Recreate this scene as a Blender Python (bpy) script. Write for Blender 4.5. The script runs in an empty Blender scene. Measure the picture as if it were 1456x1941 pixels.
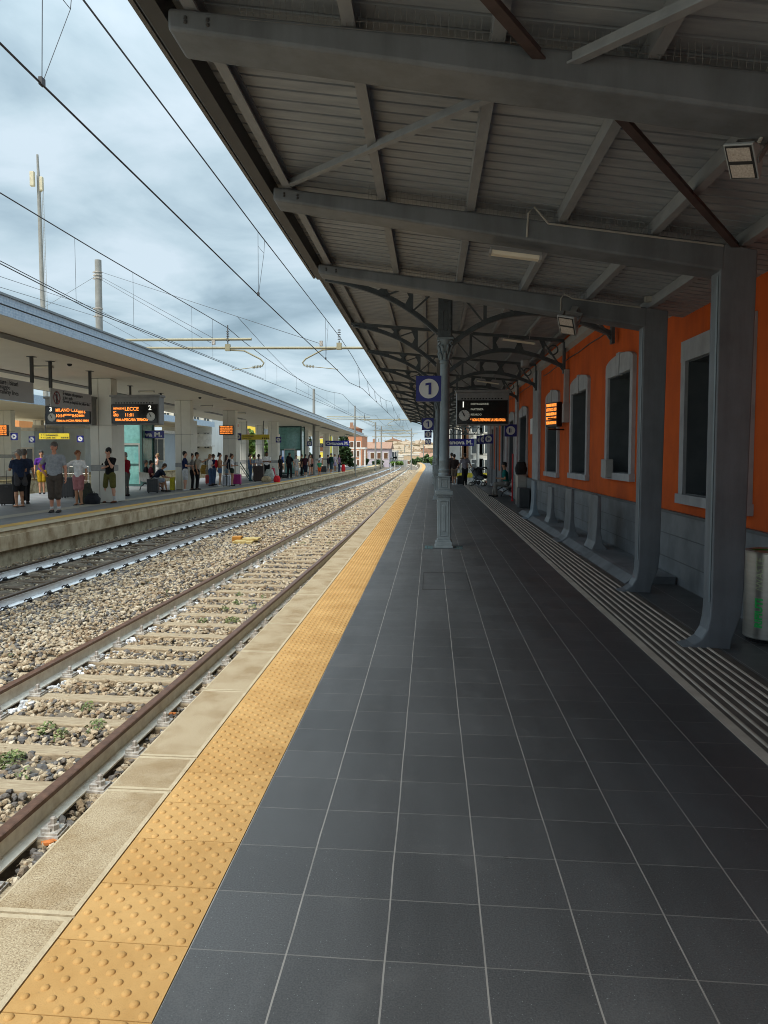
import bpy, math, random
import numpy as np
from mathutils import Vector, Matrix
random.seed(7); RNG = np.random.default_rng(7)
C = bpy.context.scene.collection
PI = math.pi
# ------------------------------------------------------------------ camera, world, sun, exposure
scene = bpy.context.scene
FPX, PCX, PCY = 1376.11, 693.13, 933.58
EYE = np.array([.8088, -2.3207, 1.6766])
def _axes(yaw, pit, roll):
    def m(d):
        c, s = math.cos(yaw), math.sin(yaw); r = d[0]*c+d[1]*s; f = -d[0]*s+d[1]*c; u = d[2]
        c, s = math.cos(pit), math.sin(pit); F = f*c-u*s; U = u*c+f*s
        c, s = math.cos(roll), math.sin(roll); return np.array([r*c-U*s, r*s+U*c, F])
    return np.stack([m(np.eye(3)[k]) for k in range(3)], 1)
AX = _axes(.0895, .0519, -.0011)          # rows: right, up, forward
cd = bpy.data.cameras.new('camera'); cam = bpy.data.objects.new('camera', cd); C.objects.link(cam)
cd.sensor_fit = 'VERTICAL'; cd.sensor_height = 36; cd.lens = 36*FPX/1941
cd.shift_x = (728-PCX)/1941; cd.shift_y = (PCY-970.5)/1941
cd.clip_end = 3000; cd.clip_start = .05
R_ = Matrix(((*AX[0],), (*AX[1],), (*(-AX[2]),))).transposed()
cam.matrix_world = Matrix.Translation(EYE.tolist()) @ R_.to_4x4()
scene.camera = cam
def at(px, py, X=None, Y=None, Z=None):
    """measured point of the place: photo pixel met with a plane of the place"""
    d = AX.T @ np.array([(px-PCX)/FPX, (PCY-py)/FPX, 1.])
    t = (X-EYE[0])/d[0] if X is not None else (Y-EYE[1])/d[1] if Y is not None else (Z-EYE[2])/d[2]
    return EYE+t*d

SUN_EL, SUN_AZ = math.radians(52), math.radians(-152)      # azimuth from +Y towards +X
w = bpy.data.worlds.new('World'); scene.world = w; w.use_nodes = True
nt = w.node_tree; nt.nodes.clear()
def N(nt, typ, ins=None, **props):
    n = nt.nodes.new(typ)
    for k, v in props.items(): setattr(n, k, v)
    for k, v in (ins or {}).items():
        s = n.inputs[k]
        if isinstance(v, bpy.types.NodeSocket): nt.links.new(v, s)
        elif isinstance(v, bpy.types.Node): nt.links.new(v.outputs[0], s)
        else: s.default_value = v
    return n
def mth(nt, op, a, b=0., c=None, clamp=False):
    d = {0: a, 1: b}
    if c is not None: d[2] = c
    return N(nt, 'ShaderNodeMath', d, operation=op, use_clamp=clamp).outputs[0]
def ramp(nt, fac, stops, interp='LINEAR'):
    n = N(nt, 'ShaderNodeValToRGB', {0: fac}); cr = n.color_ramp; cr.interpolation = interp
    while len(cr.elements) < len(stops): cr.elements.new(.5)
    for e, (p, c) in zip(cr.elements, stops): e.position = p; e.color = (*c, 1) if len(c) == 3 else c
    return n.outputs[0]
def mix(nt, f, a, b, mode='MIX'):
    n = N(nt, 'ShaderNodeMix', None, data_type='RGBA', blend_type=mode)
    for i, v in ((0, f), (6, a), (7, b)):
        s = n.inputs[i]
        if isinstance(v, bpy.types.NodeSocket): nt.links.new(v, s)
        else: s.default_value = (*v, 1) if isinstance(v, tuple) and len(v) == 3 else v
    return n.outputs[2]
tc = N(nt, 'ShaderNodeTexCoord')
sky = N(nt, 'ShaderNodeTexSky', sky_type='NISHITA', sun_disc=False, sun_elevation=SUN_EL, sun_rotation=SUN_AZ, altitude=20)
sep = N(nt, 'ShaderNodeSeparateXYZ', {0: tc.outputs['Generated']})
zz = mth(nt, 'MAXIMUM', sep.outputs[2], 0.02)
k = mth(nt, 'DIVIDE', 1., mth(nt, 'ADD', zz, .16))
cmb = N(nt, 'ShaderNodeCombineXYZ', {0: mth(nt, 'MULTIPLY', sep.outputs[0], k), 1: mth(nt, 'MULTIPLY', sep.outputs[1], k), 2: mth(nt,'MULTIPLY', sep.outputs[2], 1.5)})
n1 = N(nt, 'ShaderNodeTexNoise', {'Vector': cmb, 'Scale': 1.7, 'Detail': 8, 'Roughness': .52, 'Distortion': .35})
n2 = N(nt, 'ShaderNodeTexNoise', {'Vector': cmb, 'Scale': .55, 'Detail': 4, 'Roughness': .5})
cl = mth(nt, 'ADD', mth(nt, 'MULTIPLY', n1.outputs[0], .70), mth(nt, 'MULTIPLY', n2.outputs[0], .30))
cloud = ramp(nt, cl, [(.35, (2.5, 3.55, 4.2)), (.43, (3.7, 4.95, 5.75)), (.50, (5.0, 6.35, 7.1)), (.58, (6.3, 7.5, 8.3))])
# an overcast dome is brighter towards the zenith
zen = mth(nt, 'ADD', .78, mth(nt, 'MULTIPLY', mth(nt, 'POWER', zz, 4.6), 4.2))
cloud = mix(nt, 1., cloud, N(nt, 'ShaderNodeCombineColor', {0: zen, 1: zen, 2: zen}).outputs[0], 'MULTIPLY')
skyc = mix(nt, .90, sky.outputs[0], cloud)
bg = N(nt, 'ShaderNodeBackground', {'Color': skyc, 'Strength': .066})
N(nt, 'ShaderNodeOutputWorld', {0: bg})
sd = bpy.data.lights.new('sun', 'SUN'); sd.energy = 2.0; sd.angle = math.radians(28); sd.color = (1, .93, .82)
sun = bpy.data.objects.new('sun', sd); C.objects.link(sun)
sdir = Vector((math.sin(SUN_AZ)*math.cos(SUN_EL), math.cos(SUN_AZ)*math.cos(SUN_EL), math.sin(SUN_EL)))
sun.rotation_euler = sdir.to_track_quat('Z', 'Y').to_euler()
scene.view_settings.view_transform = 'Standard'; scene.view_settings.look = 'None'
scene.view_settings.exposure = 1.12; scene.view_settings.gamma = 1
scene.cycles.max_bounces = 8; scene.cycles.diffuse_bounces = 5; scene.cycles.glossy_bounces = 3
scene.cycles.use_denoising = True; scene.cycles.filter_width = 1.0; scene.cycles.pixel_filter_type = 'BLACKMAN_HARRIS'

# ------------------------------------------------------------------ materials
def new_mat(name):
    m = bpy.data.materials.new(name); m.use_nodes = True; t = m.node_tree; t.nodes.clear()
    b = N(t, 'ShaderNodeBsdfPrincipled'); N(t, 'ShaderNodeOutputMaterial', {0: b}); return m, t, b
def L(t, a, s): t.links.new(a, s)
MATS = {}
def mat(name, col, rough=.6, metal=0., var=.15, scale=4., col2=None, bump=0., bscale=60., emit=None, estr=1., spec=.5, stretch=None, detail=4, isl=0.):
    if name in MATS: return MATS[name]
    m, t, b = new_mat(name); co = N(t, 'ShaderNodeTexCoord').outputs['Object']
    if stretch: co = N(t, 'ShaderNodeMapping', {'Vector': co, 'Scale': stretch}).outputs[0]
    nz = N(t, 'ShaderNodeTexNoise', {'Vector': co, 'Scale': scale, 'Detail': detail, 'Roughness': .6}).outputs[0]
    c2 = col2 or tuple(min(1, c*(1+var)) for c in col); c1 = col if col2 else tuple(c*(1-var) for c in col)
    c = ramp(t, nz, [(.32, c1), (.68, c2)])
    if isl:
        g = N(t, 'ShaderNodeNewGeometry').outputs['Random Per Island']
        v = mth(t, 'ADD', 1-isl, mth(t, 'MULTIPLY', g, 2*isl))
        c = mix(t, 1., c, N(t, 'ShaderNodeCombineColor', {0: v, 1: v, 2: v}).outputs[0], 'MULTIPLY')
    L(t, c, b.inputs['Base Color']); b.inputs['Metallic'].default_value = metal; b.inputs['Specular IOR Level'].default_value = spec
    L(t, mth(t, 'ADD', rough-.06, mth(t, 'MULTIPLY', nz, .12)), b.inputs['Roughness'])
    if bump:
        bn = N(t, 'ShaderNodeTexNoise', {'Vector': co, 'Scale': bscale, 'Detail': 4}).outputs[0]
        L(t, N(t, 'ShaderNodeBump', {'Strength': bump, 'Distance': .02, 'Height': bn}).outputs[0], b.inputs['Normal'])
    if emit:
        b.inputs['Emission Color'].default_value = (*emit, 1); b.inputs['Emission Strength'].default_value = estr
    MATS[name] = m; return m
def streaky(name, col, dirt, rough=.7, amount=.5, sc=(6, 6, .6), scale=3., base=0., bump=.15):
    """painted or rendered surface with vertical run-off stains"""
    m, t, b = new_mat(name); co = N(t, 'ShaderNodeTexCoord').outputs['Object']
    mp = N(t, 'ShaderNodeMapping', {'Vector': co, 'Scale': sc}).outputs[0]
    a = N(t, 'ShaderNodeTexNoise', {'Vector': mp, 'Scale': 1., 'Detail': 5, 'Roughness': .65}).outputs[0]
    bb = N(t, 'ShaderNodeTexNoise', {'Vector': co, 'Scale': scale, 'Detail': 6, 'Roughness': .6}).outputs[0]
    f = mth(t, 'MULTIPLY', ramp(t, mth(t, 'MULTIPLY', mth(t, 'ADD', a, bb), .5), [(.42, (0, 0, 0)), (.62, (1, 1, 1))]), amount)
    L(t, mix(t, f, col, dirt), b.inputs['Base Color']); b.inputs['Roughness'].default_value = rough
    L(t, N(t, 'ShaderNodeBump', {'Strength': bump, 'Distance': .02, 'Height': bb}).outputs[0], b.inputs['Normal'])
    MATS[name] = m; return m

# platform tiles
def tile_mat():
    m, t, b = new_mat('grey stoneware tiles'); co = N(t, 'ShaderNodeTexCoord').outputs['Object']
    s = N(t, 'ShaderNodeSeparateXYZ', {0: co}); P = .333
    wob = N(t, 'ShaderNodeTexNoise', {'Vector': co, 'Scale': 1.4, 'Detail': 2}).outputs[0]
    wob = mth(t, 'MULTIPLY', mth(t, 'SUBTRACT', wob, .5), .012)
    u = mth(t, 'DIVIDE', mth(t, 'ADD', s.outputs[0], wob), P); v = mth(t, 'DIVIDE', mth(t, 'ADD', s.outputs[1], wob), P)
    fu = mth(t, 'FLOOR', u); fv = mth(t, 'FLOOR', v)
    du = mth(t, 'ABSOLUTE', mth(t, 'SUBTRACT', mth(t, 'FRACT', u), .5)); dv = mth(t, 'ABSOLUTE', mth(t, 'SUBTRACT', mth(t, 'FRACT', v), .5))
    gu = mth(t, 'GREATER_THAN', du, .5-.0055/P*.55); gv = mth(t, 'GREATER_THAN', dv, .5-.0045/P*.5)
    wn = N(t, 'ShaderNodeTexWhiteNoise', {'Vector': N(t, 'ShaderNodeCombineXYZ', {0: fu, 1: fv}).outputs[0]}, noise_dimensions='2D').outputs[0]
    big = N(t, 'ShaderNodeTexNoise', {'Vector': co, 'Scale': .5, 'Detail': 6, 'Roughness': .6}).outputs[0]
    fine = N(t, 'ShaderNodeTexNoise', {'Vector': co, 'Scale': 160, 'Detail': 3}).outputs[0]
    c = ramp(t, mth(t, 'ADD', mth(t, 'MULTIPLY', wn, .35), mth(t, 'MULTIPLY', big, .65)), [(.25, (.043, .045, .047)), (.75, (.078, .081, .084))])
    c = mix(t, .5, c, ramp(t, fine, [(.35, (.034, .036, .038)), (.5, (.066, .069, .072)), (.68, (.105, .108, .111))]))
    sp = N(t, 'ShaderNodeTexVoronoi', {'Vector': co, 'Scale': 55}).outputs[0]
    c = mix(t, mth(t, 'MULTIPLY', mth(t, 'LESS_THAN', sp, .085), mth(t, 'GREATER_THAN', big, .42)), c, (.20, .22, .22))
    smg = N(t, 'ShaderNodeTexNoise', {'Vector': co, 'Scale': 2.3, 'Detail': 7, 'Roughness': .7}).outputs[0]
    c = mix(t, ramp(t, smg, [(.56, (0, 0, 0)), (.75, (.5, .5, .5))]), c, (.11, .113, .113))
    wr = N(t, 'ShaderNodeTexNoise', {'Vector': N(t, 'ShaderNodeMapping', {'Vector': co, 'Scale': (2.2, .35, 1)}).outputs[0], 'Scale': 1., 'Detail': 5, 'Roughness': .6}).outputs[0]
    c = mix(t, ramp(t, wr, [(.45, (0, 0, 0)), (.62, (.55, .55, .55))]), c, mix(t, 1., c, (.62, .61, .60), 'MULTIPLY'))
    gum = N(t, 'ShaderNodeTexVoronoi', {'Vector': co, 'Scale': 1.7}); gd = mth(t, 'ADD', gum.outputs[0], mth(t, 'MULTIPLY', smg, .02))
    c = mix(t, mth(t, 'MULTIPLY', mth(t, 'LESS_THAN', gd, .036), .6), c, (.022, .022, .022))
    lg = N(t, 'ShaderNodeTexNoise', {'Vector': co, 'Scale': 3., 'Detail': 3}).outputs[0]
    c = mix(t, mth(t, 'MULTIPLY', gv, ramp(t, lg, [(.3, (.45,.45,.45)), (.7, (1,1,1))])), c, (.17, .165, .155))
    c = mix(t, mth(t, 'MULTIPLY', gu, ramp(t, lg, [(.3, (.55,.55,.55)), (.6, (1,1,1))])), c, (.25, .24, .225))
    L(t, c, b.inputs['Base Color'])
    L(t, mth(t, 'ADD', .34, mth(t, 'MULTIPLY', smg, .3)), b.inputs['Roughness'])
    hgt = mth(t, 'SUBTRACT', mth(t, 'ADD', mth(t, 'MULTIPLY', fine, .25), mth(t, 'MULTIPLY', wn, .12)), mth(t, 'MAXIMUM', gu, gv))
    L(t, N(t, 'ShaderNodeBump', {'Strength': .35, 'Distance': .003, 'Height': hgt}).outputs[0], b.inputs['Normal'])
    return m
M_TILE = tile_mat()
def yellow_mat():
    m, t, b = new_mat('yellow tactile paving'); co = N(t, 'ShaderNodeTexCoord').outputs['Object']; s = N(t, 'ShaderNodeSeparateXYZ', {0: co})
    a = N(t, 'ShaderNodeTexNoise', {'Vector': co, 'Scale': 3.5, 'Detail': 8, 'Roughness': .65}).outputs[0]
    d = N(t, 'ShaderNodeTexNoise', {'Vector': co, 'Scale': 26, 'Detail': 8, 'Roughness': .75}).outputs[0]
    f = N(t, 'ShaderNodeTexNoise', {'Vector': co, 'Scale': 220, 'Detail': 3}).outputs[0]
    wn = N(t, 'ShaderNodeTexWhiteNoise', {'W': mth(t, 'FLOOR', mth(t, 'DIVIDE', s.outputs[1], .333))}, noise_dimensions='1D').outputs[0]
    c = ramp(t, mth(t, 'ADD', mth(t, 'MULTIPLY', a, .88), mth(t, 'MULTIPLY', wn, .12)), [(.3, (.37, .205, .06)), (.7, (.50, .305, .11))])
    c = mix(t, ramp(t, d, [(.60, (0, 0, 0)), (.74, (.8, .8, .8))]), c, (.13, .085, .04))
    c = mix(t, ramp(t, f, [(.30, (.35, .35, .35)), (.45, (0, 0, 0))]), c, (.24, .14, .05))
    L(t, c, b.inputs['Base Color']); b.inputs['Roughness'].default_value = .78
    L(t, N(t, 'ShaderNodeBump', {'Strength': .25, 'Distance': .004, 'Height': f}).outputs[0], b.inputs['Normal']); return m
M_YEL = yellow_mat()
M_STONE = mat('platform edge stone', (.36, .29, .19), .85, scale=34, col2=(.52, .44, .305), bump=.7, bscale=190, detail=12)
def stone_mat():
    m, t, b = new_mat('worn edge stone'); co = N(t, 'ShaderNodeTexCoord').outputs['Object']
    a = N(t, 'ShaderNodeTexNoise', {'Vector': co, 'Scale': 150, 'Detail': 6, 'Roughness': .7}).outputs[0]
    bg_ = N(t, 'ShaderNodeTexNoise', {'Vector': co, 'Scale': 2.6, 'Detail': 8, 'Roughness': .7}).outputs[0]
    md = N(t, 'ShaderNodeTexNoise', {'Vector': co, 'Scale': 22, 'Detail': 6, 'Roughness': .7}).outputs[0]
    c = ramp(t, a, [(.35, (.15, .105, .06)), (.49, (.36, .285, .18)), (.66, (.52, .44, .30))])
    c = mix(t, ramp(t, bg_, [(.44, (0, 0, 0)), (.62, (.75, .75, .75))]), c, mix(t, 1., c, (.62, .52, .38), 'MULTIPLY'))
    c = mix(t, ramp(t, md, [(.60, (0, 0, 0)), (.72, (.55, .55, .55))]), c, (.14, .105, .065))
    L(t, c, b.inputs['Base Color']); b.inputs['Roughness'].default_value = .9
    L(t, N(t, 'ShaderNodeBump', {'Strength': .55, 'Distance': .006, 'Height': a}).outputs[0], b.inputs['Normal']); return m
M_STONE = stone_mat()
M_STONEF = mat('smooth stone margin', (.46, .385, .26), .8, scale=9, col2=(.37, .30, .195), bump=.3, bscale=40, detail=8)
M_WALLP = streaky('stained platform wall', (.56, .46, .31), (.22, .135, .06), .9, .8, (3, 3, 1.2), 2.5, bump=.6)
M_WALLP2 = streaky('lower concrete footing', (.40, .34, .23), (.16, .115, .06), .9, .9, (2, 2, 2), 4., bump=.9)
M_RAILTOP = mat('rusty rail head', (.075, .035, .02), .42, .3, scale=18, col2=(.15, .075, .045), bump=.1)
M_RAILTOP2 = mat('worn rail head', (.055, .04, .032), .3, .5, scale=18, col2=(.11, .08, .065))
M_RAILWEB = streaky('whitewashed rail web', (.70, .66, .57), (.26, .18, .12), .8, .35, (1, 6, 10), 14., bump=.2)
M_RAILWEB2 = streaky('white painted rail web', (.82, .83, .84), (.40, .34, .28), .7, .25, (1, 2, 8), 9., bump=.15)
M_WOOD = mat('weathered sleeper wood', (.24, .175, .105), .9, scale=6, col2=(.42, .34, .23), bump=.6, bscale=30, stretch=(1, 9, 9), detail=8)
M_WOOD2 = mat('dark sleeper wood', (.07, .05, .035), .9, scale=6, col2=(.17, .12, .08), bump=.6, bscale=30, stretch=(1, 9, 9), detail=8)
M_STEELW = mat('whitewashed fastenings', (.16, .13, .11), .7, .2, scale=22, col2=(.55, .52, .47))
M_STEELD = mat('dark spring clip', (.03, .028, .027), .5, .5)
M_SOIL = mat('dirty ballast bed', (.07, .055, .04), .95, scale=5, col2=(.20, .16, .115), bump=1., bscale=25, detail=9)
M_GROUND = mat('dry ground', (.26, .23, .17), .95, scale=.4, col2=(.36, .32, .24), bump=.4)
def ballast_mat():
    m, t, b = new_mat('limestone ballast'); g = N(t, 'ShaderNodeNewGeometry').outputs['Random Per Island']
    co = N(t, 'ShaderNodeTexCoord').outputs['Object']
    area = N(t, 'ShaderNodeTexNoise', {'Vector': co, 'Scale': .55, 'Detail': 4}).outputs[0]
    f = mth(t, 'ADD', g, mth(t, 'MULTIPLY', mth(t, 'SUBTRACT', area, .5), .9))
    c = ramp(t, f, [(0, (.10, .10, .105)), (.20, (.17, .16, .155)), (.28, (.20, .145, .09)), (.38, (.34, .275, .19)), (.65, (.44, .37, .27)), (.85, (.56, .50, .40)), (1, (.27, .19, .12))])
    fn = N(t, 'ShaderNodeTexNoise', {'Vector': co, 'Scale': 45, 'Detail': 4}).outputs[0]
    dust = N(t, 'ShaderNodeTexNoise', {'Vector': co, 'Scale': 1.3, 'Detail': 6, 'Roughness': .7}).outputs[0]
    c = mix(t, ramp(t, dust, [(.42, (.12, .12, .12)), (.62, (.62, .62, .62))]), c, mix(t, 1., c, (.60, .47, .34), 'MULTIPLY'))
    c = mix(t, .55, c, mix(t, 1., c, ramp(t, fn, [(.3, (.45, .40, .33)), (.7, (1.25, 1.25, 1.2))]), 'MULTIPLY'))
    L(t, c, b.inputs['Base Color']); b.inputs['Roughness'].default_value = .9
    L(t, N(t, 'ShaderNodeBump', {'Strength': .5, 'Distance': .01, 'Height': fn}).outputs[0], b.inputs['Normal']); return m
M_BAL = ballast_mat()
M_BALW = mat('whitewashed stones', (.45, .45, .45), .9, col2=(.68, .68, .68), scale=30, isl=.25)
M_BEAM = streaky('grey painted concrete', (.150, .166, .184), (.078, .086, .094), .5, .75, (5, 5, .7), 1.8, bump=.22)
M_DECK = mat('corrugated roof sheet', (.215, .237, .265), .5, scale=2, col2=(.32, .345, .375), stretch=(.6, 6, 6), bump=.05, spec=.4)
M_PURL = mat('galvanised purlin', (.21, .226, .245), .55, scale=5, col2=(.27, .286, .305), stretch=(3, 1, 3))
M_DARKM = mat('dark painted steel', (.05, .052, .055), .5, scale=4, var=.2)
M_BRACE2 = mat('rusty brown brace', (.06, .04, .038), .6, scale=6, var=.3)
M_IRON = mat('dark grey cast iron', (.060, .072, .080), .45, scale=6, var=.22, bump=.15, bscale=30)
M_COLUMN = mat('blue grey painted iron', (.14, .175, .195), .42, scale=5, col2=(.19, .23, .25), bump=.12, bscale=30)
M_ORANGE = streaky('orange rendered wall', (.60, .095, .003), (.36, .05, .003), .9, .6, (2.5, 2.5, .5), 1.6, bump=.25)
M_DADO = streaky('grey stone plinth', (.175, .19, .205), (.07, .078, .086), .5, .8, (1.5, 1.5, .8), 2.4)
M_FRAME = streaky('pale grey window surround', (.38, .385, .40), (.22, .225, .235), .8, .6, (4, 4, 1), 4.)
M_CORN = mat('pale cornice', (.32, .31, .30), .7, var=.1)
M_GLASS = mat('dark window glass', (.035, .048, .052), .05, 0., var=.3, spec=.8)
M_DARKGREY = mat('dark grey joinery', (.07, .08, .088), .5)  # dark grey of the window reveals and plinth joints
M_RIB = mat('guidance strip ribs', (.38, .32, .26), .75, scale=3, col2=(.56, .50, .42), bump=.2, stretch=(1, 1, 1))
M_RIBBASE = mat('guidance strip base', (.06, .05, .042), .85, scale=4, col2=(.12, .10, .085))
M_WHITE = mat('cream painted steel', (.66, .65, .59), .5, scale=2, col2=(.73, .72, .66))
M_SOFFIT = mat('cream soffit panels', (.72, .66, .56), .7, scale=1.2, col2=(.78, .72, .61))
def mosaic():
    m, t, b = new_mat('pale blue mosaic fascia'); co = N(t, 'ShaderNodeTexCoord').outputs['Object']
    s = N(t, 'ShaderNodeSeparateXYZ', {0: co})
    a = mth(t, 'FRACT', mth(t, 'DIVIDE', s.outputs[1], .05)); c_ = mth(t, 'FRACT', mth(t, 'DIVIDE', s.outputs[2], .05))
    g = mth(t, 'MAXIMUM', mth(t, 'LESS_THAN', a, .1), mth(t, 'LESS_THAN', c_, .1))
    wn = N(t, 'ShaderNodeTexWhiteNoise', {'Vector': N(t, 'ShaderNodeCombineXYZ', {0: mth(t, 'FLOOR', mth(t, 'DIVIDE', s.outputs[1], .05)), 1: mth(t, 'FLOOR', mth(t, 'DIVIDE', s.outputs[2], .05))}).outputs[0]}, noise_dimensions='2D').outputs[0]
    c = mix(t, g, ramp(t, wn, [(0, (.25, .34, .45)), (1, (.36, .46, .57))]), (.5, .54, .58))
    L(t, c, b.inputs['Base Color']); b.inputs['Roughness'].default_value = .3; return m
M_MOSAIC = mosaic()
M_BLACK = mat('black steel', (.012, .012, .013), .45)
M_BLUE = mat('sign blue enamel', (.008, .012, .17), .35, var=.05)
M_SIGNW = mat('sign white', (.62, .62, .60), .4, var=.04)
M_SIGNY = mat('sign yellow', (.55, .42, .02), .4, var=.06)
M_SIGNG = mat('grey sign panel', (.34, .34, .34), .5, var=.06)
M_RED = mat('red paint', (.55, .02, .025), .45)
M_SCREEN = mat('dark display glass', (.012, .012, .012), .15)
M_LED = mat('orange led text', (.9, .25, .03), .5, emit=(1., .27, .04), estr=.75)
M_LEDDIM = mat('dim led text', (.12, .12, .1), .5, emit=(.5, .5, .4), estr=.15)
M_CLOCK = mat('pale clock face', (.55, .55, .53), .4, var=.03)
M_HOUSE = mat('grey metal housing', (.22, .22, .22), .45, .3)
M_STAIN = mat('brushed stainless steel', (.38, .37, .34), .35, .85, scale=3, col2=(.45, .44, .41), stretch=(1, 1, 12))
M_MAST = mat('galvanised mast', (.21, .21, .195), .7, scale=3, var=.15)
M_PIPE = mat('khaki painted tube', (.25, .225, .14), .55, scale=4, var=.12)
M_WIRE = mat('oxidised copper wire', (.035, .035, .04), .6)
M_LEAF = mat('weed leaves', (.07, .11, .03), .8, scale=8, col2=(.19, .22, .08), isl=.45)
M_FOL = mat('tree foliage', (.03, .065, .018), .7, scale=2, col2=(.075, .13, .035), isl=.4)
M_FOL2 = mat('light foliage', (.09, .17, .03), .7, scale=2, col2=(.17, .26, .06), isl=.4)
M_DRY = mat('dry grass and twigs', (.12, .085, .055), .9, scale=8, col2=(.26, .20, .14), isl=.4)
M_BARK = mat('bark', (.09, .065, .045), .9, bump=.5)
# ------------------------------------------------------------------ mesh helpers
def worldof(p):
    while p is not None:
        if p.get('_w'): return list(p['_w'])
        p = p.parent
    return None
class MB:
    def __init__(s): s.V = []; s.F = []; s.K = []
    def add(s, vs, fs, m=0):
        o = len(s.V); s.V.extend([tuple(map(float, v)) for v in vs]); s.F.extend([tuple(i+o for i in f) for f in fs]); s.K.extend([m]*len(fs)); return s
    def box(s, x0, x1, y0, y1, z0, z1, m=0):
        return s.add([(x, y, z) for x in (x0, x1) for y in (y0, y1) for z in (z0, z1)],
                     [(0, 1, 3, 2), (4, 6, 7, 5), (0, 4, 5, 1), (2, 3, 7, 6), (0, 2, 6, 4), (1, 5, 7, 3)], m)
    def obox(s, c, hx, hy, hz, m=0):
        c, hx, hy, hz = map(np.array, (c, hx, hy, hz))
        return s.add([c+a*hx+b*hy+d*hz for a in (-1, 1) for b in (-1, 1) for d in (-1, 1)],
                     [(0, 1, 3, 2), (4, 6, 7, 5), (0, 4, 5, 1), (2, 3, 7, 6), (0, 2, 6, 4), (1, 5, 7, 3)], m)
    def bar(s, a, b, w, h, up=(0, 0, 1), m=0):
        a, b = np.array(a, float), np.array(b, float); d = b-a; ln = np.linalg.norm(d); d /= ln
        sd = np.cross(d, up); sd /= np.linalg.norm(sd)+1e-12; u = np.cross(sd, d)
        return s.obox((a+b)/2, d*ln/2, sd*w/2, u*h/2, m)
    def quad(s, a, b, c, d, m=0): return s.add([a, b, c, d], [(0, 1, 2, 3)], m)
    def tube(s, pts, r, n=8, m=0, caps=True, flat=None):
        pts = [np.array(p, float) for p in pts]; rs = r if isinstance(r, (list, tuple)) else [r]*len(pts)
        ref = np.array((0, 0, 1.)); vs = []; prev = None
        for i, p in enumerate(pts):
            d = (pts[min(i+1, len(pts)-1)]-pts[max(i-1, 0)]); d /= np.linalg.norm(d)+1e-12
            if prev is None:
                if abs(d @ ref) > .95: ref = np.array((0, 1., 0))
                a = np.cross(d, ref)
            else: a = prev-d*(prev @ d)
            a /= np.linalg.norm(a)+1e-12; prev = a; b = np.cross(d, a)
            fx, fy = (1, 1) if flat is None else flat
            for k in range(n):
                t = 2*PI*k/n; vs.append(p+rs[i]*(a*math.cos(t)*fx+b*math.sin(t)*fy))
        fs = [(i*n+k, i*n+(k+1) % n, (i+1)*n+(k+1) % n, (i+1)*n+k) for i in range(len(pts)-1) for k in range(n)]
        if caps: fs += [tuple(range(n))[::-1], tuple((len(pts)-1)*n+k for k in range(n))]
        return s.add(vs, fs, m)
    def lathe(s, prof, c=(0, 0, 0), n=20, m=0):
        vs = [(c[0]+r*math.cos(2*PI*k/n), c[1]+r*math.sin(2*PI*k/n), c[2]+z) for r, z in prof for k in range(n)]
        fs = [(i*n+k, i*n+(k+1) % n, (i+1)*n+(k+1) % n, (i+1)*n+k) for i in range(len(prof)-1) for k in range(n)]
        fs += [tuple(range(n))[::-1], tuple((len(prof)-1)*n+k for k in range(n))]
        return s.add(vs, fs, m)
    def sphere(s, c, r, n=10, m=0):
        rr = r if isinstance(r, (tuple, list)) else (r, r, r); h = n//2; vs = []; fs = []
        for i in range(h+1):
            a = -PI/2+PI*i/h*.98+.01
            for k in range(n): vs.append((c[0]+rr[0]*math.cos(a)*math.cos(2*PI*k/n), c[1]+rr[1]*math.cos(a)*math.sin(2*PI*k/n), c[2]+rr[2]*math.sin(a)))
        fs = [(i*n+k, i*n+(k+1) % n, (i+1)*n+(k+1) % n, (i+1)*n+k) for i in range(h) for k in range(n)]
        fs += [tuple(range(n))[::-1], tuple(h*n+k for k in range(n))]
        return s.add(vs, fs, m)
    def prism(s, poly, a0, a1, axis='y', m=0):
        """poly of (u,v); extruded along axis: y -> (u,a,v); x -> (a,u,v); z -> (u,v,a)"""
        f = {'y': lambda u, v, a: (u, a, v), 'x': lambda u, v, a: (a, u, v), 'z': lambda u, v, a: (u, v, a)}[axis]
        n = len(poly); vs = [f(u, v, a0) for u, v in poly]+[f(u, v, a1) for u, v in poly]
        fs = [(i, (i+1) % n, n+(i+1) % n, n+i) for i in range(n)]+[tuple(range(n))[::-1], tuple(range(n, 2*n))]
        return s.add(vs, fs, m)
    def sweep(s, prof, path, m=0, mfun=None):
        """prof: (side, up) closed outline; path: (x,y,z) along the line; side = horizontal right of the direction"""
        n = len(prof); vs = []
        path = [np.array(p, float) for p in path]
        for i, p in enumerate(path):
            d = path[min(i+1, len(path)-1)]-path[max(i-1, 0)]; d[2] = 0; d /= np.linalg.norm(d); sd = np.array((d[1], -d[0], 0))
            for u, v in prof: vs.append(p+sd*u+np.array((0, 0, v)))
        o = len(s.V); s.V.extend([tuple(map(float, v)) for v in vs])
        for i in range(len(path)-1):
            for k in range(n):
                s.F.append((o+i*n+k, o+i*n+(k+1) % n, o+(i+1)*n+(k+1) % n, o+(i+1)*n+k)); s.K.append(mfun(k) if mfun else m)
        s.F.append(tuple(range(o, o+n))[::-1]); s.K.append(m)
        s.F.append(tuple(o+(len(path)-1)*n+k for k in range(n))); s.K.append(m)
        return s
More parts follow.
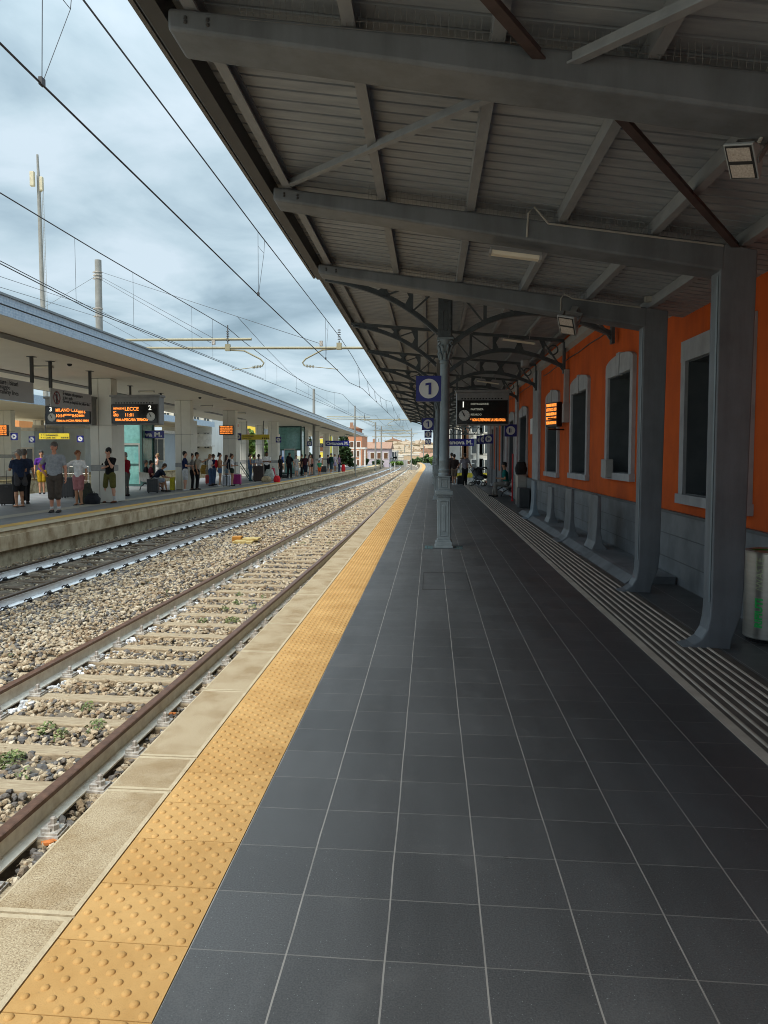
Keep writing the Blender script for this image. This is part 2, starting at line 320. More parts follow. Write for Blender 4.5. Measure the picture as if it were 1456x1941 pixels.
    def build_parts(s, name, mats, parent=None, smooth=None, bevel=0.):
        """every separate piece becomes a part of its own"""
        par = list(range(len(s.V)))
        def fd(a):
            while par[a] != a: par[a] = par[par[a]]; a = par[a]
            return a
        for f in s.F:
            r = fd(f[0])
            for q in f[1:]: par[fd(q)] = r
        comp = {}
        for i in range(len(s.V)): comp.setdefault(fd(i), []).append(i)
        V = np.array(s.V); cl = [[V[c].min(0)-.004, V[c].max(0)+.004, set([k])] for k, c in comp.items()]
        ch = True
        while ch:
            ch = False
            for i in range(len(cl)):
                for j in range(i+1, len(cl)):
                    if (cl[i][0] <= cl[j][1]).all() and (cl[j][0] <= cl[i][1]).all():
                        cl[i] = [np.minimum(cl[i][0], cl[j][0]), np.maximum(cl[i][1], cl[j][1]), cl[i][2] | cl[j][2]]; del cl[j]; ch = True; break
                if ch: break
        out = []
        for a, b, ks in cl:
            m = MB(); mp = {}
            for k in ks:
                for i in comp[k]: mp[i] = len(m.V); m.V.append(s.V[i])
            for f, kk in zip(s.F, s.K):
                if f[0] in mp: m.F.append(tuple(mp[q] for q in f)); m.K.append(kk)
            out.append(m.build(name, mats, parent, smooth, bevel))
        return out
    def build(s, name, mats, parent=None, smooth=None, bevel=0., kind=None):
        me = bpy.data.meshes.new(name); V = s.V
        pw = worldof(parent)
        if pw:
            ox, oy, oz = pw; V = [(x-ox, y-oy, z-oz) for x, y, z in V]
        me.from_pydata(V, [], s.F)
        for m in (mats if isinstance(mats, (list, tuple)) else [mats]): me.materials.append(m)
        if any(s.K): me.polygons.foreach_set('material_index', s.K)
        fixn(me)
        if smooth is not None:
            me.polygons.foreach_set('use_smooth', [True]*len(me.polygons)); me.set_sharp_from_angle(angle=math.radians(smooth))
        return link(name, me, parent, bevel, kind)
import bmesh
def fixn(me):
    bm = bmesh.new(); bm.from_mesh(me); bmesh.ops.recalc_face_normals(bm, faces=bm.faces); bm.to_mesh(me); bm.free(); me.update()
def link(name, me, parent=None, bevel=0., kind=None):
    o = bpy.data.objects.new(name, me); C.objects.link(o)
    if parent is not None: o.parent = parent
    if bevel:
        b = o.modifiers.new('bevel', 'BEVEL'); b.width = bevel; b.segments = 3; b.limit_method = 'ANGLE'; b.harden_normals = False
    if kind: o['kind'] = kind
    return o
def empty(name, loc=(0, 0, 0), world=True):
    """an Empty at the base of a thing; with world=True its parts are written in world coordinates"""
    o = bpy.data.objects.new(name, None); C.objects.link(o); o.location = tuple(map(float, loc)); o.empty_display_size = .1
    if world: o['_w'] = [float(v) for v in loc]
    return o
def tag(o, label, cat, group=None, kind=None):
    o['label'] = label; o['category'] = cat
    if group: o['group'] = group
    if kind: o['kind'] = kind
    return o
def copy_tree(o, parent=None):
    c = o.copy(); C.objects.link(c); c.parent = parent
    for ch in list(o.children): copy_tree(ch, c)
    return c
def text_mesh(txt, size=.1, ext=.002, align='LEFT', bold=0.):
    cu = bpy.data.curves.new('t', 'FONT'); cu.body = txt; cu.size = size; cu.extrude = ext; cu.align_x = align; cu.align_y = 'CENTER'; cu.offset = bold; cu.resolution_u = 3
    o = bpy.data.objects.new('t', cu); C.objects.link(o)
    dg = bpy.context.evaluated_depsgraph_get(); me = bpy.data.meshes.new_from_object(o.evaluated_get(dg))
    bpy.data.objects.remove(o); bpy.data.curves.remove(cu); return me
def text(name, txt, pos, right, size, m, parent=None, align='LEFT', up=(0, 0, 1), bold=0., wscale=1.):
    me = text_mesh(txt, size, .002, align, bold); r = Vector(right).normalized(); u = Vector(up).normalized(); n = r.cross(u)
    M4 = Matrix(((r.x*wscale, u.x, n.x, pos[0]), (r.y*wscale, u.y, n.y, pos[1]), (r.z*wscale, u.z, n.z, pos[2]), (0, 0, 0, 1)))
    pw = worldof(parent)
    if pw: M4 = Matrix.Translation([-v for v in pw]) @ M4
    me.transform(M4); me.materials.clear(); me.materials.append(m)
    for p in me.polygons: p.material_index = 0
    return link(name, me, parent)
def spline(pts, ys):
    xs, vs = zip(*pts); return np.interp(ys, xs, vs)
def smooth_fn(pts):
    xs = np.array([p[0] for p in pts], float); vs = np.array([p[1] for p in pts], float)
    g = np.arange(xs[0], xs[-1]+.01, 1.); v = np.interp(g, xs, vs)
    kk = np.ones(13)/13; vp = np.pad(v, 6, mode='reflect', reflect_type='odd'); v = np.convolve(vp, kk, 'valid')
    return lambda y: float(np.interp(y, g, v))
# ------------------------------------------------------------------ lines of the tracks and platforms
t1 = smooth_fn([(-8, -2.45), (0, -2.4), (4, -2.32), (8, -2.24), (16, -2.1), (20, -2.05), (50, -1.99), (84, -1.92), (110, -2.0), (130, -2.3), (155, -3.6), (180, -6.2), (210, -11), (250, -20)])
t2 = smooth_fn([(-8, -6.4), (0, -6.35), (10, -6.29), (18, -6.2), (36, -5.68), (48, -5.42), (73, -5.12), (90, -5.0), (115, -5.0), (130, -5.4), (155, -7), (180, -9.8), (210, -14.8), (250, -24)])
e1 = smooth_fn([(-8, 0), (60, 0), (91, .15), (110, 0), (128, -.35), (155, -1.3), (165, -1.8)])
edge2 = smooth_fn([(-8, -8.0), (11.7, -7.94), (17.5, -7.92), (25, -7.8), (42, -7.64), (51, -7.6), (80, -7.35), (110, -7.4), (131, -7.9), (150, -9.4)])
z2f = smooth_fn([(-8, .1), (17, .1), (43, 0.), (150, 0.)])
RT = -.45
def ypath(y0, y1, st): n = max(2, int(round((y1-y0)/st))+1); return np.linspace(y0, y1, n)
def strip(mb, xa, xb, z, y0, y1, st=2., m=0, zf=None):
    ys = ypath(y0, y1, st); vs = []
    for y in ys:
        zz_ = z if zf is None else zf(y)+z
        vs += [((xa(y) if callable(xa) else xa), y, zz_), ((xb(y) if callable(xb) else xb), y, zz_)]
    mb.add(vs, [(2*i, 2*i+1, 2*i+3, 2*i+2) for i in range(len(ys)-1)], m); return mb
def solid(mb, xa, xb, z0, z1, y0, y1, st=2., m=0, zf=None):
    ys = ypath(y0, y1, st); vs = []; g = lambda f, y: f(y) if callable(f) else f
    for y in ys:
        q = zf(y) if zf else 0
        vs += [(g(xa, y), y, z0), (g(xb, y), y, z0), (g(xb, y), y, z1+q), (g(xa, y), y, z1+q)]
    n = len(ys)
    fs = [(4*i+k, 4*i+(k+1) % 4, 4*i+4+(k+1) % 4, 4*i+4+k) for i in range(n-1) for k in range(4)]+[(0, 3, 2, 1), (4*n-4, 4*n-3, 4*n-2, 4*n-1)]
    mb.add(vs, fs, m); return mb
# ground out to the horizon
MB().quad((-900, -300, -1.0), (900, -300, -1.0), (900, 1800, -1.0), (-900, 1800, -1.0)).build('ground', M_GROUND, kind='structure')
# ballast bed: one rough sheet
def ballast_bed():
    xs = np.concatenate([np.arange(-9.2, -.7, .12)]); ys = np.concatenate([np.arange(-6, 14, .12), np.arange(14, 40, .4), np.arange(40, 260, 3.)])
    X, Y = np.meshgrid(xs, ys)
    off = np.array([max(0, 0) + (t1(y)+2.0 if y > 110 else 0) for y in ys])[:, None]
    X = X+off*np.clip((Y-110)/30, 0, 1)
    Z = -.655+.02*np.sin(X*9+Y*3)+.02*np.sin(X*4.1-Y*5.3)+RNG.normal(0, .008, X.shape)
    Z += -.05*np.exp(-((X+1.15)/.25)**2)
    T1 = np.array([t1(y) for y in ys])[:, None]; Z += np.where(np.abs(X-T1) < 1.2, -.03, 0)
    n, k = X.shape; me = bpy.data.meshes.new('ballast')
    V = np.stack([X, Y, Z], -1).reshape(-1, 3); I = np.arange(n*k).reshape(n, k)
    F = np.stack([I[:-1, :-1], I[:-1, 1:], I[1:, 1:], I[1:, :-1]], -1).reshape(-1, 4)
    me.from_pydata(V.tolist(), [], F.tolist()); me.materials.append(M_SOIL); link('ballast_bed', me, kind='structure')
ballast_bed()
def mass_mesh(name, protoV, protoF, M4, mats, matidx=None, smooth=False):
    """many copies of one small shape written into one mesh; M4: (n,3,4)"""
    n = len(M4); pv = np.concatenate([protoV, np.ones((len(protoV), 1))], 1)
    V = np.einsum('nij,vj->nvi', M4, pv).reshape(-1, 3); nf, k = protoF.shape
    F = (protoF[None]+(np.arange(n)*len(protoV))[:, None, None]).reshape(-1, k)
    me = bpy.data.meshes.new(name); me.vertices.add(len(V)); me.vertices.foreach_set('co', V.ravel().astype(np.float32))
    me.loops.add(F.size); me.loops.foreach_set('vertex_index', F.ravel().astype(np.int32))
    me.polygons.add(len(F)); me.polygons.foreach_set('loop_start', np.arange(0, F.size, k, dtype=np.int32)); me.polygons.foreach_set('loop_total', np.full(len(F), k, np.int32))
    for m in mats: me.materials.append(m)
    if matidx is not None: me.polygons.foreach_set('material_index', np.repeat(matidx, nf).astype(np.int32))
    me.polygons.foreach_set('use_smooth', np.zeros(len(F), bool)); me.update(); me.validate(); return me
def rotz(a): c, s = np.cos(a), np.sin(a); z = np.zeros_like(a); o = z+1; return np.stack([np.stack([c, -s, z], -1), np.stack([s, c, z], -1), np.stack([z, z, o], -1)], -2)
def rotx(a): c, s = np.cos(a), np.sin(a); z = np.zeros_like(a); o = z+1; return np.stack([np.stack([o, z, z], -1), np.stack([z, c, -s], -1), np.stack([z, s, c], -1)], -2)
def mats34(P, S, az, ax, az2):
    R = rotz(az) @ rotx(ax) @ rotz(az2); R = R*S[:, None, :]; return np.concatenate([R, P[:, :, None]], 2)
PHI = (1+5**.5)/2
ICO_V = np.array([(-1, PHI, 0), (1, PHI, 0), (-1, -PHI, 0), (1, -PHI, 0), (0, -1, PHI), (0, 1, PHI), (0, -1, -PHI), (0, 1, -PHI), (PHI, 0, -1), (PHI, 0, 1), (-PHI, 0, -1), (-PHI, 0, 1)])/1.9
ICO_F = np.array([(0, 11, 5), (0, 5, 1), (0, 1, 7), (0, 7, 10), (0, 10, 11), (1, 5, 9), (5, 11, 4), (11, 10, 2), (10, 7, 6), (7, 1, 8), (3, 9, 4), (3, 4, 2), (3, 2, 6), (3, 6, 8), (3, 8, 9), (4, 9, 5), (2, 4, 11), (6, 2, 10), (8, 6, 7), (9, 8, 1)])
def stones():
    P = []; S = []; W = []
    for (y0, y1, dens, r) in ((-1, 9, 800, .027), (9, 17, 420, .032), (17, 34, 200, .040), (34, 100, 62, .058)):
        n = int(dens*(y1-y0)*7.2); y = RNG.uniform(y0, y1, n); x = RNG.uniform(-8.05, -.83, n)
        c1 = np.array([t1(v) for v in y]); c2 = np.array([t2(v) for v in y]); z = np.full(n, -.655)
        keep = np.ones(n, bool)
        for c in (c1, c2):
            d = np.abs(x-c); inside = d < 1.2
            ph = np.mod(y, .6); on = inside & ((ph < .095) | (ph > .505)) & (RNG.random(n) > .08)
            keep &= ~on; keep &= ~(np.abs(d-.76) < .085)
            z = np.where(inside, -.664, z)
        # the second track's own bed is darker and nearly bare
        keep &= ~((np.abs(x-c2) < .72) & (RNG.random(n) < .80)) & ~((np.abs(x-c2) > 1.0) & (x < c2) & (RNG.random(n) < .6))
        keep &= ~((x > c1+.95) & (RNG.random(n) < .55))
        z = np.where((x > c2+1.0) & (x < c1-1.0), -.60, z); z = np.where((x > c1+.95), -.70, z)
        rr = r*np.clip(RNG.normal(1, .28, n), .45, 1.8)
        w_ = ((np.abs(np.abs(x-c1)-.76) < .2) & (RNG.random(n) < .6) & (x < c1)) | ((np.abs(np.abs(x-c2)-.74) < .16) & (RNG.random(n) < .5))
        P.append(np.stack([x, y, z+RNG.uniform(-.012, .03, n)], 1)[keep]); S.append(np.stack([rr*RNG.uniform(.8, 1.45, n), rr*RNG.uniform(.7, 1.1, n), rr*RNG.uniform(.5, .85, n)], 1)[keep]); W.append(w_[keep])
    P = np.concatenate(P); S = np.concatenate(S); W = np.concatenate(W).astype(int); n = len(P)
    a = RNG.uniform(0, 2*PI, (3, n)); M4 = mats34(P, S, a[0], RNG.normal(0, .5, n), a[2])
    pid = RNG.integers(0, 5, n); first = None
    for k in range(5):
        pv = ICO_V*RNG.uniform(.62, 1.2, (12, 1)); q = pid == k
        me = mass_mesh('ballast_stones', pv, ICO_F, M4[q], [M_BAL, M_BALW], W[q])
        meshes.append(me)
meshes = []; stones()
# one mesh out of the five shapes
bm = bmesh.new()
for me in meshes: bm.from_mesh(me)
me = bpy.data.meshes.new('ballast_stones'); me.materials.append(M_BAL); me.materials.append(M_BALW); bm.to_mesh(me); bm.free()
for q in meshes: bpy.data.meshes.remove(q)
o = link('ballast_stones', me); tag(o, 'cream, brown and grey crushed ballast stones filling the bed between and beside the rails', 'ballast', kind='stuff')
# ------------------------------------------------------------------ tracks
H = .172
RAIL = [(-.075, 0), (.075, 0), (.075, .012), (.012, .03), (.009, .122), (.036, .140), (.036, .168), (.028, H), (-.028, H), (-.036, .168), (-.036, .140), (-.009, .122), (-.012, .03), (-.075, .012)]
def railway(name, tf, webm, topm, woodm, label, nnear, clip):
    root = empty(name, (tf(0), 0, -.62)); tag(root, label, 'railway track')
    ys = np.concatenate([np.arange(-6, 60, 3), np.arange(60, 250, 5)])
    for sgn in (-1, 1):
        MB().sweep(RAIL, [(tf(y)+sgn*.7535, y, RT-H) for y in ys], mfun=lambda k: 1 if k in (5, 6, 7, 8, 9) else 0).build('rail', [webm, topm], root, smooth=None)
    slp = MB().box(-1.25, 1.25, -.085, .085, -.14, 0)
    rg = random.Random(3)
    base = slp.build('sleeper', woodm, None)
    b = base.modifiers.new('b', 'BEVEL'); b.width = .012; b.segments = 2
    fm = MB()
    if clip == 'bolt':
        for dx in (-.115, .13):
            fm.box(dx-.05, dx+.05, -.06, .06, 0, .028); fm.lathe([(.036, 0), (.036, .03), (.030, .034), (.020, .036), (.020, .066), (.012, .074)], (dx*.98, 0, .028), 6)
            fm.box(dx*.75-.03, dx*.75+.03, -.045, .045, .02, .045)
        fm.box(-.19, .19, -.075, .075, -.003, .014)
        fast = fm.build('rail_fastening', M_STEELW, None)
    else:
        for s_ in (-1, 1):
            fm.tube([(s_*(.07), .0-.08, .03), (s_*.10, -.09, .06), (s_*.15, -.04, .04), (s_*.14, .03, .02), (s_*.10, .05, .055), (s_*.075, .02, .035)], .012, 6, 1)
            fm.box(s_*.12-.03, s_*.12+.03, -.05, .05, 0, .03, 1)
        fm.box(-.17, .17, -.07, .07, -.003, .006, 1); fast = fm.build('rail_fastening', [M_STEELW, M_STEELD], None)
    made = 0; rest = MB(); y = -3.6
    while y < 110:
        dx = tf(y); ang = -math.atan((tf(y+1)-tf(y-1))/2)
        if made < nnear and y > (-1.5 if name == 'railway_track' else 4):
            s = base if made == 0 else base.copy()
            if made: C.objects.link(s)
            s.parent = root; s.location = (dx-tf(0)+rg.uniform(-.02, .02), y, RT-H-.62+.62+.62-.002); s.rotation_euler = (0, 0, ang+rg.uniform(-.008, .008))
            for sg in (-1, 1):
                f = fast if (made == 0 and sg == -1) else fast.copy()
                if not (made == 0 and sg == -1): C.objects.link(f)
                f.parent = s; f.location = (sg*.7535, rg.uniform(-.01, .01), .001); f.rotation_euler = (0, 0, rg.uniform(-.04, .04))
            made += 1
        elif made >= nnear and y < 110: rest.obox((dx, y, RT-H-.072), (1.25, 0, 0), (0, .12, 0), (0, 0, .07))
        y += .6
    rest.build('sleepers_beyond', woodm, root, kind='stuff')
    return root
railway('railway_track', t1, M_RAILWEB, M_RAILTOP, M_WOOD, 'nearer railway track with rusty brown rails on light wooden sleepers, beside the near platform', 75, 'bolt')
railway('railway_track', t2, M_RAILWEB2, M_RAILTOP2, M_WOOD2, 'farther railway track with bright white painted rail webs on dark sleepers, below the island platform', 85, 'spring')
# ------------------------------------------------------------------ near platform
XE = -.80
pl = MB(); solid(pl, lambda y: XE+.03+e1(y), 4.3, -1.0, -.02, -6, 158); pl.build('platform', M_WALLP2, kind='structure')
def edge_stones():
    root = MB(); y = -5.0; i = 0
    ls = [1., 1., 1., 1.05, 1.08, .99, .40, 1.14]+[1.03, 1.03, 1.5, 1.03]*50
    while y < 157:
        ln = ls[i]
        e = e1(y+ln/2); g = .006
        xa, xb = XE+e, -.475+e
        P = [(xa, y+g), (xb, y+g), (xb, y+ln-g), (xa, y+ln-g)]; mg = .022
        Q = [(xa+mg*.4, y+g+mg), (xb-mg, y+g+mg), (xb-mg, y+ln-g-mg), (xa+mg*.4, y+ln-g-mg)]
        vs = [(a, b, -.16) for a, b in P]+[(a, b, 0) for a, b in P]+[(a, b, .0) for a, b in Q]
        root.add(vs, [(0, 1, 5, 4), (1, 2, 6, 5), (2, 3, 7, 6), (3, 0, 4, 7), (4, 5, 9, 8), (5, 6, 10, 9), (6, 7, 11, 10), (7, 4, 8, 11)], 1)
        root.add([(a, b, .0) for a, b in Q], [(0, 1, 2, 3)], 0)
        y += ln; i += 1
    root.build('platform_edge', [M_STONE, M_STONEF], kind='structure', bevel=0)
edge_stones()
def yellow():
    mb = MB(); y = -5.0-.32
    while y < 157:
        e = e1(y); e2_ = e1(y+.333)
        mb.add([(-.468+e, y+.002, 0), (-.004+e, y+.002, 0), (-.004+e2_, y+.331, 0), (-.468+e2_, y+.331, 0),
                (-.468+e, y+.002, -.02), (-.004+e, y+.002, -.02), (-.004+e2_, y+.331, -.02), (-.468+e2_, y+.331, -.02)],
               [(0, 1, 2, 3), (0, 4, 5, 1), (1, 5, 6, 2), (2, 6, 7, 3), (3, 7, 4, 0)])
        y += .333
    o = mb.build('tactile_paving', M_YEL, kind='structure')
    # the domes
    dv = []; df = []; n = 10
    for i, a in enumerate((0, .45, .9, 1.25)): 
        for k in range(n): dv.append((math.cos(2*PI*k/n)*math.cos(a), math.sin(2*PI*k/n)*math.cos(a), math.sin(a)*.55))
    dv.append((0, 0, .55)); F = []
    for i in range(3):
        for k in range(n): F.append((i*n+k, i*n+(k+1) % n, (i+1)*n+(k+1) % n)); F.append((i*n+k, (i+1)*n+(k+1) % n, (i+1)*n+k))
    for k in range(n): F.append((3*n+k, 3*n+(k+1) % n, 4*n))
    P = []
    j0 = int((-2.0+.32)/.0416)
    y = -2.32+.02
    r = 0
    while y < 42:
        for c in range(5):
            x = -.468+.034+.088*c+(.0 if r % 2 else .044); P.append((x+e1(y), y, -.0005))
        y += .333/8; r += 1
    P = np.array(P); k = len(P); S = np.full((k, 3), .0158)*RNG.uniform(.93, 1.05, (k, 1)); z = np.zeros(k)
    me = mass_mesh('tactile_domes', np.array(dv), np.array(F), mats34(P, S, z, z, z), [M_YEL])
    me.polygons.foreach_set('use_smooth', [True]*len(me.polygons)); link('tactile_domes', me, o)
yellow()
fl = MB(); strip(fl, lambda y: e1(y), 4.1, 0., -6, 158, 1.0); fl.build('platform_floor', M_TILE, kind='structure')
def guidance():
    mb = MB(); solid(mb, 2.63, 3.30, -.01, .004, -4, 100, 2.); x = 2.66; i = 0
    mb.box(2.63, 2.70, -4, 100, .004, .0075, 1)
    x = 2.735
    while x < 3.28:
        ys = np.arange(-4, 100, 1.); vs = []; 
        y = -4.0
        while y < 60:
            ln = .997
            mb.prism([(x, .004), (x+.030, .004), (x+.022, .010), (x+.008, .010)], y, y+ln-.005, 'y', 1); y += ln
        mb.prism([(x, .004), (x+.030, .004), (x+.022, .010), (x+.008, .010)], 60, 100, 'y', 1)
        x += .078
    mb.build('guidance_strip', [M_RIBBASE, M_RIB], kind='structure')
guidance()
cv = MB(); cv.box(.712, 1.318, 6.68, 6.69, 0, .0035); cv.box(.712, .722, 6.69, 8.0, 0, .0035); cv.box(1.308, 1.318, 6.69, 8.0, 0, .0035); cv.box(.712, 1.318, 8.0, 8.01, 0, .0035)
o = cv.build('inspection_cover', mat('dark cover frame', (.03, .03, .03), .6)); tag(o, 'flat inspection cover frame set flush in the grey tiles before the first iron column', 'cover')
# ------------------------------------------------------------------ first canopy: concrete frames
def zt(x): return 4.05-(x+.58)*.152
def zb(x): return 3.93-(x+.58)*.182
BY = (-1.05, 1.55, 4.15, 6.75)
def add_frame(i, y, label, XL_=3.235, WD=.27):
    root = empty('concrete_portal_frame', (3.45, y+.15, 0)); tag(root, label, 'portal frame', 'grey concrete frames of the first canopy')
    xs = np.linspace(-.60, XL_+.04, 9); mb = MB(); vs = []
    for x in xs: vs += [(x, y, zb(x)), (x, y+.30, zb(x)), (x, y+.30, zt(x)), (x, y, zt(x))]
    n = len(xs); mb.add(vs, [(4*a+k, 4*a+(k+1) % 4, 4*a+4+(k+1) % 4, 4*a+4+k) for a in range(n-1) for k in range(4)]+[(0, 3, 2, 1), (4*n-4, 4*n-3, 4*n-2, 4*n-1)])
    mb.build('beam', M_BEAM, root, bevel=.022)
    # column with a flared foot towards the tracks
    q = XL_-3.262; r_ = XL_+WD
    poly = [(3.262+q, zb(3.3)+.02), (3.262+q, .38), (3.255+q, .26), (3.235+q, .16), (3.19+q, .08), (3.12+q, .03), (3.03+q, .006), (3.03+q, -.02), (r_-.10, -.02), (r_-.085, .08), (r_-.05, .18), (r_-.015, .30), (r_, .5), (r_+.035, zt(3.67)-.0), (3.30+q, zt(3.3+q))]
    MB().prism(poly, y+.003, y+.20, 'y').build('column', M_BEAM, root, bevel=.03)
    MB().box(XL_-.007, XL_-.0035, y+.02, y+.05, .4, 3.2).build('edge_highlight', M_COLUMN, root)  # thin strip standing in for the highlight on the column's track side
    if i:
        sp = MB(); rr = random.Random(i)
        for x in np.arange(.25 if i > 1 else -.2, 3.1, .035): sp.tube([(x, y-.012, zt(x)-.01), (x+rr.uniform(-.012, .012), y-.03, zt(x)+rr.uniform(.07, .10))], .0016, 3)
        for u in (.03, .07): sp.tube([(.25 if i > 1 else -.2, y-.02, zt(.25)+u), (3.1, y-.02, zt(3.1)+u)], .0016, 3)
        sp.build('bird_netting', mat('pale wire netting', (.13, .13, .13), .6), root)
    bo = MB()
    for x in (-.50, -.38): bo.sphere((x, y-.004, zt(x)-.05), .012, 6); bo.sphere((x, y-.004, zb(x)+.05), .012, 6)
    bo.build_parts('bolt', M_DARKM, root)
    return root
add_frame(0, BY[0], 'grey concrete frame with sloping beam overhead, behind the viewer')
add_frame(1, BY[1], 'nearest and largest grey concrete beam crossing overhead, its column outside the picture')
add_frame(2, BY[2], 'grey concrete frame whose column stands just left of the steel waste bin')
add_frame(3, BY[3], 'smallest grey concrete frame, last before the cast iron arches, column left of the tall window', 3.345, .25)
# roof of the first canopy: purlins, sheet, edge gutter, closing sheet up to the second canopy
roof = empty('canopy_roof', (1.7, 3, 4.1)); tag(roof, 'low canopy roof of dark corrugated sheet on purlins above the near platform', 'canopy roof')
for x in (-.475, .37, 1.14, 1.92, 2.70, 3.44):
    z = zt(x)
    MB().prism([(x-.035, z+.005), (x+.035, z+.005), (x+.035, z+.02), (x-.02, z+.02), (x-.02, z+.10), (x+.035, z+.10), (x+.035, z+.115), (x-.035, z+.115)], -3.4, 7.4, 'y').build('purlin', M_PURL, roof)
def corrugated(mb, xa, za, xb, zb_, y0, y1, pitch=.125, d=.028, m=0):
    y = y0; pr = []
    while y < y1: pr += [(y, d), (y+pitch*.80, d), (y+pitch*.82, 0), (y+pitch*.96, 0), (y+pitch*.98, d)]; y += pitch
    n = len(pr); zo = lambda x: za+(zb_-za)*(x-xa)/(xb-xa)
    vs = [(xa, a, za+.05-b) for a, b in pr]+[(xb, a, zb_+.05-b) for a, b in pr]
    mb.add(vs, [(k, k+1, n+k+1, n+k) for k in range(n-1)], m)
    mb.add([(xa, y0, za+.056), (xb, y0, zb_+.056), (xb, y, zb_+.056), (xa, y, za+.056)], [(0, 1, 2, 3)], m)
d1 = MB(); corrugated(d1, -.72, zt(-.72)+.10, 4.1, zt(4.1)+.10, -3.4, 7.42, .15, .034); d1.build('roof_sheet', M_DECK, roof)
MB().prism([(-.72, 4.02), (-.625, 4.02), (-.625, 4.30), (-.60, 4.30), (-.60, 4.34), (-.745, 4.34), (-.745, 4.045)], -3.4, 7.45, 'y').build('edge_fascia', M_DARKM, roof)
MB().box(-.775, -.7485, -3.4, 7.45, 4.035, 4.10).build('gutter', mat('brown grey gutter', (.14, .137, .134), .5), roof)
# rise between the two canopies
MB().add([(-.72, 7.45, 4.26), (4.1, 7.45, 3.45), (4.1, 10.15, 4.42), (-1.20, 10.15, 5.0), (-.72, 7.45, 4.3), (4.1, 7.45, 3.5), (4.1, 10.15, 4.46), (-1.20, 10.15, 5.04)],
         [(0, 1, 2, 3), (4, 5, 6, 7), (0, 1, 5, 4), (1, 2, 6, 5), (2, 3, 7, 6), (3, 0, 4, 7)]).build('link_sheet', M_DECK, roof)
for a, b, rusty in (((-.50, 4.2, 4.06), (1.30, 1.80, 3.69), 0), ((1.70, 1.80, 3.62), (3.46, 4.3, 3.42), 1), ((1.38, 1.6, 3.69), (-.3, -.9, 3.93), 1), ((1.48, 1.6, 3.67), (3.3, -.75, 3.40), 0)):
    m = MB(); m.bar(a, b, .055, .012); m.bar(np.array(a)+(0, 0, .03), np.array(b)+(0, 0, .03), .012, .05)
    o = m.build('diagonal_brace', M_BRACE2 if rusty else M_PURL, roof)
# conduit along the second beam, small junction box
cdm = MB(); pts = [(1.62, 4.13, 3.55), (1.63, 4.13, 3.75), (1.68, 4.13, 3.80)]+[(x, 4.13, zt(x)-.03) for x in np.linspace(1.8, 3.25, 6)]
cdm.tube(pts, .009, 6); o = cdm.build('conduit', mat('pale conduit', (.33, .32, .29), .6)); tag(o, 'thin pale cable conduit clipped along the second concrete beam', 'conduit')
cdm = MB(); pts = [(2.36, 6.73, 3.42), (2.36, 6.73, 3.56), (2.40, 6.73, 3.62)]+[(x, 6.73, zt(x)-.02) for x in np.linspace(2.5, 3.3, 4)]
cdm.tube(pts, .009, 6); cdm.box(3.34, 3.46, 6.66, 6.74, 3.50, 3.56); o = cdm.build('conduit', MATS['pale conduit']); tag(o, 'thin pale cable conduit with a small box on the third concrete beam', 'conduit')
# ------------------------------------------------------------------ second canopy: cast iron
XL, XR = -1.15, 4.0
def zu(x): return 4.92-(x-XL)*.092          # underside of purlins
TY = [10.83+4.65*k for k in range(13)]
r2 = empty('canopy_roof', (1.4, 40, 4.8)); tag(r2, 'long higher canopy roof carried by the cast iron arches, over the near platform', 'canopy roof')
d2 = MB(); corrugated(d2, XL-.05, zu(XL-.05)+.08, XR+.1, zu(XR+.1)+.08, 10.1, 70.5, .155, .03); d2.build('roof_sheet', M_DECK, r2)
for x in (-.9, -.1, .65, 1.5, 2.3, 3.1, 3.8):
    MB().box(x-.035, x+.035, 10.15, 70.4, zu(x)-.0, zu(x)+.085).build('purlin', M_PURL, r2)
MB().prism([(XL-.07, zu(XL)-.02), (XL+.02, zu(XL)-.02), (XL+.02, zu(XL)+.15), (XL-.07, zu(XL)+.15)], 10.1, 70.5, 'y').build('edge_fascia', M_DARKM, r2)
MB().box(XL-.10, XL-.0725, 10.1, 70.5, zu(XL)-.03, zu(XL)+.04).build('gutter', MATS['brown grey gutter'], r2)
XC = 1.05
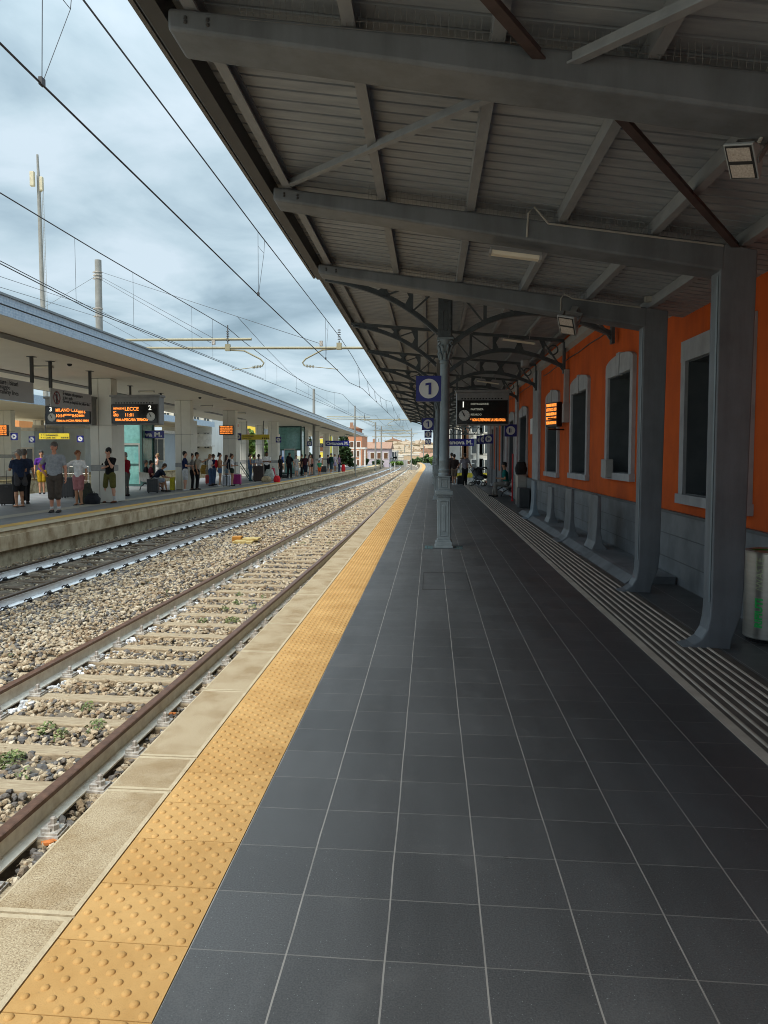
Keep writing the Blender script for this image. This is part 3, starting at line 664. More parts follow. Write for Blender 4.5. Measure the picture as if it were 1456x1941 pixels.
def arch_frame(y, lab, ends=True):
    root = empty('arched_truss', (XC, y, 3.6)); tag(root, lab, 'roof truss', 'cast iron arched trusses of the long canopy')
    T = .05
    top = MB(); top.bar((XL, y, zu(XL)-.05), (XC, y, zu(XC)-.06), .10, .07); top.bar((XC, y, zu(XC)-.06), (3.95, y, zu(3.95)-.06), .10, .07); top.build('top_chord', M_IRON, root)
    def arc(x0, z0, x1, z1, sag, n=14):
        return [(x0+(x1-x0)*t, y, z0+(z1-z0)*t+sag*4*t*(1-t)*(1-.35*t)) for t in np.linspace(0, 1, n)]
    la = arc(XC-.13, 3.82, XL+.05, zu(XL)-.11, .24); ra = arc(XC+.13, 3.62, 3.93, 3.76, .56)
    ch = MB(); 
    for pth in (la, ra):
        for a, b in zip(pth[:-1], pth[1:]): ch.bar(a, b, .09, .035)
        for a, b in zip(pth[:-1], pth[1:]): ch.bar(np.array(a)+(0, 0, .05), np.array(b)+(0, 0, .05), .02, .07)
    ch.build_parts('arch_chord', M_IRON, root)
    wb = MB()
    def zat(pth, x):
        xs_ = [p[0] for p in pth]; zs_ = [p[2] for p in pth]
        return float(np.interp(x, xs_, zs_)) if xs_[0] < xs_[-1] else float(np.interp(x, xs_[::-1], zs_[::-1]))
    for x in (.45, -.05, -.55): wb.bar((x, y, zat(la, x)), (x, y, zu(x)-.06), .06, .045, up=(0, 1, 0))
    for (xa, xb) in ((.92, .45), (.45, -.05)): wb.bar((xb+.02, y, zat(la, xb)+.03), (xa, y, zu(xa)-.09), .035, .03)
    for x in (1.75, 2.3, 2.9): wb.bar((x, y, zat(ra, x)), (x, y, zu(x)-.06), .06, .045, up=(0, 1, 0))
    for (xa, xb) in ((1.25, 1.75), (1.75, 2.3)): wb.bar((xb-.02, y, zat(ra, xb)+.03), (xa, y, zu(xa)-.09), .035, .03)
    # solid rounded gussets between the struts
    for xa, xb, p in ((-.55, -.05, la), (-1.0, -.55, la), (2.3, 2.9, ra), (2.9, 3.5, ra), (-.05, .45, la)):
        zc = (zu(xb)-.08); za_ = zat(p, xb)+.04
        if zc-za_ > .03:
            for xx, sg in ((xa, 1), (xb, -1)):
                wb.prism([(xx, zat(p, xx)+.02), (xx+sg*.14, zat(p, xx+sg*.14)+.02), (xx+sg*.05, (zat(p, xx)+zu(xx))/2), (xx+sg*.14, zu(xx+sg*.14)-.08), (xx, zu(xx)-.08)][::sg], y-.012, y+.012, 'y')
    wb.build_parts('web_strut', M_IRON, root)
    wl = MB(); wl.box(3.93, 3.985, y-.07, y+.07, 3.62, zu(3.95)-.1); wl.bar((3.93, y, 3.70), (3.45, y, zu(3.45)-.1), .05, .04)
    wl.tube([(3.70+.11*math.cos(a), y, 4.18+.11*math.sin(a)) for a in np.linspace(0, 2*PI, 13)], .018, 6); wl.build('wall_bracket', M_IRON, root)
    rv = MB()
    for pth in (la, ra):
        for p_ in pth[1:-1]: rv.sphere((p_[0], y-.05, p_[2]+.05), .012, 6)
    rv.build('rivets', M_IRON, root)
names = ['first arched iron truss, nearest, meeting the top of the first iron column', 'second arched iron truss from the front', 'third arched iron truss from the front', 'fourth arched iron truss, at the second iron column', 'fifth arched iron truss from the front', 'sixth arched iron truss from the front', 'seventh arched iron truss, at the third iron column', 'eighth arched iron truss from the front', 'ninth arched iron truss from the front', 'tenth arched iron truss, at the fourth iron column', 'third from last arched iron truss far down the canopy', 'second from last arched iron truss far down the canopy', 'last arched iron truss at the far end of the canopy']
for y, n_ in zip(TY, names): arch_frame(y, n_)
# longitudinal lattice girder over the columns
g = empty('lattice_girder', (XC, 40, 4.1)); tag(g, 'long iron lattice girder running over the heads of the iron columns', 'girder')
gm = MB(); gm.box(XC-.05, XC+.05, 11.05, 66.8, 4.62, 4.68); gm.box(XC-.05, XC+.05, 11.05, 66.8, 4.12, 4.17)
gm.build('chords', M_IRON, g); gm = MB(); y = 11.1; u = 0
while y < 66.5:
    gm.bar((XC, y, 4.15 if u else 4.64), (XC, y+.5, 4.64 if u else 4.15), .03, .03, up=(1, 0, 0)); y += .5; u = 1-u
gm.build('lattice', M_IRON, g)
def iron_column(y, label, x=XC):
    root = empty('cast_iron_column', (x, y, 0)); tag(root, label, 'column', 'cast iron columns of the long canopy')
    MB().box(x-.20, x+.20, y-.20, y+.20, 0, .012).build('ground_plate', M_IRON, root)
    sq = lambda hw, z0, z1: (x-hw, x+hw, y-hw, y+hw, z0, z1)
    pd = MB(); pd.box(*sq(.165, .012, .05)); pd.box(*sq(.150, .05, .12)); pd.box(*sq(.128, .12, .155)); pd.box(*sq(.112, .155, .93))
    pd.box(*sq(.135, .93, .965)); pd.box(*sq(.155, .965, 1.03)); pd.box(*sq(.13, 1.03, 1.055)); pd.box(*sq(.105, 1.055, 1.28)); pd.box(*sq(.118, 1.28, 1.30))
    for s_ in (-1, 1):
        for a in (0, 1):
            for (u0, u1, w0, w1) in ((-.075, -.058, .22, .86), (.058, .075, .22, .86), (-.058, .058, .22, .237), (-.058, .058, .843, .86), (-.03, .03, .30, .78), (-.06, .06, 1.09, 1.102), (-.06, .06, 1.238, 1.25), (-.06, -.048, 1.102, 1.238), (.048, .06, 1.102, 1.238)):
                q = .112 if w0 < 1 else .105
                if a: pd.box(x+s_*q-(.006 if s_ > 0 else .008), x+s_*q+(.008 if s_ > 0 else .006), y+u0, y+u1, w0, w1)
                else: pd.box(x+u0, x+u1, y+s_*q-(.006 if s_ > 0 else .008), y+s_*q+(.008 if s_ > 0 else .006), w0, w1)
    pd.build('pedestal', M_COLUMN, root, bevel=.006)
    MB().lathe([(.11, 1.30), (.112, 1.33), (.098, 1.345), (.098, 1.38), (.104, 1.39), (.104, 1.41), (.094, 1.42), (.092, 1.55), (.098, 1.56), (.098, 1.58), (.091, 1.59), (.086, 2.4), (.080, 3.25), (.080, 3.30), (.092, 3.31), (.094, 3.34), (.080, 3.35)], (x, y, 0), 20).build('shaft', M_COLUMN, root, smooth=40)
    cp = MB(); cp.lathe([(.078, 3.34), (.080, 3.42), (.092, 3.55), (.12, 3.66), (.135, 3.70), (.135, 3.72)], (x, y, 0), 16)
    for tier, (z0, rr, hh) in enumerate(((3.37, .088, .13), (3.47, .098, .15))):
        for k in range(8):
            a = 2*PI*(k+.5*tier)/8; ca, sa = math.cos(a), math.sin(a)
            cp.tube([(x+ca*rr, y+sa*rr, z0), (x+ca*(rr+.012), y+sa*(rr+.012), z0+hh*.6), (x+ca*(rr+.045), y+sa*(rr+.045), z0+hh), (x+ca*(rr+.055), y+sa*(rr+.055), z0+hh-.03)], [.022, .026, .02, .012], 6)
    for k in range(4):
        a = PI/4+k*PI/2; cp.tube([(x+math.cos(a)*(.15+.03*math.cos(t)), y+math.sin(a)*(.15+.03*math.cos(t)), 3.66+.03*math.sin(t)) for t in np.linspace(0, 5, 8)], .012, 6)
    cp.box(x-.145, x+.145, y-.145, y+.145, 3.72, 3.75); cp.build('capital', M_COLUMN, root, smooth=50)
    ps = MB(); ps.box(x-.10, x+.10, y-.10, y+.10, 3.75, zu(x)-.10)
    for s_ in (-1, 1):
        ps.tube([(x+.05*math.cos(t), y+s_*.104, 4.42+.05*math.sin(t)) for t in np.linspace(0, 2*PI, 13)], .010, 6)
        ps.tube([(x+.04*math.cos(t), y+s_*.104, 4.05+(.14 if math.sin(t) > 0 else -.14)+.04*math.sin(t)) for t in np.linspace(0, 2*PI, 15)], .009, 6)
        for z in np.arange(3.80, 4.7, .09):
            for u_ in (-.085, .085): ps.sphere((x+u_, y+s_*.104, z), .012, 6)
    ps.box(x-.125, x-.10, y-.06, y+.06, 3.76, 4.65); ps.box(x+.10, x+.125, y-.06, y+.06, 3.76, 4.65)
    ps.build('spandrel_post', M_IRON, root)
    return root
iron_column(10.83, 'nearest blue grey cast iron column with panelled square base, standing in the middle of the tiles')
iron_column(24.78, 'second cast iron column, directly behind and left of the nearest one')
iron_column(38.73, 'third cast iron column, mostly hidden by the two before it')
iron_column(52.68, 'fourth cast iron column, a sliver behind the other iron columns')
MB().box(.72, 1.38, 10.52, 10.60, .001, .006).build('tmp', M_IRON)
bpy.data.objects.remove(bpy.data.objects['tmp'])
gp = MB()
for k in range(12): gp.box(.71+.057*k, .755+.057*k, 10.66, 11.0, .001, .007)
gp.box(.70, 1.40, 10.64, 10.66, .0, .008); gp.box(.70, 1.40, 11.0, 11.02, .0, .008)
o = gp.build('drain_grate', mat('green grey grate', (.05, .10, .11), .5)); tag(o, 'flat green grey metal grate in the floor around the foot of the nearest iron column', 'grate')
# end lattice with daylight behind
eg = MB(); eg.box(1.2, 4.0, 44.0, 44.1, 3.40, 3.46); eg.box(1.2, 4.0, 44.0, 44.1, 2.95, 3.01)
for k in range(6):
    a = 1.25+.46*k; eg.bar((a, 44.05, 3.0), (a+.23, 44.05, 3.42), .04, .05, up=(0, 1, 0)); eg.bar((a+.23, 44.05, 3.42), (a+.46, 44.05, 3.0), .04, .05, up=(0, 1, 0))
eg.bar((1.25, 44.05, 3.4), (1.25, 44.05, 4.66), .05, .05, up=(0, 1, 0)); eg.bar((3.9, 44.05, 3.4), (3.9, 44.05, 4.4), .05, .05, up=(0, 1, 0))
o = eg.build('lattice_beam', M_IRON); tag(o, 'iron lattice cross beam seen against daylight above the station name sign', 'beam')
# ------------------------------------------------------------------ station building
XW = 4.06
st = empty('station_building', (6, 15, 0)); tag(st, 'long orange rendered station building with pale window surrounds along the right of the platform', 'station building')
# openings along the wall: (y0,y1,z0,z1,kind)  outer frame sizes
OP = [(5.35, 7.40, 1.06, 3.12, 'flat'), (9.65, 11.45, 1.25, 3.40, 'arch'), (13.0, 14.9, 1.15, 3.39, 'arch'), (16.5, 18.5, 1.10, 3.38, 'arch'),
      (22.5, 24.7, .06, 3.36, 'arch'), (26.3, 28.3, .06, 3.38, 'arch'), (30.0, 31.6, .06, 3.38, 'arch'), (33.0, 34.4, .06, 3.38, 'arch'), (35.6, 37.0, .06, 3.38, 'arch')]
FW = .16
wall = MB(); ylast = -6.
def wallbox(y0, y1, z0, z1): wall.box(XW, XW+.45, y0, y1, z0, z1, 0)
TOP = 5.2
for (a, b, z0, z1, k) in OP:
    ia, ib, iz1 = a+FW, b-FW, z1-(.34 if k == 'arch' else .26); iz0 = z0+(.12 if k != 'door' else 0)
    wallbox(ylast, ia, -.02, TOP); wallbox(ia, ib, iz1, TOP); wallbox(ia, ib, -.02, iz0); ylast = ib
wallbox(ylast, 39.6, -.02, TOP); wall.build('wall', M_ORANGE, st)
dado = MB(); ylast = -6.
for (a, b, z0, z1, k) in OP:
    if z0 < .5: dado.box(XW-.055, XW+.0, ylast, a, 0, .93); ylast = b
dado.box(XW-.055, XW, ylast, 39.6, 0, .93); dado.build_parts('plinth', M_DADO, st)
dj = MB()
for z in (.30, .62): dj.box(XW-.058, XW-.055, -6, 39.6, z-.006, z+.006)
dj.box(XW-.075, XW-.055, -6, 22.5, .90, .935); dj.build('plinth_joints', M_DARKGREY, st)
for (a, b, z0, z1, k) in OP:
    ia, ib, iz1, iz0 = a+FW, b-FW, z1-(.34 if k == 'arch' else .26), z0+.12
    f = MB(); x0 = XW-.06
    f.box(x0, XW+.02, a, ia, iz0, iz1); f.box(x0, XW+.02, ib, b, iz0, iz1); f.box(x0-.03, XW+.02, a-.03, b+.03, z0, iz0)
    if k == 'arch':
        cy = (a+b)/2; hw = (b-a)/2; pts = [(cy+hw*math.cos(t), z1-.14+.14*math.sin(t)) for t in np.linspace(0, PI, 13)]
        f.prism([(a, iz1), ]+[(p[0], p[1]) for p in pts[::-1]]+[(b, iz1)], x0-.003, XW+.02, 'x')
        f.prism([(cy-.08, iz1-.02), (cy-.10, z1+.025), (cy+.10, z1+.025), (cy+.08, iz1-.02)], x0-.02, XW, 'x')
    else: f.box(x0-.003, XW+.02, a-.003, b+.003, iz1, z1)
    fr = f.build('window_surround', M_FRAME, st)
    rv = MB(); D = .40
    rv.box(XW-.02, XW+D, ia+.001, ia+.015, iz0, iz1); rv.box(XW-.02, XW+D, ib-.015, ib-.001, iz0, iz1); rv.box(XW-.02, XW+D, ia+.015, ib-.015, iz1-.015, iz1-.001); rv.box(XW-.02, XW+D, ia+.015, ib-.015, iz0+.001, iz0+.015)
    rv.build('reveal', M_DARKGREY, fr)
    wn = MB(); xg = XW+.33
    for yy in (ia, (ia+ib)/2-.03, ib-.06): wn.box(xg, xg+.05, yy, yy+.06, iz0, iz1)
    for zz_ in (iz0, iz0+(iz1-iz0)*.28, iz1-.62, iz1-.06): wn.box(xg+.003, xg+.047, ia+.06, ib-.06, zz_, zz_+.06)
    wn.build('window_frame', mat('grey window frame', (.22, .24, .255), .45), st)
    MB().box(xg+.02, xg+.028, ia+.06, ib-.06, iz0+.06, iz1-.06).build('pane', M_GLASS, st)
for (y0, y1, zt_) in ((19.5, 21.2, 4.35), (24.9, 26.1, 4.35), (28.5, 29.8, 4.35), (37.3, 39.6, 4.35)):
    MB().box(XW-.075, XW, y0+.25, y1-.25, .935, zt_).build('pilaster', M_FRAME, st)
MB().prism([(XW-.13, 3.60), (XW, 3.56), (XW, 3.76), (XW-.13, 3.76)], -6, 8.6, 'y').build('cornice', M_CORN, st)
MB().prism([(XW-.10, 4.22), (XW, 4.16), (XW, 4.40), (XW-.10, 4.40)], 8.7, 39.6, 'y').build('cornice', M_CORN, st)
# curved grey back panels of the wall seats
for (x, y, wd, hh, lab) in ((3.58, 10.05, .40, 1.0, 'nearest curved grey upright panel against the plinth'), (3.50, 11.9, .38, 1.02, 'second curved grey upright panel against the plinth'), (3.62, 14.9, .34, .92, 'third curved grey upright panel against the plinth'), (3.50, 16.9, .34, 1.0, 'farthest curved upright panel, with a pale blue top')):
    pr = [(x-.28, 0), (x-.16, .03), (x-.08, .10), (x-.03, .22), (x-.01, .45), (x, hh), (x+.06, hh), (x+.06, .4), (x+.10, .2), (x+.22, .05), (x+.3, 0)]
    o = MB().prism(pr, y, y+wd*1.6, 'y').build('seat_end_panel', mat('pale blue grey panel', (.17, .22, .26), .5) if 'pale' in lab else M_DADO, bevel=.012); tag(o, lab, 'panel', 'curved grey panels by the wall')
o = MB().prism([(3.34, 0), (3.46, .09), (3.52, .10), (3.98, .10), (3.98, 0)], 7.35, 19.0, 'y').build('wall_kerb', M_DADO); tag(o, 'low sloping dark kerb between the ribbed guidance strip and the wall panels', 'kerb')
o = MB().box(3.86, 3.995, 10.75, 11.1, 1.28, 1.60).build('wall_box', M_CORN, bevel=.01); tag(o, 'pale square box fixed under the arched window behind the second grey column', 'wall box')
# ------------------------------------------------------------------ lamps, screens and signs over the near platform
def box_c(mb, c, sx, sy, sz, m=0): return mb.box(c[0]-sx/2, c[0]+sx/2, c[1]-sy/2, c[1]+sy/2, c[2]-sz/2, c[2]+sz/2, m)
M_LENS = mat('led lens panel', (.40, .33, .28), .3, scale=60, col2=(.55, .48, .42), detail=1)
M_TUBE = mat('ivory lamp diffuser', (.68, .62, .50), .5, var=.05)
def floodlight(c, label, s=1., yaw=-.5):
    root = empty('floodlight', c, world=False); tag(root, label, 'floodlight', 'floodlights under the canopies'); root.rotation_euler = (-.60, .25, yaw); root.scale = (s, s, s)
    MB().prism([(-.19, -.03), (.19, -.03), (.19, .0), (.10, .075), (-.10, .075), (-.19, 0)], -.13, .13, 'x').build('housing', mat('pale grey aluminium', (.36, .38, .39), .45, .2), root, bevel=.008)
    fn = MB()
    for k in range(7): fn.box(-.12+.036*k, -.11+.036*k, -.09, .09, .07, .095)
    fn.build('cooling_fins', M_HOUSE, root)
    MB().box(-.115, .115, -.175, .175, -.036, -.0305).build('lens_frame', M_BLACK, root)
    ln = MB(); ln.box(-.10, .10, -.16, -.02, -.041, -.0365); ln.box(-.10, .10, .02, .16, -.041, -.0365); ln.build('lens', M_LENS, root)
    br = MB(); br.box(-.145, -.135, -.03, .03, -.01, .22); br.box(.135, .145, -.03, .03, -.01, .22); br.box(-.145, .145, -.03, .03, .22, .23); br.box(-.05, .05, -.05, .05, .23, .32); br.build('bracket', M_HOUSE, root)
floodlight(at(1408, 303, Y=1.95).tolist(), 'large pale floodlight at the right end of the nearest beam, lens facing down', .62, -.75)
floodlight(at(1076, 615, Y=6.55).tolist(), 'small pale floodlight hanging under the third grey beam', .8, -.5)
cdm = MB(); p0 = at(1420, 270, Y=1.8); cdm.tube([p0+(0.05, 0, .0), p0+(.10, 0, .10), p0+(.03, 0, .18), p0+(.02, -.05, .26), p0+(.06, -.08, .36), p0+(.2, -.1, .38)], .010, 8)
o = cdm.build('conduit', MATS['pale conduit']); tag(o, 'bent pale cable conduit feeding the large floodlight', 'conduit')
def tube_lamp(c, ln, label, ang=0., hang=.0):
    root = empty('tube_lamp', c, world=False); tag(root, label, 'lamp', 'tube lamps under the canopies'); root.rotation_euler = (0, .15 if ang == 0 else 0, ang)
    MB().box(-ln/2, ln/2, -.045, .045, .0, .03).build('housing', M_HOUSE, root, bevel=.004)
    MB().prism([(-.05, 0), (-.04, -.035), (.04, -.035), (.05, 0)], -ln/2+.02, ln/2-.02, 'x').build('diffuser', M_TUBE, root, bevel=.006)
    e = MB(); e.box(-ln/2, -ln/2+.02, -.05, .05, -.04, .0); e.box(ln/2-.02, ln/2, -.05, .05, -.04, 0)
    if hang:
        for s_ in (-1, 1): e.box(s_*ln*.3-.006, s_*ln*.3+.006, -.006, .006, .03, hang)
    e.build_parts('end_cap', M_CORN, root)
tube_lamp(at(977, 481, Y=4.30).tolist(), .46, 'ivory tube lamp under the second grey beam')
tube_lamp(at(983, 646, Y=14.2).tolist(), .75, 'pale tube lamp hanging below the first iron arch', hang=.3)
tube_lamp(at(925, 724, Y=22.).tolist(), .75, 'faint tube lamp hanging deeper under the iron arches', hang=.3)
# station camera box at the third arch
o = MB().box(2.95, 3.12, 15.3, 15.6, 3.78, 3.95).build('speaker_box', M_HOUSE, bevel=.02); tag(o, 'small grey loudspeaker box hanging under the iron arches', 'loudspeaker')
ONE_Z = 2.86
def platform_sign(y, x, z, s, label):
    root = empty('platform_number_sign', (x, y, z)); tag(root, label, 'sign', 'blue platform number signs')
    MB().box(x-s/2, x+s/2, y-.05, y+.05, z-s/2, z+s/2).build('panel', M_BLUE, root)
    d = MB(); n = 36; r = s*.385
    d.add([(x+r*math.cos(2*PI*k/n), y-.053, z+r*math.sin(2*PI*k/n)) for k in range(n)]+[(x+r*math.cos(2*PI*k/n), y-.0505, z+r*math.sin(2*PI*k/n)) for k in range(n)], [tuple(range(n))]+[(k, (k+1) % n, n+(k+1) % n, n+k) for k in range(n)])
    d.build('disc', M_SIGNW, root)
    nm = MB(); hs = s*.24; y_ = y-.056; q = s/.45
    nm.prism([(x-.005*q, z-.105*q), (x+.045*q, z-.105*q), (x+.045*q, z+.105*q), (x+.0*q, z+.105*q), (x-.06*q, z+.092*q), (x-.06*q, z+.052*q), (x-.005*q, z+.062*q)], y_-.002, y_, 'y')
    nm.build('numeral', M_BLUE, root)
    MB().box(x+s/2-.02, x+s/2+.09, y-.012, y+.012, z+s*.25, z+s*.3).build('bracket', M_IRON, root)
platform_sign(10.83, .765, 2.86, .455, 'largest blue sign with a white disc and numeral 1, on the nearest iron column')
c = at(811, 804, Y=24.78); platform_sign(24.78, c[0], c[2], .44, 'second blue numeral 1 sign, below the largest, on the second iron column')
c = at(811.5, 823, Y=38.73); platform_sign(38.73, c[0], c[2], .40, 'third numeral 1 sign down the row of iron columns')
c = at(811.5, 837, Y=52.68); platform_sign(52.68, c[0], c[2], .42, 'lowest and farthest numeral 1 sign')
def clock(root, c, r, flip=False):
    d = MB(); n = 28; y = c[1]
    d.add([(c[0]+r*math.cos(2*PI*k/n), y-.006, c[2]+r*math.sin(2*PI*k/n)) for k in range(n)]+[(c[0]+r*math.cos(2*PI*k/n), y, c[2]+r*math.sin(2*PI*k/n)) for k in range(n)], [tuple(range(n))]+[(k, (k+1) % n, n+(k+1) % n, n+k) for k in range(n)])
    f = d.build('clock_face', M_CLOCK, root)
    h = MB()
    for k in range(12): a = k*PI/6; h.bar((c[0]+r*.82*math.sin(a), y-.008, c[2]+r*.82*math.cos(a)), (c[0]+r*.94*math.sin(a), y-.008, c[2]+r*.94*math.cos(a)), r*.05, .003, up=(0, 1, 0))
    for a, l, w_ in ((math.radians(-28), .55, .10), (math.radians(-30+1), .85, .07), (math.radians(150), .2, .08)):
        h.bar((c[0], y-.010, c[2]), (c[0]+r*l*math.sin(a), y-.010, c[2]+r*l*math.cos(a)), r*w_*1.9, .003, up=(0, 1, 0))
    h.build('clock_hands', M_BLACK, f)
def fit(o, x, wmax):
    xs = [v.co.x for v in o.data.vertices]; w_ = max(xs)-min(xs)
    if w_ > wmax:
        x0 = min(xs); o.data.transform(Matrix.Translation((x0, 0, 0)) @ Matrix.Diagonal((wmax/w_, 1, 1, 1)) @ Matrix.Translation((-x0, 0, 0)))
def led_lines(root, x0, z0, y, rows, m=None):
    for (dx, dz, sz, txt) in rows: text('led_text', txt, (x0+dx, y, z0+dz), (1, 0, 0), sz, m or M_LED, root, bold=.0015)
def board(c0, c1, y, label, num, right_clock, rows, dim=False, box=True):
    x0, z1 = c0; x1, z0 = c1; root = empty('departure_board', ((x0+x1)/2, y, z0)); tag(root, label, 'departure board')
    if box:
        b = MB(); b.box(x0-.04, x1+.06, y+.001, y+.42, z0-.06, z1+.26); b.box(x0-.08, x1+.10, y-.05, y+.46, z1+.26, z1+.33); b.build('housing', M_HOUSE, root, bevel=.01)
        g_ = MB()
        for k in range(14): g_.box(x0+.1+(x1-x0-.2)*k/14, x0+.1+(x1-x0-.2)*k/14+.05, y-.002, y+.001, z1+.05, z1+.09)
        g_.build('vents', M_BLACK, root)
    MB().box(x0, x1, y-.03, y+.10, z0, z1).build('screen', M_SCREEN, root)
    e = MB(); e.box(x0-.02, x1+.02, y-.04, y+.1, z1, z1+.025); e.box(x0-.02, x1+.02, y-.04, y+.1, z0-.025, z0); e.box(x0-.02, x0, y-.04, y+.1, z0, z1); e.box(x1, x1+.02, y-.04, y+.1, z0, z1); e.build('bezel', M_BLACK, root)
    w_, h_ = x1-x0, z1-z0; cx = x1-.14*w_ if right_clock else x0+.13*w_
    clock(root, (cx, y-.031, z0+.35*h_), .19*h_*1.3)
    text('track_number', num, (cx-.03, y-.033, z1-.17*h_), (1, 0, 0), h_*.36, mat('white lit numeral', (.8, .8, .75), .5, emit=(.9, .9, .8), estr=.5), root, align='CENTER', bold=.004)
    for (fx, fz, sz, txt, d) in rows: fit(text('led_text', txt, (x0+fx*w_, y-.033, z0+fz*h_), (1, 0, 0), sz*h_*1.15, M_LEDDIM if d else M_LED, root, bold=.0025), 0, min([q[0] for q in rows if q[0] > fx+.02 and abs(q[1]-fz) < .1]+[.80 if right_clock else .985])*w_-fx*w_-.02)
    return root
board((1.60, 3.27), (3.04, 2.62), 19.5, 'large dark departure board with numeral 1 hanging over the near platform', '1', False,
      [(.26, .86, .10, 'DESTINAZIONE', 1), (.26, .62, .10, 'PARTENZA', 1), (.26, .38, .10, 'RITARDO', 1), (.26, .14, .15, '*  NON OLTREPASSARE LA LINEA GIALLA', 0)])
a = at(88, 771, Y=20.4); b = at(171, 802, Y=20.4)
board((a[0], a[2]), (b[0], b[2]), 20.4, 'departure board with numeral 3 and orange text, left of the big white pillar', '3', False,
      [(.22, .78, .23, 'MILANO C.LE', 0), (.74, .86, .13, 'VIA ANCONA', 0), (.74, .66, .2, '8816', 0), (.22, .44, .22, '10:54', 0), (.42, .5, .12, 'RITARDO', 0), (.60, .44, .22, '0:50', 0), (.76, .44, .16, 'MIN', 0), (.24, .14, .15, 'FERMA A: ANCONA PESARO RIMINI', 0)])
a = at(213, 768, Y=20.5); b = at(299, 801, Y=20.5)
board((a[0], a[2]), (b[0], b[2]), 20.5, 'departure board with numeral 2 and orange text, right of the big white pillar', '2', True,
      [(.03, .80, .12, 'DESTINAZIONE', 0), (.28, .77, .25, 'LECCE', 0), (.03, .58, .16, 'IC', 0), (.03, .42, .18, '603', 0), (.28, .43, .22, '11:01', 0), (.07, .16, .16, 'FERMA A:', 0), (.27, .16, .18, 'PESCARA TERMOLI', 0)])
def monitor(c, w_, h_, label, yaw=0., arm=False):
    root = empty('monitor', c, world=False); root.rotation_euler = (0, 0, yaw); tag(root, label, 'monitor', 'orange text monitors')
    MB().box(-w_/2, w_/2, -.03, .12, -h_/2, h_/2).build('casing', M_BLACK, root, bevel=.01)
    t = random.Random(5); k = 5
    for i in range(k):
        text('led_text', ''.join(t.choice(['ANCONA ', 'PESCARA ', 'BARI ', 'RIMINI ', 'FABRIANO ', 'LECCE ']) for _ in range(2))+'1%d:%02d' % (t.randint(0, 2), t.randint(0, 59)), (-w_*.45, -.0335, h_*(.38-.18*i)), (1, 0, 0), h_*.17, M_LED, root, bold=.002); fit(root.children[-1], 0, w_*.9)
    bb = MB(); bb.box(w_*.1, w_*.16, .12, .35, .0, .04); bb.box(w_*.1, w_*.16, .12, .35, -h_*.3, -h_*.3+.04); bb.build_parts('bracket', M_HOUSE, root)
monitor(at(429, 815.5, Y=37.6).tolist(), .80, .52, 'orange monitor on the third white pillar of the island platform')
monitor(at(0, 816, Y=29.).tolist(), .72, .52, 'orange monitor cut by the left edge of the picture')
monitor(at(1047, 786, X=3.78).tolist(), .52, .60, 'tilted orange monitor on a wall arm beside the orange wall', -1.2)
M_PIC = M_BLUE
def pictogram(c, s, label, kind, double=False):
    root = empty('pictogram_sign', c, world=False); tag(root, label, 'sign', 'blue pictogram signs')
    MB().box(-s/2, s/2, -.02, .02, -s/2, s/2).build('panel', M_BLUE, root)
    MB().prism([(s*.36*math.cos(t), s*.36*math.sin(t)) for t in np.linspace(0, 2*PI, 25)[:-1]], -.023, -.0205, 'y').build('disc', M_SIGNW, root)
    g_ = MB()
    if kind == 'stairs': g_.obox((0, -.026, 0), (s*.22*.7, 0, -s*.22*.7), (0, .002, 0), (s*.035, 0, s*.035)); g_.box(-s*.16, -s*.06, -.028, -.024, .03*s, .1*s)
    elif kind == 'lift': g_.box(-s*.15, -s*.02, -.028, -.024, -s*.18, s*.18); g_.box(.03*s, .06*s, -.028, -.024, -s*.15, s*.15)
    elif kind == 'clock': g_.box(-s*.14, -s*.06, -.028, -.024, -s*.2, s*.2); g_.prism([(.05*s+.1*s*math.cos(t), .1*s*math.sin(t)) for t in np.linspace(0, 2*PI, 13)[:-1]], -.028, -.024, 'y')
    g_.build('symbol', M_BLUE, root)
for (px, py, Y, s, kd, lb) in ((27, 827.5, 29.2, .33, 'clock', 'blue square pictogram sign near the left edge of the picture'), (60.5, 833, 31, .30, 'stairs', 'blue sign with a diagonal bar, left of the yellow direction sign'), (152.5, 832, 30, .30, 'stairs', 'blue sign with a diagonal bar, just left of the big white pillar'),
                               (451, 828, 38.6, .40, 'clock', 'blue pictogram sign just right of the orange monitor pillar'), (528, 833.5, 51.5, .42, 'stairs', 'blue sign with a diagonal bar on the fourth white pillar'), (587, 841, 66.5, .45, 'lift', 'blue lift pictogram sign hanging between far pillars'), (608.5, 844, 76., .42, 'stairs', 'smallest blue sign with a diagonal bar on a far pillar')):
    pictogram(at(px, py, Y=Y).tolist(), s, lb, kd)
for (px, py, X, s, lb) in ((968, 816, 3.55, .42, 'blue pictogram sign standing out from the orange wall, nearest of four'), (926, 832, 3.3, .40, 'blue pictogram sign in the row of three, right one'), (917, 833, 3.2, .38, 'blue pictogram sign in the row of three, middle one'), (911, 834, 3.1, .38, 'blue pictogram sign in the row of three, left one')):
    pictogram(at(px, py, X=X).tolist(), s, lb, 'lift' if px == 968 else 'clock')
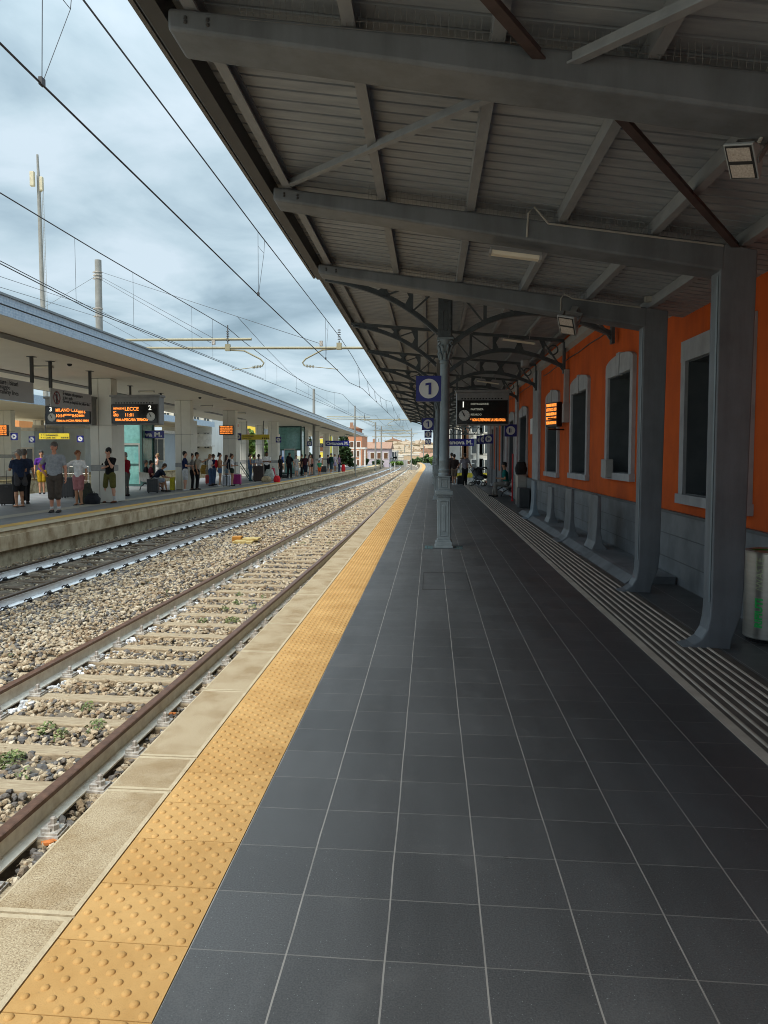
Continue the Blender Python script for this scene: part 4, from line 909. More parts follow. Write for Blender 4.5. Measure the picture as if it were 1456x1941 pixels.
def name_sign(pl, pr, py, Y, h, label):
    a = at(pl, py, Y=Y); b = at(pr, py, Y=Y); w_ = b[0]-a[0]; c = ((a+b)/2)
    root = empty('station_name_sign', c.tolist(), world=False); tag(root, label, 'station sign', 'blue station name signs')
    MB().box(-w_/2, w_/2, -.03, .03, -h/2, h/2).build('panel', M_BLUE, root)
    t = text('lettering', 'Civitanova M.', (-w_/2+w_*.04, -.034, -.01), (1, 0, 0), h*.80, M_SIGNW, root, bold=.012)
    wd = max(v.co.x for v in t.data.vertices)-min(v.co.x for v in t.data.vertices); t.data.transform(Matrix.Translation((-w_*.46, 0, 0)) @ Matrix.Diagonal((w_*.92/wd, 1, 1, 1)) @ Matrix.Translation((w_*.46, 0, 0)))
    MB().box(-w_*.3, -w_*.28, -.01, .01, h/2, h/2+.5).box(w_*.28, w_*.3, -.01, .01, h/2, h/2+.5).build_parts('hanger', M_IRON, root)
name_sign(826, 898.5, 838.5, 42.5, .43, 'blue station name sign over the near platform, behind the iron columns')
name_sign(222, 311, 823.5, 34.5, .38, 'blue station name sign on the island platform, right of the glass lift')
name_sign(617, 662, 840.5, 64, .50, 'farthest blue station name sign at the end of the island platform roof')
def direction_sign(px0, px1, py, Y, h, label, rows):
    a = at(px0, py, Y=Y); b = at(px1, py, Y=Y); w_ = b[0]-a[0]; root = empty('direction_sign', ((a+b)/2).tolist(), world=False); tag(root, label, 'sign', 'yellow direction signs')
    MB().box(-w_/2, w_/2, -.04, .04, -h/2, h/2).build('panel', M_SIGNY, root)
    for i, r in enumerate(rows): text('lettering', r, (-w_*.44, -.043, h*(.22-.46*i)), (1, 0, 0), h*.38, M_BLACK, root, bold=.002)
    g_ = MB()
    for k in range(4): g_.box(w_*.24+k*.065*w_, w_*.28+k*.065*w_, -.044, -.0405, -h*.36, -h*.1)
    g_.build('symbols', M_BLACK, root); MB().box(-w_*.3, -w_*.28, -.01, .01, h/2, h/2+.9).box(w_*.28, w_*.3, -.01, .01, h/2, h/2+.9).build_parts('hanger', M_BLACK, root)
direction_sign(75, 132, 827, 29, .26, 'yellow direction sign left of the big white pillar', ['<  <  Sottopassaggio', '<  <  Uscita  Exit'])
direction_sign(457, 511, 828.5, 45, .34, 'yellow direction sign between far white pillars', ['Sottopassaggio', 'Uscita  Exit'])
# notices hung parallel to the tracks
def notice(p0, p1, hz, label, rows, picto):
    """p0,p1: (y,z) of the top corners; faces the tracks"""
    X = -9.35; root = empty('notice_panel', (X, p0[0], p0[1]-hz)); tag(root, label, 'notice', 'grey notices hung from black posts')
    y0, y1 = p0[0], p1[0]; z1 = p0[1]; z0 = z1-hz
    MB().box(X-.02, X+.02, y0, y1, z0, z1).build('panel', M_SIGNG, root)
    for i, (r, sz, b_) in enumerate(rows): text('lettering', r, (X+.024, y0+(y1-y0)*(.27 if picto else .04), z1-hz*(.20+.22*i)), (0, 1, 0), sz, M_BLACK, root, bold=.002 if b_ else 0)
    if picto:
        cy, cz = y0+(y1-y0)*.13, (z0+z1)/2; r = hz*.34
        MB().tube([(X+.024, cy+r*math.cos(t), cz+r*math.sin(t)) for t in np.linspace(0, 2*PI, 25)], .012, 6).tube([(X+.026, cy-r*.7, cz+r*.7), (X+.026, cy+r*.7, cz-r*.7)], .008, 6).build('ring', mat('dark red ring', (.22, .03, .03), .5), root)
        MB().box(X+.021, X+.0225, cy-.04, cy+.04, cz-.16, cz+.10).box(X+.021, X+.0225, cy-.025, cy+.025, cz+.12, cz+.18).build('figure', M_BLACK, root)
        MB().box(X+.0205, X+.023, y0+(y1-y0)*.25, y1-.05, cz-.02, cz-.012).build('rule', M_BLACK, root)
    for yy in (y0+.03, y1-.03):
        p = MB(); p.box(X-.035, X+.035, yy-.035, yy+.035, z1, 4.16); p.box(X-.09, X+.09, yy-.09, yy+.09, 4.155, 4.168); p.build('post', M_BLACK, root)
nA0 = at(95, 735, X=-9.35); nA1 = at(172, 748, X=-9.35); nB1 = at(62, 726, X=-9.35)
notice((nA0[1], nA0[2]), (nA1[1], nA1[2]), .49, 'grey notice with a red ring pictogram warning not to go beyond the yellow line', [('\u00c8 vietato oltrepassare', .13, 1), ('la linea gialla', .11, 0), ('Do not go beyond the yellow line', .115, 1)], True)
notice((nB1[1]-2.75, nB1[2]), (nB1[1], nB1[2]), .52, 'grey notice at the left edge warning not to cross the railway lines', [('\u00c8 vietato attraversare i binari', .165, 1), ('Servirsi del sottopassaggio', .15, 0), ('Do not cross the railway lines', .16, 0), ('Use the subway', .13, 0)], False)
# ------------------------------------------------------------------ island platform
ZI = 4.17
ip = MB(); solid(ip, -15.6, lambda y: edge2(y)-.02, -1.0, -.30, -6, 150, 2., 1, zf=z2f); solid(ip, -15.6, lambda y: edge2(y)+.05, -.30, -.10, -6, 150, 2., 0, zf=z2f)
solid(ip, -15.6, edge2, -.10, -.012, -6, 150, 2., 0, zf=z2f); ip.build('island_platform', [M_WALLP, M_WALLP2], kind='structure')
s = MB(); strip(s, lambda y: edge2(y)-.42, lambda y: edge2(y)+.03, .0, -6, 150, 2., zf=z2f); s.build('island_platform_edge', M_STONEF, kind='structure')
s = MB(); strip(s, lambda y: edge2(y)-.80, lambda y: edge2(y)-.45, .0, -6, 150, 2., zf=z2f); s.build('yellow_line', mat('yellow safety line', (.55, .33, .08), .8, var=.12), kind='structure')
s = MB(); strip(s, -15.6, lambda y: edge2(y)-.42, -.004, -6, 150, 2., zf=z2f); s.build('island_platform_floor', mat('grey island floor', (.13, .135, .14), .6, scale=1.5, col2=(.20, .205, .21)), kind='structure')
s = MB(); strip(s, lambda y: edge2(y)-2.25, lambda y: edge2(y)-1.75, .002, -6, 150, 2., zf=z2f); s.build('pale_guidance_line', mat('pale guidance paving', (.34, .32, .27), .8, var=.1), kind='structure')
s = MB(); solid(s, -60, -19.2, -1.0, .42, 6, 120, 4., 0); s.build('far_platform', M_WALLP2, kind='structure')
s = MB(); strip(s, -20.0, -19.15, .435, 6, 120, 4., 0); s.build('far_platform_edge', mat('ochre platform edge', (.42, .31, .14), .85, var=.15), kind='structure')
ex = smooth_fn([(0, -6.8), (10, -6.8), (15.3, -6.8), (29, -7.0), (50, -7.35), (75, -7.9), (96, -8.25)])
cr = empty('island_canopy', (-10, 45, ZI)); tag(cr, 'long white flat canopy over the island platform with a pale blue tiled edge', 'canopy')
m = MB(); solid(m, lambda y: ex(y)-7.3, lambda y: ex(y)-.02, ZI, ZI+.10, 2, 95.7, 2.); m.build('soffit', M_SOFFIT, cr)
m = MB(); solid(m, lambda y: ex(y)-7.3, lambda y: ex(y)-.02, ZI+.10, ZI+.30, 2, 95.7, 2.); m.build('roof_slab', M_HOUSE, cr)
m = MB(); solid(m, lambda y: ex(y)-.018, ex, ZI-.01, ZI+.16, 2, 95.8, 2.); solid(m, lambda y: ex(y)-.018, lambda y: ex(y)-.01, ZI+.162, ZI+.18, 2, 95.8, 2., 1); solid(m, lambda y: ex(y)-.018, lambda y: ex(y)+.015, ZI+.182, ZI+.33, 2, 95.8, 2.)
m.box(ex(95.8)-7.3, ex(95.8), 95.75, 95.80, ZI-.01, ZI+.33); m.build('fascia', [M_MOSAIC, M_DARKM], cr)
m = MB(); solid(m, lambda y: ex(y)-.2, lambda y: ex(y)+.04, ZI+.332, ZI+.375, 2, 95.9, 2.); m.build('metal_coping', mat('grey metal coping', (.22, .24, .25), .45, .4), cr)
m = MB(); solid(m, lambda y: ex(y)-7.34, lambda y: ex(y)-7.30, ZI-.01, ZI+.33, 2, 95.8, 2.); m.build('rear_fascia', M_MOSAIC, cr)
for (a, b, dx) in ((2, 29, -1.28), (29.6, 60, -1.28), (62, 75, -1.3), (4, 27.5, -5.0), (28.4, 36.5, -5.0), (39, 48, -5.0), (84, 95, -1.3)):
    m = MB(); solid(m, lambda y: ex(y)+dx-.17, lambda y: ex(y)+dx+.17, ZI-.03, ZI+.0, a, b, 2.); m.build('lighting_channel', mat('dark lighting channel', (.13, .12, .11), .5), cr)
def pillar(x, y, w_, label, zt_=ZI, z0=None, grp='white pillars of the island canopy'):
    z0 = z2f(y) if z0 is None else z0; root = empty('canopy_pillar', (x, y, z0)); tag(root, label, 'pillar', grp)
    m = MB(); d = .22; g_ = .008
    for (xa, xb) in ((x-w_/2, x-g_-.08), (x+g_-.08, x+w_/2)):
        for (za, zb_) in ((z0+.02, z0+1.05), (z0+1.25, z0+2.55), (z0+2.565, zt_-.012)): m.box(xa, xb, y-d, y+d, za, zb_)
    m.build('cladding', M_WHITE, root, bevel=.01)
    MB().box(x-w_/2+.015, x+w_/2-.015, y-d+.02, y+d-.02, z0, zt_).build('core', M_HOUSE, root)
    MB().box(x-w_/2-.004, x+w_/2+.004, y-d-.004, y+d+.004, z0+1.06, z0+1.24).build('grey_band', mat('grey pillar band', (.32, .33, .33), .5), root)
    MB().box(x-w_/2+.05, x+w_/2-.05, y+d, y+d+.65, z0+.02, zt_-.9).build('rear_wing', M_WHITE, root, bevel=.01)
PIL = [(-9.99, 20.95, 'big white pillar between the two departure boards'), (-10.56, 30.5, 'second white pillar, beside the bench'), (-10.55, 38.2, 'third white pillar, carrying an orange monitor'), (-11.16, 52.3, 'fourth white pillar, with a diagonal bar sign'), (-11.42, 61.0, 'fifth white pillar along the island platform'),
       (-11.41, 67.5, 'sixth white pillar along the island platform'), (-11.55, 75.4, 'seventh white pillar along the island platform'), (-11.56, 83.2, 'eighth white pillar, next to last'), (-11.69, 92.8, 'last white pillar at the far end of the island roof')]
for x, y, l_ in PIL: pillar(x, y, .74, l_)
for x, y, l_ in ((-13.7, 58.4, 'white pillar of the rear row, seen between the third and fourth pillars'), (-13.5, 52.3, 'white pillar of the rear row, just right of the third pillar')): pillar(x, y, .55, l_)
for (px, py) in ((80, 695), (278, 742), (392, 769), (456, 783), (300, 774)):
    c = at(px, py, Z=ZI-.03); tube_lamp(c.tolist(), .62, 'ceiling lamp on the island canopy soffit '+{80: 'left of the notices', 278: 'above the right departure board', 392: 'between second and third pillar', 456: 'right of the third pillar', 300: 'behind the right departure board'}[px], 0.01)
for (px, py) in ((132, 691), (379, 754)):
    c = at(px, py, Z=ZI-.02); o = MB().sphere((c[0], c[1], c[2]), (.07, .07, .05), 10).build('dome_camera', M_BLACK); tag(o, 'small dark dome on the island canopy soffit, '+('left one' if px < 200 else 'right one'), 'dome camera', 'soffit domes')
for (px, py) in ((247, 731), (305, 745)):
    c = at(px, py, Z=ZI); m = MB(); m.box(c[0]-.03, c[0]+.03, c[1]-.03, c[1]+.03, 3.25, 4.17); m.box(c[0]-.08, c[0]+.08, c[1]-.08, c[1]+.08, 4.15, 4.168); o = m.build('hanging_post', M_BLACK); tag(o, 'black hanging post '+('left' if px < 300 else 'right')+' above the right departure board', 'post', 'black hanging posts')
# canopy and pillars of the farther platform
fc = empty('far_canopy', (-23, 40, 4.2)); tag(fc, 'canopy of the farther platform with a pale blue tiled edge, at the left', 'canopy')
MB().box(-29.5, -18.7, 22, 62, 4.17, 4.22).build('soffit', M_SOFFIT, fc)
MB().box(-18.70, -18.66, 22, 62, 4.15, 4.62).build('fascia', M_MOSAIC, fc)
for x, y, l_ in ((-23.2, 37.1, 'broad white pillar of the farther platform at the left edge'), (-27.9, 48.8, 'white pillar of the farther platform behind the small blue signs'), (-26.6, 51.5, 'white pillar of the farther platform behind the yellow sign'), (-23.2, 56.6, 'white pillar of the farther platform right of the glass lift')): pillar(x, y, .72 if y < 40 else .62, l_, 4.168, .42, 'white pillars of the farther platform')
# glass lift shafts
M_GREEN = mat('dark green steel', (.025, .075, .07), .5)
M_GL = mat('green tinted glass', (.14, .34, .32), .08, var=.2, spec=.8)
def lift(x0, x1, y, z0, z1, label):
    root = empty('lift_shaft', ((x0+x1)/2, y, z0)); tag(root, label, 'lift shaft', 'glass lift shafts')
    D = 1.6; m = MB()
    for (x, yy) in ((x0, y), (x1, y), (x0, y+D), (x1, y+D)): m.box(x-.06, x+.06, yy-.06, yy+.06, z0, z1)
    for z in (z0+.05, z0+1.1, z0+2.1, z1-.06): m.box(x0+.06, x1-.06, y-.04, y+.04, z-.05, z+.05); m.box(x0+.06, x1-.06, y+D-.04, y+D+.04, z-.05, z+.05)
    m.build('steel_frame', M_GREEN, root)
    MB().box(x0+.061, x1-.061, y+.0, y+.012, z0+2.15, z1-.12).build('glass_front', M_GL, root)
    MB().box(x1-.006, x1+.006, y+.061, y+D-.061, z0+.1, z1-.1).build('glass_side', M_GL, root)
    dm = MB(); xm = x0+(x1-x0)*.55; dm.box(xm-.55, xm-.48, y-.05, y-.041, z0+.1, z0+2.1); dm.box(xm+.38, xm+.45, y-.05, y-.041, z0+.1, z0+2.1); dm.box(xm-.55, xm+.45, y-.05, y-.041, z0+2.1, z0+2.2); dm.build('door_frame', M_STAIN, root)
    MB().box(xm-.47, xm+.37, y-.02, y-.01, z0+.1, z0+2.09).build('door', M_GL, root)
    mc = MB(); mc.box(x0+.35, x0+.42, y+.3, y+.4, z0+2.2, z1-.1); mc.box(x0+.5, x0+.9, y+.5, y+.9, z0+2.2, z0+2.6); mc.box(x0+.62, x0+.70, y+.4, y+.5, z0+2.5, z1-.2); mc.build('lift_machinery', M_BLACK, root)
a = at(228, 905, Y=34); b = at(262, 905, Y=34); lift(a[0], b[0]+.2, 34, .06, 4.16, 'near green steel and glass lift shaft right of the big white pillar')
a = at(526, 900, Y=60); b = at(571, 900, Y=60); lift(a[0], b[0], 60, 0.0, 4.16, 'far dark green glass lift shaft between the fourth and sixth pillars')
# railings and steel fence on the island
for (p0, p1, Y, lb) in ((118, 168, 31.5, 'low metal railing behind the man in pink shorts'), (453, 512, 47, 'grey metal railing behind the woman with a braid')):
    a = at(p0, 900, Y=Y); b = at(p1, 900, Y=Y); m = MB(); z = z2f(Y)
    for zz_ in (z+.35, z+.70, z+1.05): m.tube([(a[0], Y, zz_), (b[0], Y, zz_)], .02, 8)
    for t in np.linspace(0, 1, 5): x = a[0]+(b[0]-a[0])*t; m.tube([(x, Y, z), (x, Y, z+1.05)], .022, 8)
    o = m.build('railing', M_STAIN); tag(o, lb, 'railing', 'railings on the island platform')
# ------------------------------------------------------------------ overhead line
def wire(pts, label, r=.009, grp='overhead wires'):
    o = MB().tube(pts, r, 5).build('overhead_wire', M_WIRE); return tag(o, label, 'wire', grp)
GY = 21.6
def cat_z(y, z0, sup, sag):
    for a, b in zip(sup[:-1], sup[1:]):
        if a <= y <= b: t = (y-a)/(b-a); return z0-sag*4*t*(1-t)
    return z0
SUP = [GY-32, GY, 48.5, 75.5, 102, 130, 158]
ysw = list(np.arange(24, 158, 2.5))
c1p = [(-2.50, -4, 4.95), (-2.42, .5, 4.80), (-2.40, 3.3, 4.725), (-2.2, 10.27, 4.45), (-2.1, 20.28, 4.30)]+[(t1(y)+(.12 if int(y/26) % 2 else -.12), y, 4.30) for y in ysw]
k1p = [(-2.48, -3, 6.2), (-2.35, 4.22, 5.79), (-2.2, 10.3, 5.54), (-2.1, 20.95, 5.42)]+[(t1(y), y, cat_z(y, 5.42, SUP, .55)) for y in ysw]
c2p = [(-6.55, 2, 5.15), (-6.4, 9.43, 4.87), (-6.3, 12.67, 4.69), (-6.1, 22.2, 4.72)]+[(t2(y), y, 4.70) for y in ysw]
k2p = [(-6.55, 2, 6.12), (-6.4, 9.48, 6.05), (-6.3, 12.96, 6.0), (-6.1, 22.13, 5.98)]+[(t2(y), y, cat_z(y, 5.98, SUP, .55)) for y in ysw]
wire(c1p, 'lower contact wire over the nearer track', .010); wire(k1p, 'upper carrying wire over the nearer track, closest to the canopy edge', .010)
wire(c2p, 'lower contact wire over the farther track', .010); wire([(x+.07, y, z+.01) for x, y, z in c2p[:6]], 'second parallel contact wire over the farther track', .008); wire(k2p, 'upper carrying wire over the farther track', .012)
def ipt(pts, y):
    ys = [p[1] for p in pts]; return np.array([np.interp(y, ys, [p[k] for p in pts]) for k in range(3)])
def droppers(cp, kp, ys, what, loops):
    for i, y in enumerate(ys):
        a, b = ipt(kp, y), ipt(cp, y); root = empty('dropper', b); tag(root, what, 'dropper', what)
        m = MB(); m.tube([a, b], .004, 4)
        if loops: m.tube([a+(0, .5, 0), a+(0, .45, -.25), b], .004, 4); m.tube([a, a+(0, 0, -.25), a+(0, .45, -.25)], .004, 4); m.box(b[0]-.015, b[0]+.015, b[1]-.03, b[1]+.03, b[2]-.01, b[2]+.05)
        m.build('wire', M_WIRE, root)
droppers(c1p, k1p, [3.55, 10.27, 17.9, 26, 30, 34, 38, 43, 52, 58, 64, 70], 'thin droppers hanging between the two wires of the nearer track', True)
droppers(c2p, k2p, [11.9, 14.6, 18.6, 20.5, 27, 29, 33, 36, 42, 45, 52, 60, 68], 'thin droppers hanging between the two wires of the farther track', False)
# feeder wires to the mast behind the island roof
MX, MY = -16.4, 34.3
def fz(px, py): return at(px, py, Y=MY)
for (p, q, lb) in (((0, 523), (183, 585), 'upper of two feeder wires at the left running to the round mast'), ((0, 545), (183, 600), 'lower of two feeder wires at the left running to the round mast')):
    b = fz(*q); a = at(p[0]-60, p[1]-19, Y=MY-14); wire([a, b], lb, .010); e = at(q[0]+150, q[1]+ (78 if q[1] < 590 else 82), Y=60); wire([b, e], lb.replace('at the left running to', 'continuing right from'), .010)
for (q, e, Y, lb) in (((190, 515), (609, 652), GY, 'highest stay wire from the round mast to the gantry tube'), ((190, 524), (408, 643), GY, 'middle stay wire from the round mast to the gantry tube'), ((190, 529), (400, 650), GY, 'lower stay wire from the round mast to the gantry tube'), ((184, 522), (85, 582), 40, 'slanting guy wire at the left of the round mast')):
    wire([fz(*q), at(*e, Y=Y)], lb, .009)
mr = empty('round_mast', (MX, MY, -.9)); tag(mr, 'round concrete mast rising behind the island canopy, with clamps near its top', 'mast')
t_ = at(186, 493, Y=MY); MB().tube([(t_[0], MY, -.9), (t_[0], MY, t_[2])], [.21, .165], 14).build('pole', M_MAST, mr, smooth=50)
m = MB()
for py in (516, 522, 528, 585, 600): z = at(186, py, Y=MY)[2]; m.tube([(t_[0], MY, z-.03), (t_[0], MY, z+.03)], .20, 12); m.box(t_[0]-.28, t_[0]-.2, MY-.05, MY+.05, z-.03, z+.03)
m.build('clamps', M_STEELW, mr)
def gantry(Y, arms, label, xl, xr, zl, zu_, xu):
    root = empty('gantry', (xl, Y, zl)); tag(root, label, 'gantry', 'overhead line gantries')
    m = MB(); m.tube([(xl, Y, zl+.05), (xr, Y, zl-.12)], .045, 10); m.build('lower_tube', M_PIPE, root, smooth=60)
    MB().tube([(xl, Y, zl+.28), (xu, Y, zl+.22)], .045, 10).build('upper_tube', M_PIPE, root, smooth=60)
    for (x, xe, ze, sgn, zk) in arms:
        zt_ = zl-.02
        m = MB(); m.tube([(x+.10*sgn, Y, zt_-.10), (x-.55*sgn, Y, zt_-.14), (x-1.1*sgn, Y, zt_-.42), (x-1.22*sgn, Y, zt_-.55), (x-1.15*sgn, Y, zt_-.66)], .026, 8)
        m.tube([(x-1.15*sgn, Y, zt_-.66), (xe, Y, zt_-.78), (xe, Y, ze)], .014, 6)
        for k in range(6): p = np.array((x-1.15*sgn, Y, zt_-.66))+np.array(((.05+.05*k)*sgn, 0, -.006*k)); m.obox(p, (.006, 0, 0), (0, .045, 0), (0, 0, .045))
        m.box(x-.08, x+.08, Y-.06, Y+.06, zt_-.14, zt_+.08); m.build('registration_arm', M_PIPE, root)
        ins = MB(); ins.tube([(x, Y, zt_+.06), (x, Y, zk)], .02, 6)
        for k in range(5): ins.lathe([(.02, -.012), (.055, -.01), (.05, .008), (.02, .02)], (x, Y, zt_+.20+.075*k), 10)
        ins.build('insulator', M_DARKM, root)
zl = at(478, 655.5, Y=GY)[2]
gantry(GY, [(at(643, 660, Y=GY)[0], at(640, 703, Y=GY)[0], at(640, 703, Y=GY)[2], 1, 5.42), (at(432, 652, Y=GY)[0], at(440, 695, Y=GY)[0], at(440, 695, Y=GY)[2], -1, 5.98)], 'nearest khaki tube gantry across both tracks, with curved registration arms', -16., -.9, zl, zl+.2, at(477, 646, Y=GY)[0])
for k, px in enumerate((609, 405)):
    c = at(px, 652 if k == 0 else 650, Y=GY); o = MB().box(c[0]-.05, c[0]+.05, GY-.05, GY+.05, c[2]-.06, c[2]+.1).build('wire_anchor', M_STEELW); tag(o, ('right' if k == 0 else 'left')+' wire anchor clamped on the nearest gantry tube', 'clamp')
gantry(75.5, [(-2.6, -2.1, 4.35, 1, 5.42), (-6.3, -5.5, 4.72, -1, 5.98)], 'second gantry of crossed tubes at the far mast of the island platform', -10.4, -.6, 5.50, 5.7, -5.7)
def mast(px, ptop, Y, label, arm=0, r=.14):
    t_ = at(px, ptop, Y=Y); root = empty('line_mast', (t_[0], Y, -.8)); tag(root, label, 'mast', 'overhead line masts')
    MB().tube([(t_[0], Y, -.8), (t_[0], Y, t_[2])], [r, r*.75], 10).build('pole', M_MAST, root, smooth=50)
    if arm:
        m = MB(); d = math.copysign(1, arm); L_ = abs(arm); z = t_[2]-1.2
        m.tube([(t_[0]-d*.3, Y, z), (t_[0]+d*L_, Y, z-.05)], .045, 8); m.tube([(t_[0], Y, z+.8), (t_[0]+d*L_*.8, Y, z)], .015, 6); m.tube([(t_[0]+d*L_*.95, Y, z), (t_[0]+d*L_*.7, Y, z-.6), (t_[0]+d*L_*.4, Y, z-.75)], .025, 6); m.build('arm', M_PIPE, root)
mast(673, 769, 76, 'tall mast standing on the far end of the island platform', 0, .10)
mast(595, 737, 58, 'mast top showing above the island canopy edge')
mast(712, 800, 104, 'first of the close group of masts beyond the island platform', 5.2)
mast(723, 808, 118, 'second of the close group of masts, with a cross arm', 6)
mast(718, 832, 140, 'short mast between two taller ones in the close group', 0)
mast(737, 839, 165, 'thin distant mast right of the close group', 5)
mast(780, 812, 108, 'mast in front of the hill town, with cross arms', -6, .10)
mast(803, 842, 150, 'thin pale mast beside the far end of the near platform', 0, .12)
for i, (px, pt, Y, a_) in enumerate(((745, 850, 190, 6), (760, 852, 205, 0), (767, 846, 215, -5))): mast(px, pt, Y, 'thin distant mast in front of the hill town, '+('left', 'middle', 'right')[i]+' of three', a_)
for i, (pa, pb, Ya, Yb) in enumerate((((596, 745), (712, 802), 58, 104), ((673, 775), (723, 810), 76, 118), ((712, 812), (780, 815), 104, 108), ((723, 815), (737, 842), 118, 165), ((450, 600), (596, 740), 30, 58), ((560, 735), (815, 855), 58, 160), ((700, 815), (815, 818), 100, 106))):
    a = at(*pa, Y=Ya); b = at(*pb, Y=Yb); mid = (a+b)/2-(0, 0, .35); wire([a, (a+mid)/2-(0, 0, .06), mid, (b+mid)/2-(0, 0, .06), b], 'thin slack wire strung between the distant masts', .012, 'slack wires between distant masts')
# telecom tower
tw = at(72, 293, Y=60); tr_ = empty('telecom_mast', (tw[0], 60, -1)); tag(tr_, 'tall tapered telecom mast with antenna panels and ladder rising at the far left', 'telecom mast')
zb_ = at(78, 600, Y=60)
MB().tube([(tw[0]+.35, 60, -1), (tw[0], 60, tw[2]-1.8), (tw[0], 60, tw[2]-1.8), (tw[0]-.05, 60, tw[2])], [.26, .15, .12, .09], 12).build('pole', M_MAST, tr_, smooth=50)
m = MB(); c = at(67, 340, Y=59.6); m.box(c[0]-.42, c[0]-.05, 59.4, 59.7, c[2]-.6, c[2]+.65); c = at(78, 348, Y=59.8); m.box(c[0]-.05, c[0]+.2, 59.6, 59.9, c[2]-.6, c[2]+.55); m.box(c[0]-.3, c[0]-.12, 59.9, 60.2, c[2]-.6, c[2]+.5)
m.build('antenna_panels', mat('beige antenna panel', (.46, .42, .30), .6), tr_, bevel=.03)
m = MB(); lx = tw[0]+.45
for q in (0, .22): m.tube([(lx+q*.6+.25, 59.8, 3), (lx+q*.6-.05, 59.8, tw[2]-2.5)], .018, 5)
for k in range(60): z = 9+k*.28; t = (z-3)/(tw[2]-5.5); m.bar((lx+.25-.3*t, 59.8, z), (lx+.25+.13-.3*t, 59.8, z), .015, .015)
m.build('ladder', M_MAST, tr_)
# ------------------------------------------------------------------ people
def skinmat(nm, c): return mat('skin '+nm, c, .6, var=.08, scale=12, spec=.3)
SK = {'fair': skinmat('fair', (.62, .35, .25)), 'tan': skinmat('tan', (.48, .25, .15)), 'brown': skinmat('brown', (.20, .09, .05)), 'red': skinmat('ruddy', (.60, .28, .19))}
CLM = {}
def cloth(nm, c, var=.18):
    if nm not in CLM: CLM[nm] = mat('cloth '+nm, c, .9, var=var, scale=14, bump=.5, bscale=22, spec=.2)
    return CLM[nm]
HAIR = {k: mat('hair '+k, c, .65, var=.3, scale=40, bump=.6, bscale=90) for k, c in {'black': (.010, .009, .009), 'brown': (.045, .022, .012), 'grey': (.22, .21, .20), 'greybrown': (.10, .085, .075), 'blonde': (.30, .19, .09), 'ginger': (.20, .065, .02)}.items()}
M_EYE = mat('eye dark', (.03, .02, .02), .3); M_LIP = mat('lips', (.33, .11, .09), .6); M_SOLE = mat('white rubber', (.6, .6, .58), .6)
def capsule(mb, a, b, ra, rb, fl=(1, 1), lat=None, n=12, m=0):
    """closed tapered limb with rounded ends; fl = (lateral, front) flattening"""
    a, b = np.array(a, float), np.array(b, float); d = b-a; ln = np.linalg.norm(d)+1e-9; d /= ln
    lat = np.array(lat if lat is not None else (1, 0, 0), float); lat = lat-d*(lat @ d)
    if np.linalg.norm(lat) < .1: lat = np.array((0, 1., 0))-d*d[1]
    lat /= np.linalg.norm(lat); fr = np.cross(d, lat); vs = []; rings = []
    for t in (-80, -50, -20): t = math.radians(t); rings.append((ra*math.sin(t), ra*math.cos(t)))
    for f in (0, .33, .66, 1): rings.append((ln*f, ra+(rb-ra)*f))
    for t in (20, 50, 80): t = math.radians(t); rings.append((ln+rb*math.sin(t), rb*math.cos(t)))
    for z, r in rings:
        for k in range(n): q = 2*PI*k/n; vs.append(a+d*z+r*(lat*math.cos(q)*fl[0]+fr*math.sin(q)*fl[1]))
    R = len(rings); fs = [(i*n+k, i*n+(k+1) % n, (i+1)*n+(k+1) % n, (i+1)*n+k) for i in range(R-1) for k in range(n)]
    fs += [tuple(range(n))[::-1], tuple((R-1)*n+k for k in range(n))]
    mb.add(vs, fs, m)
def remesh(mb, name, mats, parent, vox, smooth=3, extra=None):
    me = bpy.data.meshes.new(name); me.from_pydata(mb.V, [], mb.F); fixn(me)
    o = bpy.data.objects.new(name, me); C.objects.link(o)
    r = o.modifiers.new('r', 'REMESH'); r.mode = 'VOXEL'; r.voxel_size = vox; r.use_smooth_shade = True
    s = o.modifiers.new('s', 'SMOOTH'); s.factor = .5; s.iterations = smooth
    dg = bpy.context.evaluated_depsgraph_get(); me2 = bpy.data.meshes.new_from_object(o.evaluated_get(dg))
    bpy.data.objects.remove(o); bpy.data.meshes.remove(me); me2.name = name; me2.materials.clear()
    for m in (mats if isinstance(mats, (list, tuple)) else [mats]): me2.materials.append(m)
    if extra is not None:
        bm = bmesh.new(); bm.from_mesh(me2); ex_ = bpy.data.meshes.new('x'); ex_.from_pydata(extra.V, [], extra.F); ex_.polygons.foreach_set('material_index', extra.K); fixn(ex_)
        bm.from_mesh(ex_); bm.to_mesh(me2); bm.free(); bpy.data.meshes.remove(ex_)
    me2.polygons.foreach_set('use_smooth', [True]*len(me2.polygons)); return link(name, me2, parent)
ARMS = {'down': ((.035, -.01, -.165), (.045, .03, -.30)), 'hip': ((.10, -.05, -.13), (.015, .03, -.235)), 'cross': ((.03, .03, -.16), (-.11, .11, -.135)), 'chin': ((.00, .09, -.14), (-.06, .11, .0)),
        'hold': ((.03, .0, -.165), (.0, .13, -.16)), 'out': ((.06, .13, -.05), (.07, .27, .04)), 'up': ((.10, .11, -.07), (.08, .22, .045)), 'phone': ((.03, .03, -.16), (-.03, .14, -.09)), 'back': ((.04, -.06, -.15), (.0, -.10, -.27)), 'side': ((.07, .0, -.15), (.14, .04, -.26))}
